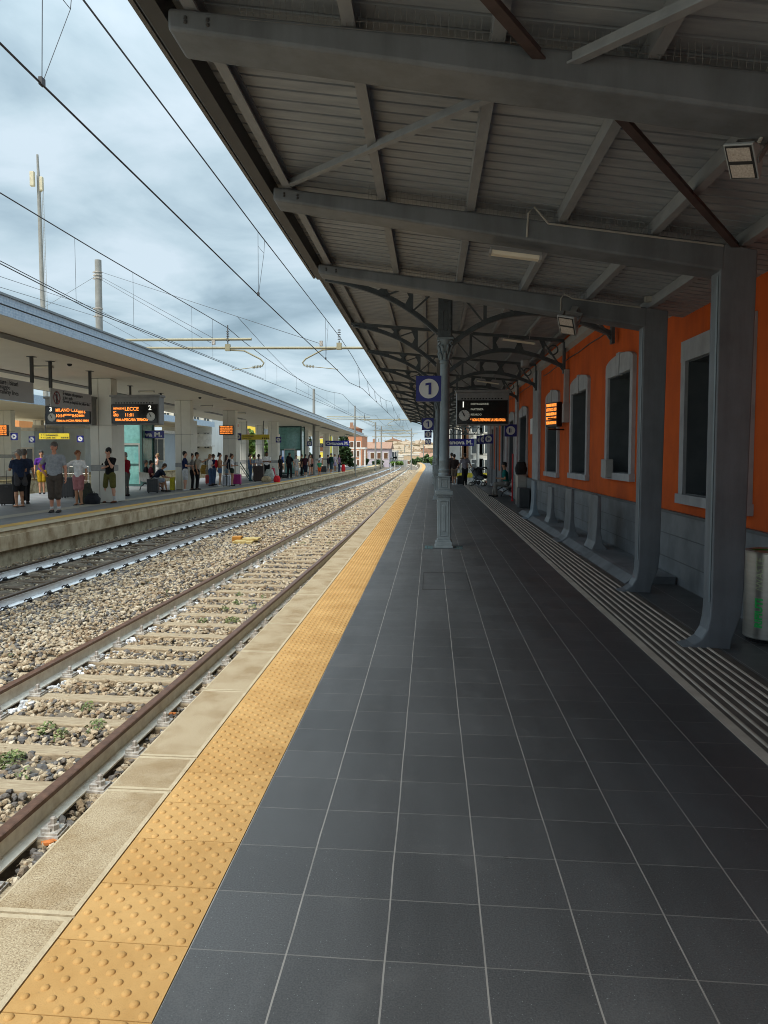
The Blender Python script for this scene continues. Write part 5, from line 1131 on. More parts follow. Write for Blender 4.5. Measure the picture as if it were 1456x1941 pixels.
def person(pos, label, h=1.72, face=0., build=1., skin='fair', top=('grey', (.3, .3, .3)), topkind='tshirt', bot=('dark', (.02, .02, .02)), botkind='trousers', hair='brown', hairkind='short',
           shoes=('shoe dark', (.03, .03, .03)), armL='down', armR='down', lean=0., stance=.055, sit=False, head_turn=0., nod=0., cap=None, tied=None, socks=None, near=False, step=0., group=None, seat=.45, female=False):
    """face: compass of the body in degrees, 0 looks to +Y (away from the viewer), 90 to +X"""
    root = empty('person', pos, world=False); root.rotation_euler = (0, 0, -math.radians(face)); tag(root, label, 'person', group)
    vox = .014 if near else .022
    P = {}; B = build
    hipz = .515*h if not sit else seat+.09; hw = .052*h
    tilt = math.radians(lean); up = np.array((0, math.sin(tilt), math.cos(tilt)))
    pel = np.array((0, 0, hipz)); L_ = .80*h-.515*h
    waist = pel+up*L_*.32; chest = pel+up*L_*.78; sh = pel+up*L_*1.02; neck0 = pel+up*L_*1.06
    nd_ = math.radians(lean*.3+nod); hup = np.array((0, math.sin(nd_), math.cos(nd_)))
    nk = neck0+hup*.045*h; hd = nk+hup*.072*h+np.array((0, .008*h, 0)); sw = (.098 if female else .108)*h*(.85+.15*B)
    body = MB(); X = (1, 0, 0); ct = math.cos(math.radians(head_turn)); sn = math.sin(math.radians(head_turn))
    hx = np.array((ct, -sn, 0.)); hy = np.array((sn, ct, 0.))
    # trunk, neck, head
    capsule(body, pel-(0, 0, .01*h), pel+up*.05*h, .062*h*B, .06*h*B, (1.35, .95)); capsule(body, pel, waist, .06*h*B, .055*h*B, (1.25, .95)); capsule(body, waist, chest, .055*h*B, .065*h*B, (1.3, .92)); capsule(body, chest, sh-up*.03*h, .062*h, .05*h, (1.55, .95))
    capsule(body, neck0-up*.03*h, nk+hup*.02*h, .034*h, .031*h)
    capsule(body, hd-hup*.012*h+hy*.004*h, hd+hup*.022*h-hy*.006*h, .040*h, .046*h, (.98, 1.15), hx); capsule(body, hd-hup*.045*h+hy*.018*h, hd-hup*.02*h+hy*.012*h, .022*h, .032*h, (1, 1), hx)
    capsule(body, hd-hup*.012*h+hy*.060*h, hd+hup*.010*h+hy*.050*h, .0085*h, .006*h)                       # nose
    for s_ in (-1, 1): capsule(body, hd+hx*s_*.045*h-hup*.018*h, hd+hx*s_*.048*h+hup*.008*h, .008*h, .010*h, (.5, 1), hx)   # ears
    arms = {}
    for s_, pose in ((-1, armL), (1, armR)):
        e_, w_ = ARMS[pose] if isinstance(pose, str) else pose
        S = sh+np.array((s_*sw, 0, -.012*h)); E = S+np.array((s_*e_[0], e_[1], e_[2]))*h; W_ = S+np.array((s_*w_[0], w_[1], w_[2]))*h; arms[s_] = (S, E, W_)
        capsule(body, sh*.45+neck0*.55, S, .034*h, .028*h, n=10)
        capsule(body, S, E, .029*h*(.6+.4*B), .024*h, n=10); capsule(body, E, W_, .024*h, .0165*h, n=10)
        d = (W_-E)/np.linalg.norm(W_-E); capsule(body, W_+d*.010*h, W_+d*.038*h, .018*h, .019*h, (1.15, .62), (0, 1, 0) if abs(d[2]) > .6 else (1, 0, 0), n=10)
    legs = {}
    for s_ in (-1, 1):
        Hh = pel+np.array((s_*hw, 0, -.01*h))
        if sit: K = np.array((s_*(hw+.02*h), .25*h, seat+.06)); A = np.array((s_*(hw+.01*h), .25*h+.02*h+s_*.03*h, .05*h))
        else: K = np.array((s_*(stance+.006*h), .015*h+step*s_*.06*h, .285*h)); A = np.array((s_*(stance+.012*h), -.01*h+step*s_*.11*h, .045*h))
        legs[s_] = (Hh, K, A)
        capsule(body, Hh, K, .053*h*(.55+.45*B), .034*h, (1, 1.05)); capsule(body, K, K+(A-K)*.35+np.array((0, -.008*h, 0)), .033*h, .033*h, (1, 1.1)); capsule(body, K+(A-K)*.3, A, .033*h, .019*h)
        capsule(body, A+np.array((0, -.02*h, -.018*h)), A+np.array((0, .085*h, -.028*h)), .022*h, .017*h, (1.15, .8), X)
    # fingers and face details ride on the same mesh
    ex_ = MB()
    for s_ in (-1, 1):
        S, E, W_ = arms[s_]; d = (W_-E)/np.linalg.norm(W_-E); lat = np.array((0, 1., 0)) if abs(d[2]) > .6 else np.array((1., 0, 0)); lat -= d*(lat @ d); lat /= np.linalg.norm(lat); pn = np.cross(d, lat)*(-s_)
        for k, ll in enumerate((.036, .041, .039, .031)):
            b0 = W_+d*.046*h+lat*(.0145-.0095*k)*h; c1_ = b0+d*ll*.5*h+pn*.004*h; c2_ = b0+d*ll*.85*h+pn*.016*h
            ex_.tube([b0-d*.012*h, b0, c1_, c2_], [.0052*h, .0052*h, .0048*h, .0038*h], 6)
        b0 = W_+d*.014*h+lat*.017*h; ex_.tube([b0, b0+lat*.012*h+d*.018*h+pn*.004*h, b0+lat*.014*h+d*.036*h+pn*.012*h], [.0062*h, .0056*h, .0044*h], 6)
    for s_ in (-1, 1):
        e = hd+hx*s_*.0175*h+hy*.0475*h+hup*.006*h; ex_.sphere(e, (.0055*h, .0045*h, .0035*h), 8, 1); ex_.obox(e+hup*.0095*h+hy*.002*h, hx*.010*h, hy*.002*h, hup*.0015*h, 1)
    ex_.obox(hd-hup*.032*h+hy*.0495*h, hx*.013*h, hy*.0025*h, hup*.0028*h, 2)
    body_o = remesh(body, 'body', [SK[skin], M_EYE, M_LIP], root, vox, 2, ex_)
    # clothes
    g = .010 if near else .012; cl = MB(); tk = topkind; drop = .03*h
    fem = 1.0
    capsule(cl, pel+up*(.0 if tk != 'crop' else .05)*h, waist, .062*h*B+g, .057*h*B+g, (1.3, 1.0)); capsule(cl, waist, chest, .057*h*B+g, .066*h*B+g, (1.32, .97)); capsule(cl, chest, sh-up*.03*h, .063*h+g, .050*h+g*.8, (1.56, .97))
    if female: 
        for s_ in (-1, 1): capsule(cl, chest+np.array((s_*.038*h, .045*h, -.0*h)), chest+np.array((s_*.038*h, .05*h, .01*h)), .032*h, .03*h)
    for s_ in (-1, 1):
        S, E, W_ = arms[s_]
        if tk in ('tshirt', 'polo', 'long', 'jacket'): capsule(cl, sh*.5+neck0*.5, S, .036*h+g*.6, .029*h+g*.7, n=10)
        if tk in ('tshirt', 'polo'): capsule(cl, S+(E-S)*.06, S+(E-S)*.60, .030*h*(.6+.4*B)+g*.7, .029*h+g, n=10)
        elif tk == 'jacket': capsule(cl, S, E, .031*h+g, .028*h+g, n=10); capsule(cl, E, E+(W_-E)*.93, .027*h+g, .021*h+g, n=10)
        elif tk == 'long': capsule(cl, S, E, .032*h+g*.8, .026*h+g*.8, n=10); capsule(cl, E, E+(W_-E)*.9, .025*h+g*.8, .019*h+g*.8, n=10)
    remesh(cl, {'tshirt': 'tshirt', 'polo': 'polo_shirt', 'jacket': 'jacket', 'long': 'long_sleeved_top', 'tank': 'sleeveless_top', 'crop': 'cropped_top'}[tk], cloth(*top), root, vox, 2)
    bt = MB(); capsule(bt, pel-(0, 0, .015*h), pel+up*.045*h, .066*h*B+g*.5, .060*h*B+g*.6, (1.34, 1.0))
    if botkind == 'skirt': 
        capsule(bt, pel-(0, 0, .02*h), pel-(0, 0, .13*h), .072*h+g, .088*h+g, (1.25, 1.0))
    else:
        fr = {'trousers': 1.9, 'shorts': .88, 'short_shorts': .38, 'bermuda': 1.12}[botkind]
        for s_ in (-1, 1):
            Hh, K, A = legs[s_]; f1 = min(fr, 1.); w2 = (.062 if botkind in ('shorts', 'bermuda') else .052)
            if botkind == 'trousers': capsule(bt, Hh, K, .057*h*(.6+.4*B)+g, .040*h+g, (1, 1.05)); capsule(bt, K, K+(A-K)*.92, .040*h+g, .030*h+g)
            else:
                capsule(bt, Hh, Hh+(K-Hh)*f1, .058*h*(.6+.4*B)+g, (w2-.012*f1)*h+g*.6, (1, 1.05))
                if fr > 1: capsule(bt, K, K+(A-K)*.25, .046*h+g, .046*h+g)
    remesh(bt, {'trousers': 'trousers', 'skirt': 'skirt'}.get(botkind, 'shorts'), cloth(*bot), root, vox, 2)
    for s_ in (-1, 1):
        Hh, K, A = legs[s_]; sm = MB(); capsule(sm, A+np.array((0, -.022*h, -.022*h)), A+np.array((0, .088*h, -.031*h)), .027*h, .021*h, (1.12, .78), X)
        if shoes[0] != 'sandal': remesh(sm, 'shoe', cloth(*shoes), root, .012 if near else .018, 1)
        so = MB(); so.obox(A+np.array((0, .035*h, -.0425*h)), (.026*h, 0, 0), (0, .078*h, 0), (0, 0, .0045*h)); so.build('sole', M_SOLE if 'white' in shoes[0] else MATS['dark window glass'] if False else M_BLACK, root, bevel=.004)
        if socks:
            sk = MB(); capsule(sk, A+(K-A)*.02, A+(K-A)*socks, .025*h, .029*h); remesh(sk, 'sock', cloth('sock', (.6, .6, .6)), root, .016, 1)
    # hair
    hr = MB(); T = hd+hup*.022*h-hy*.010*h
    if hairkind == 'bald': hr = None
    elif hairkind == 'short':
        capsule(hr, T-hy*.003*h+hup*.004*h, T+hup*.016*h+hy*.002*h, .0495*h, .048*h, (1.03, 1.19), hx); capsule(hr, T-hy*.03*h-hup*.035*h, T-hy*.026*h, .028*h, .034*h, (1.25, .8), hx)
    elif hairkind == 'curly':
        for k in range(34):
            a = random.uniform(0, 2*PI); b_ = random.uniform(-.35, 1.4); v = hx*math.cos(a)*math.cos(b_)+hy*(math.sin(a)*math.cos(b_)*1.1)+hup*math.sin(b_)
            if math.sin(a)*math.cos(b_) > .45 and b_ < .5: continue
            hr.sphere(T+v*.047*h, .017*h, 7)
        capsule(hr, T, T+hup*.01*h, .044*h, .046*h, (1.02, 1.1), hx)
    elif hairkind in ('long', 'bob', 'bun', 'tail'):
        capsule(hr, T-hy*.004*h-hup*.004*h, T+hup*.012*h, .048*h, .047*h, (1.04, 1.17), hx); ln = {'long': .17, 'bob': .075, 'bun': .04, 'tail': .04}[hairkind]
        capsule(hr, T-hy*.026*h, T-hy*.045*h-hup*ln*h, .040*h, .034*h, (1.35 if hairkind != 'bun' else 1.1, .8), hx)
        if hairkind == 'long':
            for s_ in (-1, 1): capsule(hr, T+hx*s_*.040*h, T+hx*s_*.045*h-hup*.13*h-hy*.01*h, .020*h, .017*h)
        if hairkind == 'bun': hr.sphere(T+hup*.045*h-hy*.03*h, .026*h, 10)
        if hairkind == 'tail': capsule(hr, T-hy*.055*h-hup*.01*h, T-hy*.065*h-hup*.20*h, .020*h, .012*h)
    if hr is not None: remesh(hr, 'hair', HAIR[hair], root, vox*.8, 1)
    if cap:
        cm = MB(); capsule(cm, T+hup*.005*h, T+hup*.020*h+hy*.004*h, .050*h, .046*h, (1.02, 1.16), hx)
        cm2 = MB(); capsule(cm2, T+hup*.006*h+hy*.045*h, T+hup*.0*h+hy*.095*h, .030*h, .030*h, (1.1, .16), hx)
        cm.V += cm2.V; o_ = len(cm.V)-len(cm2.V); cm.F += [tuple(i+o_ for i in f) for f in cm2.F]
        remesh(cm, 'cap', cloth(*cap), root, vox*.75, 1)
    if tied:
        tm = MB()
        for s_ in (-1, 1): capsule(tm, waist+np.array((s_*.05*h, -.03*h, -.02*h)), pel+np.array((s_*.07*h, -.075*h, -.10*h)), .045*h, .05*h, (1.2, .6))
        capsule(tm, waist-(0, 0, .02*h), pel-(0, 0, .03*h), .075*h, .078*h, (1.3, 1.02)); remesh(tm, 'tied_jacket', cloth(*tied), root, vox, 2)
    return root
def P2(px, py): 
    """standing point on the island platform floor"""
    c = at(px, py, Z=.1)
    for _ in range(6): c = at(px, py, Z=z2f(c[1]))
    return c.tolist()
LG = 'small standing travellers'
WH = ('white', (.80, .80, .82)); NAVY = ('navy', (.010, .018, .07)); BLK = ('black', (.012, .012, .014)); SHW = ('shoe white', (.6, .6, .6)); SHB = ('shoe black', (.02, .02, .022)); SAND = ('sandal', (.05, .03, .02))
person(P2(105, 971), 'man in a grey tee and long brown shorts, hand on hip, nearest the tracks', 1.90, 165, 1.28, 'red', ('light grey', (.30, .32, .36)), 'tshirt', ('taupe', (.085, .068, .058)), 'bermuda', 'greybrown', 'short', ('shoe grey', (.05, .045, .045)), armL='down', armR='hip', near=True, head_turn=15, socks=.10, stance=.07)
person(P2(37, 961), 'elderly man in navy tee and beige cap, grey jacket tied round his waist', 1.72, -60, 1.25, 'tan', ('slate navy', (.022, .035, .075)), 'tshirt', ('dark short', (.02, .02, .022)), 'shorts', 'grey', 'short', SAND, armL='chin', armR='cross', cap=('beige cap', (.52, .46, .38)), head_turn=-30, near=True, tied=('grey jacket', (.07, .07, .078)), stance=.075)
person(P2(48, 955), 'person in a navy and pale top mostly hidden behind the elderly man in the cap', 1.74, -20, 1.1, 'tan', ('navy pale', (.03, .04, .08)), 'tshirt', BLK, 'trousers', 'greybrown', 'short', SHB)
person(P2(80, 936), 'young man in a purple tee and mustard shorts behind the man in grey', 1.76, 150, .95, 'tan', ('purple', (.075, .02, .20)), 'tshirt', ('mustard', (.32, .20, .01)), 'shorts', 'black', 'short', SHB, near=True, armL='down', armR='down')
person(P2(150, 957), 'curly ginger haired person in a white tee and pink shorts pointing ahead', 1.70, 175, .95, 'tan', WH, 'tshirt', ('dusty pink', (.42, .18, .19)), 'shorts', 'ginger', 'curly', SAND, armR=((.13, .05, -.10), (.19, .16, .04)), armL='down', near=True, head_turn=-50)
person(P2(209, 953), 'young man in a black tee and olive shorts with folded arms and white socks', 1.80, 190, 1.0, 'fair', BLK, 'tshirt', ('olive', (.12, .115, .035)), 'shorts', 'black', 'short', ('shoe brown', (.14, .05, .025)), armL='chin', armR='cross', near=True, head_turn=40, socks=.30, stance=.13, nod=12)
person(P2(240, 940), 'older man in a dark red polo, grey trousers and cap, seen from the side', 1.68, -80, 1.1, 'fair', ('dark red', (.22, .008, .02)), 'polo', ('grey trouser', (.13, .13, .12)), 'trousers', 'grey', 'short', SHB, armL='hold', armR='hold', cap=('khaki cap', (.18, .15, .10)), near=True, nod=10)
for (px, py, lb, kw) in (
    (289, 917, 'bald man in a white tee behind the bench', dict(h=1.74, face=130, skin='red', top=WH, bot=('khaki', (.2, .17, .11)), botkind='shorts', hairkind='bald', armR='phone', armL='phone')),
    (299, 917, 'fair haired woman in a white sleeveless top behind the bench', dict(h=1.70, face=-120, skin='fair', top=('white tank', (.6, .58, .55)), topkind='tank', bot=('white trouser', (.5, .5, .5)), hair='blonde', hairkind='bun', armL='phone', armR='phone', female=True)),
    (351, 929.5, 'man in a navy tee and white shorts beside the second white pillar', dict(h=1.76, face=60, skin='fair', top=NAVY, bot=('white short', (.55, .57, .6)), botkind='shorts', hair='black', shoes=SHW, armR='hold', armL='down', build=1.1)),
    (364, 928.5, 'dark haired woman in a grey tee and black trousers in the selfie group', dict(h=1.68, face=60, skin='tan', top=('mid grey', (.2, .19, .18)), bot=BLK, hair='black', hairkind='tail', armL='hold', female=True)),
    (374, 928, 'bearded man in a beige tee holding a phone out for a selfie', dict(h=1.72, face=80, skin='tan', top=('beige', (.33, .29, .24)), bot=('black trouser', (.015, .015, .017)), hair='black', armL='out', armR='down', build=1.15, head_turn=10)),
    (399, 921, 'blonde woman in a white tee with folded arms', dict(h=1.66, face=60, skin='fair', top=WH, bot=('blue jean', (.06, .10, .19)), hair='blonde', hairkind='bob', armL='cross', armR='cross', female=True)),
    (405, 919, 'person in a dark blue top half hidden behind the blonde woman', dict(h=1.66, face=40, skin='tan', top=NAVY, bot=('blue jean', (.06, .10, .19)), hair='brown')),
    (417, 922, 'dark haired woman in a tan top and denim shorts with a red backpack', dict(h=1.72, face=70, skin='tan', top=('tan top', (.33, .16, .08)), topkind='tank', bot=('denim', (.08, .14, .25)), botkind='short_shorts', hair='black', hairkind='bun', shoes=SHW, armL='hold', armR='hold', female=True)),
    (430, 920, 'woman with long reddish brown hair in pale denim', dict(h=1.62, face=60, skin='fair', top=('pale pink', (.5, .4, .38)), bot=('pale denim', (.2, .32, .42)), botkind='short_shorts', hair='brown', hairkind='long', armL='hold', female=True)),
    (440, 921, 'woman in a white tee and dark green shorts with a navy backpack', dict(h=1.68, face=80, skin='tan', top=WH, bot=('dark green', (.025, .035, .028)), botkind='short_shorts', hair='brown', hairkind='bun', armL='hold', armR='hold', female=True)),
    (474.5, 912, 'heavy set woman in a denim blue sleeveless top and jeans', dict(h=1.72, face=70, skin='tan', top=('denim top', (.085, .14, .23)), topkind='tank', bot=('jean', (.05, .10, .18)), hair='black', hairkind='bun', armL='hold', armR='hold', build=1.2, female=True)),
    (482, 909, 'short dark haired person behind the denim clad woman', dict(h=1.62, face=80, skin='tan', top=('grey blue', (.15, .2, .28)), bot=BLK, hair='black')),
    (491, 911, 'woman seen from behind in a white tee with a long dark braid', dict(h=1.70, face=10, skin='tan', top=('white lilac', (.55, .54, .6)), bot=BLK, hair='black', hairkind='tail', female=True)),
    (506, 909, 'tall man in a white printed tee with folded arms and black shorts', dict(h=1.86, face=170, skin='brown', top=WH, bot=BLK, botkind='bermuda', hair='black', hairkind='short', armL='cross', armR='cross', build=1.15)),
    (532, 907, 'woman dressed in black with long red brown hair beside the fourth pillar', dict(h=1.64, face=120, skin='fair', top=('black top', (.02, .02, .02)), bot=BLK, hair='brown', hairkind='long', female=True)),
    (549, 906.5, 'man all in black with a black backpack, feet apart, seen from behind', dict(h=1.80, face=20, skin='tan', top=BLK, bot=('black trouser', (.015, .015, .017)), hair='black', armR='side', stance=.12)),
    (562, 903, 'person in a pale tee standing in front of the far lift shaft', dict(h=1.62, face=150, skin='fair', top=('pale grey', (.5, .48, .47)), bot=('pale short', (.5, .5, .5)), botkind='shorts', hair='brown')),
    (572, 902, 'slim person in a black top beside the backpacker in shorts', dict(h=1.70, face=100, skin='tan', top=BLK, bot=BLK, hair='black')),
    (579, 903, 'man in black shorts with a dark maroon backpack, seen from behind', dict(h=1.70, face=10, skin='tan', top=('dark plum', (.03, .015, .02)), bot=('navy short', (.012, .015, .03)), botkind='bermuda', hair='black', shoes=SHW)),
    (587, 901, 'woman in a pale top and dark shorts leaning to her friend', dict(h=1.68, face=90, skin='fair', top=('pale rose', (.45, .33, .3)), bot=BLK, botkind='short_shorts', hair='black', hairkind='long', armL='hold', female=True)),
    (591.5, 900.5, 'woman with loose black hair and bare legs in the far pair', dict(h=1.70, face=-90, skin='tan', top=('coral', (.4, .15, .12)), topkind='tank', bot=BLK, botkind='short_shorts', hair='black', hairkind='long', female=True)),
    (605.5, 901, 'small child in a green tee and orange shorts at the platform edge', dict(h=1.22, face=170, skin='tan', top=('green', (.05, .25, .13)), bot=('orange', (.60, .09, .02)), botkind='shorts', hair='brown')),
    (607, 895, 'distant person in a white top behind the small child', dict(h=1.66, face=120, skin='tan', top=WH, bot=BLK, hair='black', hairkind='long')),
    (622, 897, 'distant man in a dark navy jacket', dict(h=1.66, face=80, skin='tan', top=('night', (.015, .015, .025)), topkind='jacket', bot=('grey short', (.2, .2, .2)), botkind='shorts', hair='black', shoes=SHW)),
    (628, 897, 'distant man in a dark green jacket and shorts with white socks', dict(h=1.80, face=40, skin='tan', top=('bottle green', (.02, .06, .055)), topkind='jacket', bot=('slate short', (.05, .09, .12)), botkind='bermuda', hair='brown', cap=('white cap', (.5, .5, .5)), shoes=SHW)),
    (635, 893, 'distant woman in a white and lilac outfit', dict(h=1.72, face=140, skin='tan', top=('lilac white', (.5, .45, .52)), bot=('lilac', (.3, .25, .4)), botkind='skirt', hair='black', hairkind='bun', female=True)),
    (643, 895, 'distant woman in a mauve top holding a red bag at the end of the row', dict(h=1.70, face=100, skin='tan', top=('mauve', (.20, .12, .20)), topkind='long', bot=('indigo jean', (.02, .03, .09)), hair='black', hairkind='long', armL='side', armR='side', female=True))):
    person(P2(px, py), lb, **kw)
# the near platform
def P1(px, py): return at(px, py, Z=0).tolist()
person(P1(861, 918.5), 'person in a brown shirt and beige shorts walking away, half behind the iron column', 1.70, 5, 1.15, 'tan', ('brown shirt', (.045, .033, .03)), 'long', ('beige short', (.20, .16, .125)), 'shorts', 'black', 'short', SHW)
person(P1(856, 915), 'person in dark clothes almost hidden beyond the brown shirted walker', 1.78, -30, 1., 'tan', ('dark brown top', (.03, .024, .024)), 'jacket', BLK, 'trousers', 'black', 'short', SHB)
person(P1(881, 919.5), 'man in a pale striped shirt and dark trousers walking away with a cabin suitcase', 1.74, 0, 1.0, 'tan', ('pale blue shirt', (.24, .23, .27)), 'tshirt', ('dark trouser', (.03, .03, .033)), 'trousers', 'black', 'short', SHB, armR='side', armL='side', step=.6)
# ------------------------------------------------------------------ luggage
def suitcase(pos, w_, d, h, col, label, handle=.45, yaw=0., strap=None, soft=False):
    root = empty('suitcase', pos, world=False); root.rotation_euler = (0, 0, yaw); tag(root, label, 'suitcase', 'suitcases')
    m = mat('shell '+label[:18], col, .4 if not soft else .85, var=.1, bump=.2 if soft else .05)
    b = MB(); b.box(-w_/2, w_/2, -d/2, d/2, .05, h); b.build('shell', m, root, bevel=.035)
    rb = MB()
    for k in range(5 if not soft else 0): x = -w_*.36+w_*.18*k; rb.box(x-.012, x+.012, -d/2-.005, -d/2+.001, .10, h-.05)
    rb.box(-.05, .05, -d/2-.007, -d/2+.0, h*.86, h*.92)
    if strap: rb.box(-.025, .025, -d/2-.009, d/2+.009, .045, h+.006)
    rb.build('ribs' if not soft else 'piping', mat('ribs '+label[:14], tuple(c*.7 for c in col), .5) if not strap else BLKM, root)
    if handle:
        t = MB(); t.tube([(-w_*.22, d*.3, h), (-w_*.22, d*.3, h+handle), (w_*.22, d*.3, h+handle), (w_*.22, d*.3, h)], .011, 8); t.build('telescopic_handle', M_STAIN if not soft else M_BLACK, root)
    MB().tube([(-.07, 0, h), (-.06, 0, h+.03), (.06, 0, h+.03), (.07, 0, h)], .012, 6).build('grip', M_BLACK, root)
    for sx in (-1, 1):
        for sy in (-1, 1): MB().tube([(sx*w_*.38-.012, sy*d*.3, .026), (sx*w_*.38+.012, sy*d*.3, .026)], .026, 12).build('wheel', M_BLACK, root)
    return root
BLKM = M_BLACK
suitcase(P2(17, 958), .46, .28, .66, (.010, .010, .011), 'black soft suitcase with its handle up at the far left, beside the elderly man', .42, .1, soft=True)
suitcase(P2(131, 944), .52, .30, .78, (.010, .010, .012), 'large black suitcase with a pale zip behind the grey tee man', .30, .05)
suitcase(P2(119, 943), .42, .26, .60, (.014, .014, .018), 'smaller black suitcase touching the large black one', 0, -.1)
suitcase(P2(190, 942), .48, .28, .70, (.20, .14, .16), 'dusty mauve hard suitcase behind the young man in black', .50, .15)
suitcase(P2(204, 940), .34, .24, .55, (.40, .42, .42), 'pale grey suitcase half hidden behind the young man in black', 0, .1)
suitcase(P2(290, 934.5), .46, .26, .60, (.055, .06, .065), 'dark grey suitcase standing before the bench', 0, .2)
suitcase(P2(397, 918), .40, .24, .52, (.50, .02, .02), 'red suitcase under two shopping bags', 0, .0)
suitcase(P2(430, 922), .42, .24, .60, (.55, .58, .66), 'white hard suitcase with a black centre strap', .62, .1, strap=True)
suitcase(P2(450, 919), .42, .26, .58, (.40, .02, .20), 'bright magenta hard suitcase with its handle up', .45, .0)
suitcase(P2(491, 913.5), .62, .36, .98, (.045, .028, .026), 'very large dark brown suitcase before the braided woman', .16, .1)
suitcase(P2(563, 902.5), .34, .26, .62, (.45, .47, .45), 'pale suitcase before the far lift shaft', .0, .0)
suitcase(P2(614, 895.5), .50, .34, .60, (.04, .04, .042), 'dark box shaped suitcase near the distant navy jacket man', .0, .2)
suitcase(P1(873, 920), .36, .24, .52, (.015, .015, .017), 'small black cabin suitcase pulled beside the man in the pale shirt', .42, .0, soft=True)
def bag(pos, w_, d, h, col, label, kind='bag', lump=.3):
    root = empty(kind, pos, world=False); tag(root, label, 'bag'); b = MB(); rg = random.Random(len(label)); n = 14; vs = []; lv = (0, .06, .25, .5, .75, .92, 1.)
    for t in lv:
        k_ = .82+.22*math.sin(min(1, t*1.15)*PI)-.18*t*t
        for k in range(n):
            a_ = 2*PI*k/n; c_, s_ = math.cos(a_), math.sin(a_); p_ = .55; jx = rg.uniform(.92, 1.08)
            vs.append((math.copysign(abs(c_)**p_, c_)*w_/2*k_*jx, math.copysign(abs(s_)**p_, s_)*d/2*k_*jx, h*t*rg.uniform(.97, 1.03)+(.0 if t else 0)))
    b.add(vs, [(i*n+k, i*n+(k+1) % n, (i+1)*n+(k+1) % n, (i+1)*n+k) for i in range(len(lv)-1) for k in range(n)]+[tuple(range(n))[::-1], tuple((len(lv)-1)*n+k for k in range(n))])
    o = b.build('bag_body', mat('fabric '+label[:16], col, .85, var=.3, scale=9, bump=.8, bscale=18), root, smooth=50)
    MB().tube([(-w_*.18, 0, h*.95), (-w_*.14, 0, h*1.15), (w_*.14, 0, h*1.15), (w_*.18, 0, h*.95)], .010, 6).build('handle', M_BLACK, root); return root
def backpack(p, face, col, label, z, s=1., off=.16):
    a = math.radians(face); root = empty('backpack', (p[0]-math.sin(a)*off, p[1]-math.cos(a)*off, p[2]+z), world=False); root.rotation_euler = (0, 0, -a); tag(root, label, 'backpack', 'backpacks')
    b = MB(); capsule(b, (0, 0, -.14*s), (0, 0, .14*s), .15*s, .13*s, (1, .55)); capsule(b, (0, -.07*s, -.13*s), (0, -.07*s, .0), .11*s, .10*s, (1, .5)); remesh(b, 'pack', cloth('pack '+label[:14], col), root, .018, 1)
    for sx in (-1, 1): MB().tube([(sx*.08*s, .05, .16*s), (sx*.10*s, .12, .22*s), (sx*.11*s, .22, .16*s), (sx*.12*s, .20, -.02)], .018, 6).build('strap', M_BLACK, root)
    return root
bag(P2(163, 955), .42, .34, .66, (.045, .05, .035), 'olive and black trekking rucksack standing on the floor beside pink shorts', 'rucksack')
bag(P2(176, 955.5), .45, .36, .34, (.012, .014, .02), 'low black holdall on the floor beside the trekking rucksack', 'holdall')
bag(P2(372, 926.5), .22, .18, .22, (.10, .08, .06), 'brown handbag on the floor behind the selfie takers', 'handbag')
bag(P2(505, 914), .62, .40, .36, (.42, .33, .20), 'cream cloth bag on the floor before the large brown suitcase', 'cloth_bag')
bag(P2(525, 914), .42, .34, .40, (.60, .01, .02), 'bright red bag on the floor at the end of the luggage pile', 'shopping_bag')
bag(P2(511, 911), .66, .42, .72, (.48, .52, .48), 'tall white and green shopping bag behind the cream cloth bag', 'shopping_bag')
bag(P2(518, 910), .30, .30, .80, (.48, .06, .10), 'reddish bag between the white bag and the bright red bag', 'shopping_bag')
bag([P2(389, 918)[0]-.05, P2(389, 918)[1], P2(389, 918)[2]+.58], .42, .28, .50, (.32, .19, .03), 'mustard shopping bag stacked on the red suitcase', 'shopping_bag')
bag([P2(401, 918)[0], P2(401, 918)[1]-.3, P2(401, 918)[2]+.55], .46, .28, .50, (.26, .23, .17), 'beige printed shopping bag beside the mustard one', 'shopping_bag')
bag(P2(651, 894), .40, .30, .70, (.62, .01, .02), 'red bag hanging from the hand of the last distant woman', 'shopping_bag')
bag(P2(539, 906), .50, .30, .22, (.03, .03, .03), 'flat dark bag on the floor beside the man all in black', 'holdall')
backpack(P2(417, 922), 70, (.40, .01, .02), 'small red backpack worn by the woman in denim shorts', 1.18, .8)
backpack(P2(440, 921), 80, (.012, .016, .035), 'navy backpack worn by the woman in dark green shorts', 1.15, 1.05)
backpack(P2(549, 906.5), 20, (.014, .014, .016), 'black backpack worn by the man all in black', 1.30, 1.2)
backpack(P2(579, 903), 10, (.045, .012, .02), 'dark maroon backpack worn by the man in black shorts', 1.15, 1.05)
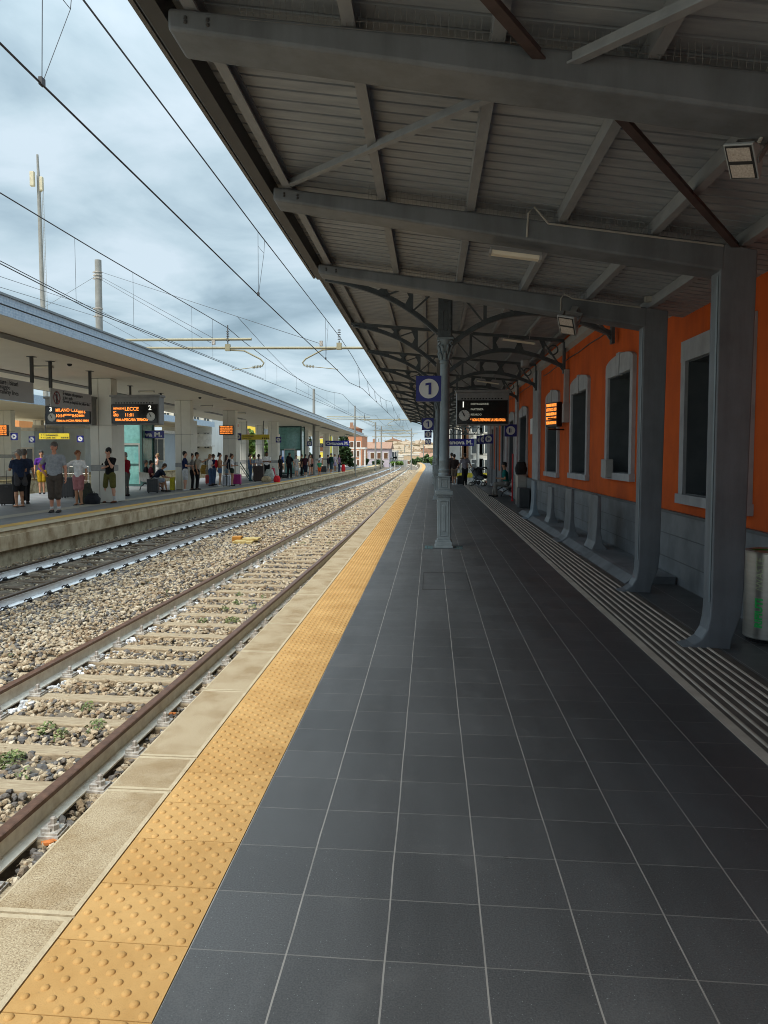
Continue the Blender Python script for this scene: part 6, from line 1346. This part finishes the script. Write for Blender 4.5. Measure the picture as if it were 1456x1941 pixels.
# yellow bin or box beside the bench, blue litter sacks
c = P2(327, 929); m = MB(); m.box(c[0]-.10, c[0]+.10, c[1]-.1, c[1]+.1, c[2], c[2]+.60); o = m.build('yellow_bin', mat('yellow plastic', (.55, .50, .02), .4), bevel=.03); tag(o, 'bright yellow plastic bin against the second white pillar', 'bin')
for (px, py, Y, lb) in ((231, 868, 33, 'blue litter sack on the near lift shaft'), (534, 871, 57, 'blue litter sack on the far lift shaft')):
    c = at(px, py, Y=Y); o = MB().box(c[0]-.17, c[0]+.17, Y-.06, Y+.06, c[2]-.25, c[2]+.25).build('litter_sack', mat('blue plastic', (.01, .12, .55), .4), bevel=.05); tag(o, lb, 'litter sack', 'blue litter sacks')
c = P2(463, 913); m = MB(); m.tube([(c[0]+.5, c[1], .05), (c[0]-.35, c[1], 1.35)], .03, 8); m.tube([(c[0]+.35, c[1]+.1, .05), (c[0]-.30, c[1]+.1, 1.0)], .02, 8); o = m.build('folded_parasol', mat('dark teal cloth', (.01, .09, .08), .8)); tag(o, 'folded teal parasol leaning on the metal railing', 'parasol')
# ------------------------------------------------------------------ benches and seated people
def bench(pos, yaw, ln, label):
    root = empty('metal_bench', pos, world=False); root.rotation_euler = (0, 0, yaw); tag(root, label, 'bench', 'metal benches')
    n = 3; sw_ = ln/n
    for k in range(n):
        x0 = -ln/2+k*sw_; s = MB()
        pr = [(-.24, .44), (-.20, .415), (.05, .40), (.20, .42), (.235, .40), (.22, .385), (.05, .38), (-.21, .395), (-.255, .43)]
        s.prism([(a, b) for a, b in pr], x0+.02, x0+sw_-.02, 'x')
        s.prism([(-.25, .43), (-.29, .60), (-.35, .83), (-.38, .84), (-.33, .60), (-.28, .42)], x0+.02, x0+sw_-.02, 'x'); s.build('seat_shell', M_STAIN, root, bevel=.006)
    MB().box(-ln/2, ln/2, -.06, .0, .33, .378).build('beam', M_BLACK, root)
    for x in (-ln/2+.12, ln/2-.12):
        l_ = MB(); l_.tube([(x, .30, .02), (x, .22, .2), (x, .0, .33), (x, -.12, .33), (x, -.30, .2), (x, -.36, .02)], .022, 8); l_.build('leg', M_BLACK, root)
    for k in range(n+1):
        x = -ln/2+k*sw_; a_ = MB(); a_.tube([(x, -.28, .55), (x, -.15, .62), (x, .12, .60), (x, .18, .52), (x, .05, .42)], .014, 6); a_.build('armrest', M_STAIN, root)
    return root
def seatpos(b, k, ln=1.8): M4 = Matrix.Rotation(b.rotation_euler[2], 4, 'Z'); v = M4 @ Vector((k*ln/3, -.08, 0)); return [b.location.x+v.x, b.location.y+v.y, b.location.z]
bc = P2(283, 932); b1 = bench((bc[0], bc[1]+.35, bc[2]), -.95, 1.8, 'metal bench on the island platform with three seated travellers')
fb = 53
person(seatpos(b1, -1), 'seated person in a black leather jacket with grey hair, crossing the legs', 1.68, fb+5, 1.05, 'tan', ('leather', (.014, .014, .015)), 'jacket', BLK, 'bermuda', 'greybrown', 'short', SHW, sit=True, armL='hold', armR='hold', lean=-4)
person(seatpos(b1, 0), 'seated person with dark hair half hidden behind the leather jacket', 1.66, fb, 1.0, 'red', ('wine', (.12, .02, .03)), 'tshirt', ('pale short', (.5, .5, .5)), 'shorts', 'black', 'short', SHW, sit=True, armL='hold', armR='hold', lean=4)
person(seatpos(b1, 1), 'seated man in a dark navy tee bending forward over his phone', 1.74, fb, 1.1, 'tan', ('ink', (.012, .018, .035)), 'tshirt', ('ice blue short', (.3, .35, .45)), 'shorts', 'brown', 'short', SHB, sit=True, armL=((.03, .08, -.15), (-.03, .20, -.17)), armR=((.03, .08, -.15), (-.03, .20, -.17)), lean=40, nod=25)
bp = P1(957, 941); b2 = bench((bp[0]+.05, bp[1]+.3, 0), PI/2+.06, 1.8, 'dark metal bench on the near platform carrying the man in teal')
person([b2.location.x-.02, b2.location.y-.55, 0], 'man in a teal tee and grey trousers sitting on the bench, looking to the tracks', 1.72, -88, 1.1, 'tan', ('teal', (.008, .13, .115)), 'tshirt', ('warm grey trouser', (.22, .20, .18)), 'trousers', 'black', 'short', SHB, sit=True, armL='hold', armR='hold', near=True, lean=8)
def stroller(pos, yaw, col, label):
    root = empty('pushchair', pos, world=False); root.rotation_euler = (0, 0, yaw); tag(root, label, 'pushchair', 'pushchairs')
    f = MB()
    for x in (-.24, .24): f.tube([(x, -.35, .10), (x, .05, .50), (x, .42, 1.0)], .014, 8); f.tube([(x, .32, .10), (x, .05, .50), (x, -.15, .62)], .014, 8)
    f.tube([(-.24, .42, 1.0), (.24, .42, 1.0)], .016, 8); f.tube([(-.24, .32, .10), (.24, .32, .10)], .012, 6); f.build('frame', M_DARKM, root)
    s = MB(); capsule(s, (0, -.22, .42), (0, .10, .48), .14, .18, (1.3, .8)); capsule(s, (0, .08, .48), (0, .20, .82), .18, .20, (1.2, .7)); remesh(s, 'seat', cloth('pram '+label[:10], col), root, .022, 2)
    h_ = MB(); h_.prism([(-.10+.34*math.cos(t), .66+.34*math.sin(t)) for t in np.linspace(.2, 2.4, 10)]+[(-.10+.30*math.cos(t), .66+.30*math.sin(t)) for t in np.linspace(2.4, .2, 10)], -.24, .24, 'x'); h_.build('hood', cloth('hood', (.02, .02, .024)), root)
    for (x, y) in ((-.25, -.35), (.25, -.35), (-.25, .32), (.25, .32)):
        w_ = MB(); w_.tube([(x-.02, y, .11), (x+.02, y, .11)], .11, 18); wo = w_.build('wheel', M_BLACK, root); MB().tube([(x-.024, y, .11), (x+.024, y, .11)], .065, 14).build('hub', M_STAIN, wo)
stroller(P1(905, 921), 1.3, (.22, .25, .28), 'grey pushchair in front, parked beside the ribbed strip')
stroller(P1(914, 918), 1.9, (.03, .03, .035), 'black pushchair behind the grey one, with a raised hood')
# bins, post and boxes by the wall
def waste_bin():
    x, y = 3.86, 4.50; r = .20; root = empty('waste_bin', (x, y, 0)); tag(root, 'brushed steel waste bin with green lettering and a green rim, at the right edge', 'waste bin')
    MB().lathe([(r-.01, .03), (r, .04), (r, .80), (r-.006, .805)], (x, y, 0), 40).build('body', M_STAIN, root, smooth=40)
    MB().lathe([(r-.03, 0), (r-.02, .03)], (x, y, 0), 30).build('base', M_BLACK, root)
    MB().lathe([(r+.004, .80), (r+.006, .818), (r-.03, .825), (r-.05, .80), (r-.05, .79)], (x, y, 0), 40).build('rim', M_STAIN, root, smooth=40)
    MB().lathe([(r-.052, .70), (r-.052, .80), (r-.055, .815), (r-.075, .815), (r-.08, .70)], (x, y, 0), 30).build('green_liner', mat('green plastic', (.04, .20, .02), .5), root, smooth=40)
    # lettering wrapped on the cylinder, reading upwards
    for (txt, z, sz, m_, bd) in (('RIFIUTI', .14, .085, mat('green letters', (.03, .55, .12), .5), .004), ('/WASTE', .47, .085, mat('pale green letters', (.50, .58, .36), .5), 0)):
        me = text_mesh(txt, sz, .0012, 'LEFT', bd); a0 = math.radians(226)
        for v in me.vertices:
            a = a0-v.co.y/r; rr = r+.0015+v.co.z; v.co = (x+rr*math.cos(a)-x, y+rr*math.sin(a)-y, z+v.co.x)
        me.materials.clear(); me.materials.append(m_)
        for p in me.polygons: p.material_index = 0
        link('lettering', me, root)
waste_bin()
px_ = at(971, 905, X=3.75); m = MB(); m.box(3.72, 3.80, px_[1]-.04, px_[1]+.04, 0, .05); m.tube([(3.76, px_[1], .0), (3.76, px_[1], 1.72)], .028, 10); o = m.build('red_post', M_RED, smooth=50); tag(o, 'thin bright red post beside the metal bench', 'post')
m = MB(); m.box(3.70, 4.0, 22.3, 22.9, 0, .98); m.box(3.68, 4.0, 22.28, 22.92, .98, 1.02); o = m.build('steel_cabinet', M_STAIN, bevel=.01); tag(o, 'upright steel cabinet by the wall with a black bag on top', 'cabinet')
bag([3.85, 22.6, 1.02], .4, .34, .42, (.012, .012, .013), 'black bag lying on the steel cabinet by the wall', 'bag')
m = MB(); m.box(3.62, 3.95, 21.1, 21.8, 0, .62); o = m.build('dark_box', M_DARKM, bevel=.02); tag(o, 'dark square box beside the steel cabinet', 'box')
m = MB(); m.box(XW-.02, XW-.004, 21.35, 21.9, 2.35, 2.85); o = m.build('wall_notice', M_SIGNW); tag(o, 'small white notice on the orange wall between pilasters', 'notice')
m = MB(); m.box(XW-.14, XW, 15.25, 15.45, 2.45, 2.9); m.box(XW-.12, XW, 15.3, 15.4, 2.9, 3.7); o = m.build('wall_lamp', M_CORN, bevel=.01); tag(o, 'pale conduit box on the orange wall above the tilted monitor', 'junction box')
mo = [o for o in bpy.data.objects if o.get('label', '').startswith('tilted orange')][0]; m = MB(); m.tube([(3.62, 15.6, 2.55), (4.06, 15.9, 2.55)], .02, 8); m.tube([(3.62, 15.6, 2.3), (4.06, 15.9, 2.3)], .02, 8); wa = m.build('wall_arm', M_BLACK, None); bpy.context.view_layer.update(); wa.parent = mo; wa.matrix_parent_inverse = mo.matrix_world.inverted()
# ------------------------------------------------------------------ buildings beyond the station
def wmat(nm, c): return streaky('render '+nm, c, tuple(v*.72 for v in c), .9, .5, (1.2, 1.2, .25), .7, bump=.1)
M_TERRA2 = mat('weathered brown tiles', (.24, .17, .11), .85, scale=3, col2=(.36, .28, .19), bump=.6, bscale=8)
M_TERRA = mat('terracotta roof', (.22, .115, .075), .85, scale=3, col2=(.34, .20, .13), bump=.6, bscale=8, stretch=(4, 1, 1))
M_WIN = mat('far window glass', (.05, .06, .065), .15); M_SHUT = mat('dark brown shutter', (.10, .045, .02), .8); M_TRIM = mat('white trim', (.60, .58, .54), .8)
def building(px0, px1, ptop, Y, depth, wm, label, rows, cols, name='house', roof='flat', win=(.9, 1.3), shut=False, z0=-.95, grp=None, rm=None, balcony=None, x=None, ztop=None, first=.9, gap=None, frame=True, rise=.22):
    if x is None: a = at(px0, ptop, Y=Y); b = at(px1, ptop, Y=Y); x0, x1, z1 = a[0], b[0], (a[2]+b[2])/2
    else: x0, x1 = x; z1 = ztop
    root = empty(name, ((x0+x1)/2, Y+depth/2, z0)); tag(root, label, name.replace('_', ' '), grp)
    MB().box(x0, x1, Y, Y+depth, z0, z1).build('wall', wm, root)
    if roof == 'flat': MB().box(x0-.12, x1+.12, Y-.12, Y+depth+.1, z1, z1+.22).build('roof', M_TRIM, root)
    else:
        h_ = (x1-x0)*rise if roof == 'gable' else depth*rise; e = .35; m = MB()
        if roof == 'gable': m.prism([(x0-e, z1-.02), ((x0+x1)/2, z1+h_), (x1+e, z1-.02)], Y-e, Y+depth+e, 'y')
        else: m.prism([(Y-e, z1-.02), (Y+depth/2, z1+h_), (Y+depth+e, z1-.02)], x0-e, x1+e, 'x')
        m.build('roof', rm or M_TERRA, root)
        MB().box((x0+x1)/2-.9, (x0+x1)/2-.4, Y+depth*.4, Y+depth*.4+.5, z1+h_*.3, z1+h_+.6).build('chimney', rm or M_TERRA, root)
    ww, wh = win; H = z1-z0; W = x1-x0
    for r in range(rows):
        zc = z0+first+wh/2+r*((H-first-.4)/max(rows, 1))
        for k in range(cols):
            xc = x0+W*(k+.5)/cols; f = MB()
            if frame: f.box(xc-ww/2-.10, xc+ww/2+.10, Y-.05, Y, zc-wh/2-.10, zc+wh/2+.10)
            else: f.box(xc-ww/2-.03, xc+ww/2+.03, Y-.02, Y, zc-wh/2-.03, zc+wh/2+.03)
            fo = f.build('window', M_TRIM, root); MB().box(xc-ww/2, xc+ww/2, Y-.06, Y-.052, zc-wh/2, zc+wh/2).build('shutter' if shut else 'pane', M_SHUT if shut else M_WIN, fo)
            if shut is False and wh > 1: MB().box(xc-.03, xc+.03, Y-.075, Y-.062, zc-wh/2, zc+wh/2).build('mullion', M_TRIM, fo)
    if balcony:
        for (bx0, bx1, bz) in balcony:
            xa, xb = x0+W*bx0, x0+W*bx1; m = MB(); m.box(xa, xb, Y-1.1, Y-.01, bz-.15, bz); m.box(xa, xb, Y-1.1, Y-1.02, bz, bz+.95); m.build('balcony', M_TRIM, root)
    return root
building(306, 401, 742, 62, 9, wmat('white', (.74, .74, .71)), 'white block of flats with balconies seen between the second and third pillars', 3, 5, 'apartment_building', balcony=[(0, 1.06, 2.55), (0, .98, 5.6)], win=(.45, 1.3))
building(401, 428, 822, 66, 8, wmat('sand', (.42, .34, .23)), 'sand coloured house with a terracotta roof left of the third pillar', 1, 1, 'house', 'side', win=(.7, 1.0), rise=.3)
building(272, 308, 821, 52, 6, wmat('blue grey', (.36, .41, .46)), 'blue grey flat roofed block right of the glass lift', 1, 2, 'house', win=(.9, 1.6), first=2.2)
building(10, 64, 817, 44, 6, wmat('pale blue', (.62, .70, .75)), 'pale blue grey shed behind the first blue signs at the left', 1, 2, 'shed', win=(.8, 1.4), first=1.6)
building(66, 160, 812, 47, 6, wmat('pale grey blue', (.70, .75, .78)), 'long pale grey shed behind the yellow direction sign', 0, 0, 'shed')
building(18, 36, 780, 70, 6, wmat('orange', (.55, .23, .08)), 'narrow orange house wall high at the left edge', 0, 0, 'house')
building(452, 484, 796, 95, 10, wmat('yellow', (.62, .46, .06)), 'yellow building above the far yellow direction sign', 2, 2, 'house', 'side', rise=.15)
building(484, 526, 806, 100, 10, wmat('sky blue', (.36, .42, .55)), 'light blue building right of the yellow one', 2, 2, 'house')
building(597, 618, 800, 120, 8, wmat('bright yellow', (.68, .58, .08)), 'bright yellow building seen in the gap before the last pillars', 3, 1, 'house', win=(1.0, 1.2), shut=True)
building(648, 686, 826, 112, 10, wmat('salmon', (.50, .22, .12)), 'salmon orange house at the end of the island platform', 3, 3, 'house', win=(.5, .9), shut=True)
building(662, 680, 812, 113.5, 6, wmat('dark salmon', (.38, .14, .08)), 'small darker orange turret on the salmon house', 1, 1, 'turret', 'gable', z0=4.6, win=(.5, .6), first=.2, rise=.3)
building(687, 738, 850, 134, 10, wmat('lilac', (.44, .39, .45)), 'lilac house with brown shutters beyond the island platform', 1, 4, 'house', 'side', win=(.7, 1.1), shut=True, first=1.9, rise=.13)
building(735, 752, 856, 150, 8, wmat('cream', (.50, .46, .38)), 'cream flat roofed house right of the lilac one', 2, 2, 'house')
building(722, 742, 868, 138, 3, wmat('white shelter', (.40, .40, .38)), 'low pale shelter in front of the cream house', 0, 0, 'shelter')
# pergola before the salmon house
a = at(655, 850, Y=104); b = at(694, 850, Y=104); m = MB(); m.box(a[0], b[0], 103, 106, a[2]-.1, a[2]+.15)
for t in np.linspace(0, 1, 5): x = a[0]+.1+(b[0]-a[0]-.2)*t; m.box(x-.1, x+.1, 103.1, 103.3, -.9, a[2]-.1)
o = m.build('pergola', M_TRIM); tag(o, 'white roofed pergola on posts in front of the salmon house', 'pergola')
# right: pale buildings at the end of the near platform
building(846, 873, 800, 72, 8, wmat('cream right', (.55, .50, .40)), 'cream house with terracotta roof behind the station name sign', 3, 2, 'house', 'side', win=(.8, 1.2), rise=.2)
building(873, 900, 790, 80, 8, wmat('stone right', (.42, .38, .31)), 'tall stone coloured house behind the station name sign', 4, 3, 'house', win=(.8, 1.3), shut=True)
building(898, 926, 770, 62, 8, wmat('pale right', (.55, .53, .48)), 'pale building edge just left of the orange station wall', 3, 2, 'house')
building(852, 872, 838, 58, 3, wmat('white booth', (.60, .60, .60)), 'white slatted booth at the end of the near platform', 0, 0, 'booth')
m = MB(); m.box(2.1, 6, 52.0, 52.1, .0, .35); o = m.build('yellow_kerb', mat('yellow black kerb', (.45, .36, .02), .7)); tag(o, 'low yellow barrier across the platform beyond the walkers', 'barrier')
m = MB(); m.tube([(3.95, 47, 0), (3.95, 47, 4.2)], .10, 12); m.tube([(2.0, 50, 1.05), (3.9, 50, 1.05)], .03, 8); o = m.build('white_pole', M_TRIM); tag(o, 'white downpipe pole and rail at the far end of the orange wall', 'pole')
# grey fence and low walls by the curve
m = MB()
for k, (px, py) in enumerate(((728, 872), (772, 876))): pass
a = at(722, 884, Y=140); b = at(772, 884, Y=140); z = at(730, 872, Y=140)[2]; m.box(a[0], b[0], 140, 140.3, -.9, z)
for t in np.linspace(0, 1, 14): x = a[0]+(b[0]-a[0])*t; m.box(x-.06, x+.06, 139.9, 140, -.9, z+.15)
o = m.build('fence', wmat('fence grey', (.36, .36, .34))); tag(o, 'low grey fence on the outside of the far curve', 'fence')
# hill and old town
def hillz(x, y): return -1+max(0, min(1, (y-215)/190))*(5*math.exp(-((x-25)/75)**2)+1)
m = MB(); xs = np.linspace(-260, 300, 50); ys = np.linspace(205, 700, 40)
vs = [(x, y, hillz(x, y)) for y in ys for x in xs]; m.add(vs, [(i*50+j, i*50+j+1, (i+1)*50+j+1, (i+1)*50+j) for i in range(39) for j in range(49)]); m.build('hill', mat('hill ground', (.16, .17, .09), .95, scale=.05, col2=(.26, .22, .14)), kind='structure')
rg = random.Random(11); TOWN = [wmat('town %d' % i, c) for i, c in enumerate(((.40, .33, .24), (.47, .41, .31), (.34, .28, .21), (.44, .33, .22), (.52, .49, .42), (.36, .25, .17)))]
shade = ('sandy', 'cream', 'dull brown', 'ochre', 'off white', 'russet')
spots = []
rowsT = [(871, 200, 8), (864, 230, 9), (857, 262, 9), (850, 296, 8), (844, 330, 6)]
for ri, (pb, Y, n) in enumerate(rowsT):
    for k in range(n):
        px = 738+(84)*(k+.5)/n+rg.uniform(-2, 2); spots.append((ri, k, px, pb, Y+rg.uniform(-6, 6), n))
ordn = ('lowest', 'second', 'third', 'fourth', 'highest')
pos = ('far left', 'second from left', 'third from left', 'fourth from left', 'fifth from left', 'sixth from left', 'seventh from left', 'eighth from left', 'ninth from left')
for ri, k, px, pb, Y, n in spots:
    a = at(px, pb-rg.uniform(3, 8), Y=Y); mi = rg.randrange(6); w_ = rg.uniform(5, 9); base = min(hillz(a[0], Y), at(px, pb+8, Y=Y)[2])-3
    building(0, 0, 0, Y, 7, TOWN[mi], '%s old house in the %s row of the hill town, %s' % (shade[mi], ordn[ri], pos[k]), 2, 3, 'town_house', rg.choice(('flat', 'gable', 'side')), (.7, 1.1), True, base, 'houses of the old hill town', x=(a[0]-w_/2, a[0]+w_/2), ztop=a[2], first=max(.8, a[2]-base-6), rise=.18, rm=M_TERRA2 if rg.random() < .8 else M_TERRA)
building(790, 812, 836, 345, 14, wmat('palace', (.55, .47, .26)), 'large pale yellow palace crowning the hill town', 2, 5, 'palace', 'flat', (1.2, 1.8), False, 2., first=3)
# ------------------------------------------------------------------ trees and plants
def leaves(name, pts, size, m, parent=None, flatz=.5):
    n = len(pts); pv = np.array([(-.5, -.25, 0), (.5, -.25, 0), (.5, .25, .08), (-.5, .25, 0)]); pf = np.array([(0, 1, 2, 3)])
    a = RNG.uniform(0, 2*PI, (3, n)); S = (size*RNG.uniform(.6, 1.4, n))[:, None]*np.ones((1, 3))
    me = mass_mesh(name, pv, pf, mats34(np.array(pts), S, a[0], RNG.normal(0, .9, n), a[2]), [m]); return link(name, me, parent)
def tree(c, h, r, m, label, kind='round', n=2600, size=.28, name='tree', nclump=26):
    root = empty(name, c); tag(root, label, 'tree' if name != 'bush' else 'bush'); x, y, z = map(float, c)
    tb = h*(.18 if kind != 'conifer' else .1)
    if name != 'bush':
        t = MB(); t.tube([(x, y, z), (x+.03*h, y, z+h*.4), (x, y, z+h*.85)], [h*.035, h*.022, h*.006], 8)
        for k in range(7): a = k*2.4; q = z+h*(.3+.07*k); t.tube([(x, y, q), (x+math.cos(a)*r*.6, y+math.sin(a)*r*.6, q+h*.1)], [h*.012, h*.004], 5)
        t.build('trunk', M_BARK, root)
    P = []
    for k in range(nclump):
        if kind == 'conifer': f = (k+.5)/nclump; a = k*2.4; rr = r*(1-f)*.85+.1; cc = (x+math.cos(a)*rr, y+math.sin(a)*rr, z+tb+(h-tb)*f); cr_ = r*(.42*(1-f)+.12); sz = (1, 1, .35)
        else: v = RNG.normal(0, 1, 3); v /= np.linalg.norm(v); q = RNG.uniform(.3, .9); cc = (x+v[0]*r*q, y+v[1]*r*q, z+tb+(h-tb)*(.5+.48*v[2]*q)); cr_ = r*RNG.uniform(.22, .42); sz = (1, 1, .8)
        k_ = n//nclump; v = RNG.normal(0, 1, (k_, 3)); v /= np.linalg.norm(v, axis=1)[:, None]; v *= RNG.uniform(.5, 1.05, (k_, 1))
        P.append(np.array(cc)+v*cr_*np.array(sz))
    P = np.concatenate(P); P -= np.array((0, 0, 0))
    o = leaves('crown', (P-np.array((x, y, z))).tolist(), size, m, root); return root
def px_tree(px, pb, pt, Y, wpx, m, label, **kw):
    c = at(px, pb, Y=Y); t_ = at(px, pt, Y=Y); sc = (Y+2.3)/FPX; c[2] = min(c[2], -.3); return tree(c, t_[2]-c[2], wpx*sc/2, m, label, **kw)
px_tree(651, 888, 818, 98, 34, M_FOL, 'dark conifer between the last pillar and the salmon house', kind='conifer', n=5200, size=.34, nclump=46)
px_tree(468, 885, 806, 80, 40, M_FOL2, 'broad green tree behind the braided woman, left one', n=4200, size=.4)
px_tree(497, 885, 828, 84, 40, M_FOL2, 'broad green tree behind the braided woman, right one', n=3600, size=.4)
px_tree(582, 888, 815, 100, 22, M_FOL, 'dark tree glimpsed between the sixth and seventh pillars', n=1500)
px_tree(427, 885, 845, 80, 26, M_FOL, 'dark low tree glimpsed behind the third pillar', n=1200)
px_tree(823, 887, 862, 118, 24, M_FOL2, 'bright green hedge tree beyond the end of the near platform, front', n=3800, size=.24, name='bush')
px_tree(811, 887, 861, 150, 22, M_FOL, 'dark green tree left of the bright hedge', n=2500, size=.3)
px_tree(798, 884, 866, 165, 26, M_FOL, 'round dark green tree at the foot of the hill town, right one', n=2200, size=.35)
px_tree(785, 883, 870, 170, 18, M_FOL, 'round dark green tree at the foot of the hill town, left one', n=1600, size=.35)
px_tree(757, 884, 874, 130, 16, M_FOL2, 'low green bush by the far curve, right one', n=1500, size=.25, name='bush')
px_tree(744, 884, 875, 132, 12, M_FOL2, 'low green bush by the far curve, left one', n=1100, size=.25, name='bush')
px_tree(694, 888, 866, 118, 12, M_FOL, 'dark bush before the lilac house, left one', n=1200, size=.25, name='bush')
px_tree(716, 888, 872, 122, 26, M_FOL, 'dark hedge before the lilac house, right one', n=1500, size=.25, name='bush')
px_tree(740, 872, 861, 180, 16, M_FOL2, 'pale green tree beside the cream house', n=1200, size=.35)
px_tree(857, 885, 826, 74, 16, M_FOL2, 'pale green tree behind the brown shirted walker', n=1500, size=.3)
px_tree(812, 857, 846, 300, 20, M_FOL, 'dark tree high on the hill town, right', n=900, size=.8)
# weeds in the ballast and litter by the wall of the platform
def weeds():
    P = []; 
    def patch(x, y, r, n):
        a = RNG.uniform(0, 2*PI, n); q = r*np.sqrt(RNG.random(n)); P.append(np.stack([x+np.cos(a)*q, y+np.sin(a)*q*1.6, -.64+RNG.uniform(0, .09, n)*(1-q/r*.6)], 1))
    for (px, py, r, n) in ((20, 1434, .09, 170), (45, 1460, .05, 30), (88, 1376, .07, 80), (115, 1388, .05, 50), (180, 1372, .08, 90), (168, 1336, .06, 50), (115, 1163, .16, 160), (165, 1163, .16, 160), (225, 1152, .12, 130), (275, 1143, .1, 90), (250, 1128, .09, 60), (385, 1175, .07, 90), (440, 1173, .10, 160), (425, 1152, .06, 60), (450, 1140, .08, 90), (317, 1122, .05, 50), (478, 1148, .06, 60), (28, 1242, .10, 90), (275, 1104, .1, 70), (455, 1124, .06, 40), (500, 1130, .05, 40)):
        c = at(px, py, Z=-.6); patch(c[0], c[1], r, n)
    for _ in range(150):
        y = RNG.uniform(14, 75); x = RNG.uniform(t1(y)-1.9, t1(y)+.9); patch(x, y, RNG.uniform(.1, .28), int(RNG.uniform(20, 60)))
    for _ in range(70):
        y = RNG.uniform(25, 110); x = edge2(y)+RNG.uniform(.05, .5); patch(x, y, RNG.uniform(.1, .25), 40)
    P = np.concatenate(P); o = leaves('weeds', P.tolist(), .024, M_LEAF); tag(o, 'green weeds growing in patches through the ballast', 'weeds', kind='stuff')
    far = P
weeds()
def twigs():
    m = MB(); rg = random.Random(4)
    for _ in range(1500):
        y = rg.uniform(.2, 7.5); x = t1(y)+.80+rg.uniform(.06, .62)*(.9 if y > 3 else 1); a = rg.uniform(0, PI*2); l_ = rg.uniform(.03, .10); z = -.66+rg.uniform(0, .05)
        m.tube([(x, y, z), (x+math.cos(a)*l_*.5, y+math.sin(a)*l_*.5, z+rg.uniform(0, .02)), (x+math.cos(a+.3)*l_, y+math.sin(a+.3)*l_, z-.005)], .0014, 3, caps=False)
    o = m.build('dry_twigs', M_DRY); tag(o, 'brown dry twigs and grass lying between the rail and the near platform', 'litter', kind='stuff')
twigs()
for (px, py, lb) in ((322, 1355, 'crumpled orange wrapper beside the rail fastening, farther one'), (92, 1597, 'crumpled orange wrapper beside the nearest rail fastening')):
    c = at(px, py, Z=-.64); m = MB()
    for k in range(5): m.sphere((c[0]+RNG.uniform(-.03, .03), c[1]+RNG.uniform(-.03, .03), c[2]+RNG.uniform(0, .02)), (.03, .025, .015), 6)
    o = m.build('wrapper', mat('orange paper', (.45, .14, .03), .8)); tag(o, lb, 'wrapper', 'orange wrappers')
c = at(465, 1027, Z=-.55); m = MB(); m.box(c[0]-.28, c[0]+.22, c[1]-.22, c[1]+.25, -.62, -.52); m.box(c[0]-.1, c[0]+.32, c[1]+.05, c[1]+.40, -.52, -.47); m.box(c[0]-.24, c[0]+.05, c[1]-.18, c[1]+.04, -.52, -.505)
o = m.build('track_magnet', mat('worn yellow paint', (.30, .20, .05), .7, scale=9, col2=(.50, .40, .18)), bevel=.02); tag(o, 'flat worn yellow metal box in the ballast between the two tracks', 'track box')
c = at(446, 1026, Z=-.55); o = MB().box(c[0]-.12, c[0]+.12, c[1]+.1, c[1]+.34, -.63, -.44).build('marker_block', mat('orange brown block', (.36, .15, .015), .7, var=.3), bevel=.02); tag(o, 'small orange brown block beside the flat yellow track box', 'block')
for (px, Y, lb) in ((741, 96, 'pair of thin red and white stakes between the tracks, left'), (748.5, 100, 'pair of thin red and white stakes between the tracks, right')):
    c = at(px, 895, Y=Y); o = MB().tube([(c[0], Y, -.6), (c[0], Y, .55)], .05, 8).build('stake', M_SIGNW); tag(o, lb.replace('pair of thin red and white stakes', 'thin white stake'), 'stake', 'thin white stakes')
for (y0, y1, z, lb) in ((8.7, 19.4, 3.95, 'thin cable run high on the orange wall, nearer length'), (21.3, 37.0, 3.95, 'thin cable run high on the orange wall, farther length')):
    o = MB().tube([(XW-.02, y, z+.01*math.sin(y*3)) for y in np.arange(y0, y1, .5)], .012, 6).build('wall_cable', M_DARKM); tag(o, lb, 'cable', 'wall cables')
# haze-free day: nothing more; drop helper tags
for o in bpy.data.objects:
    if '_w' in o: del o['_w']
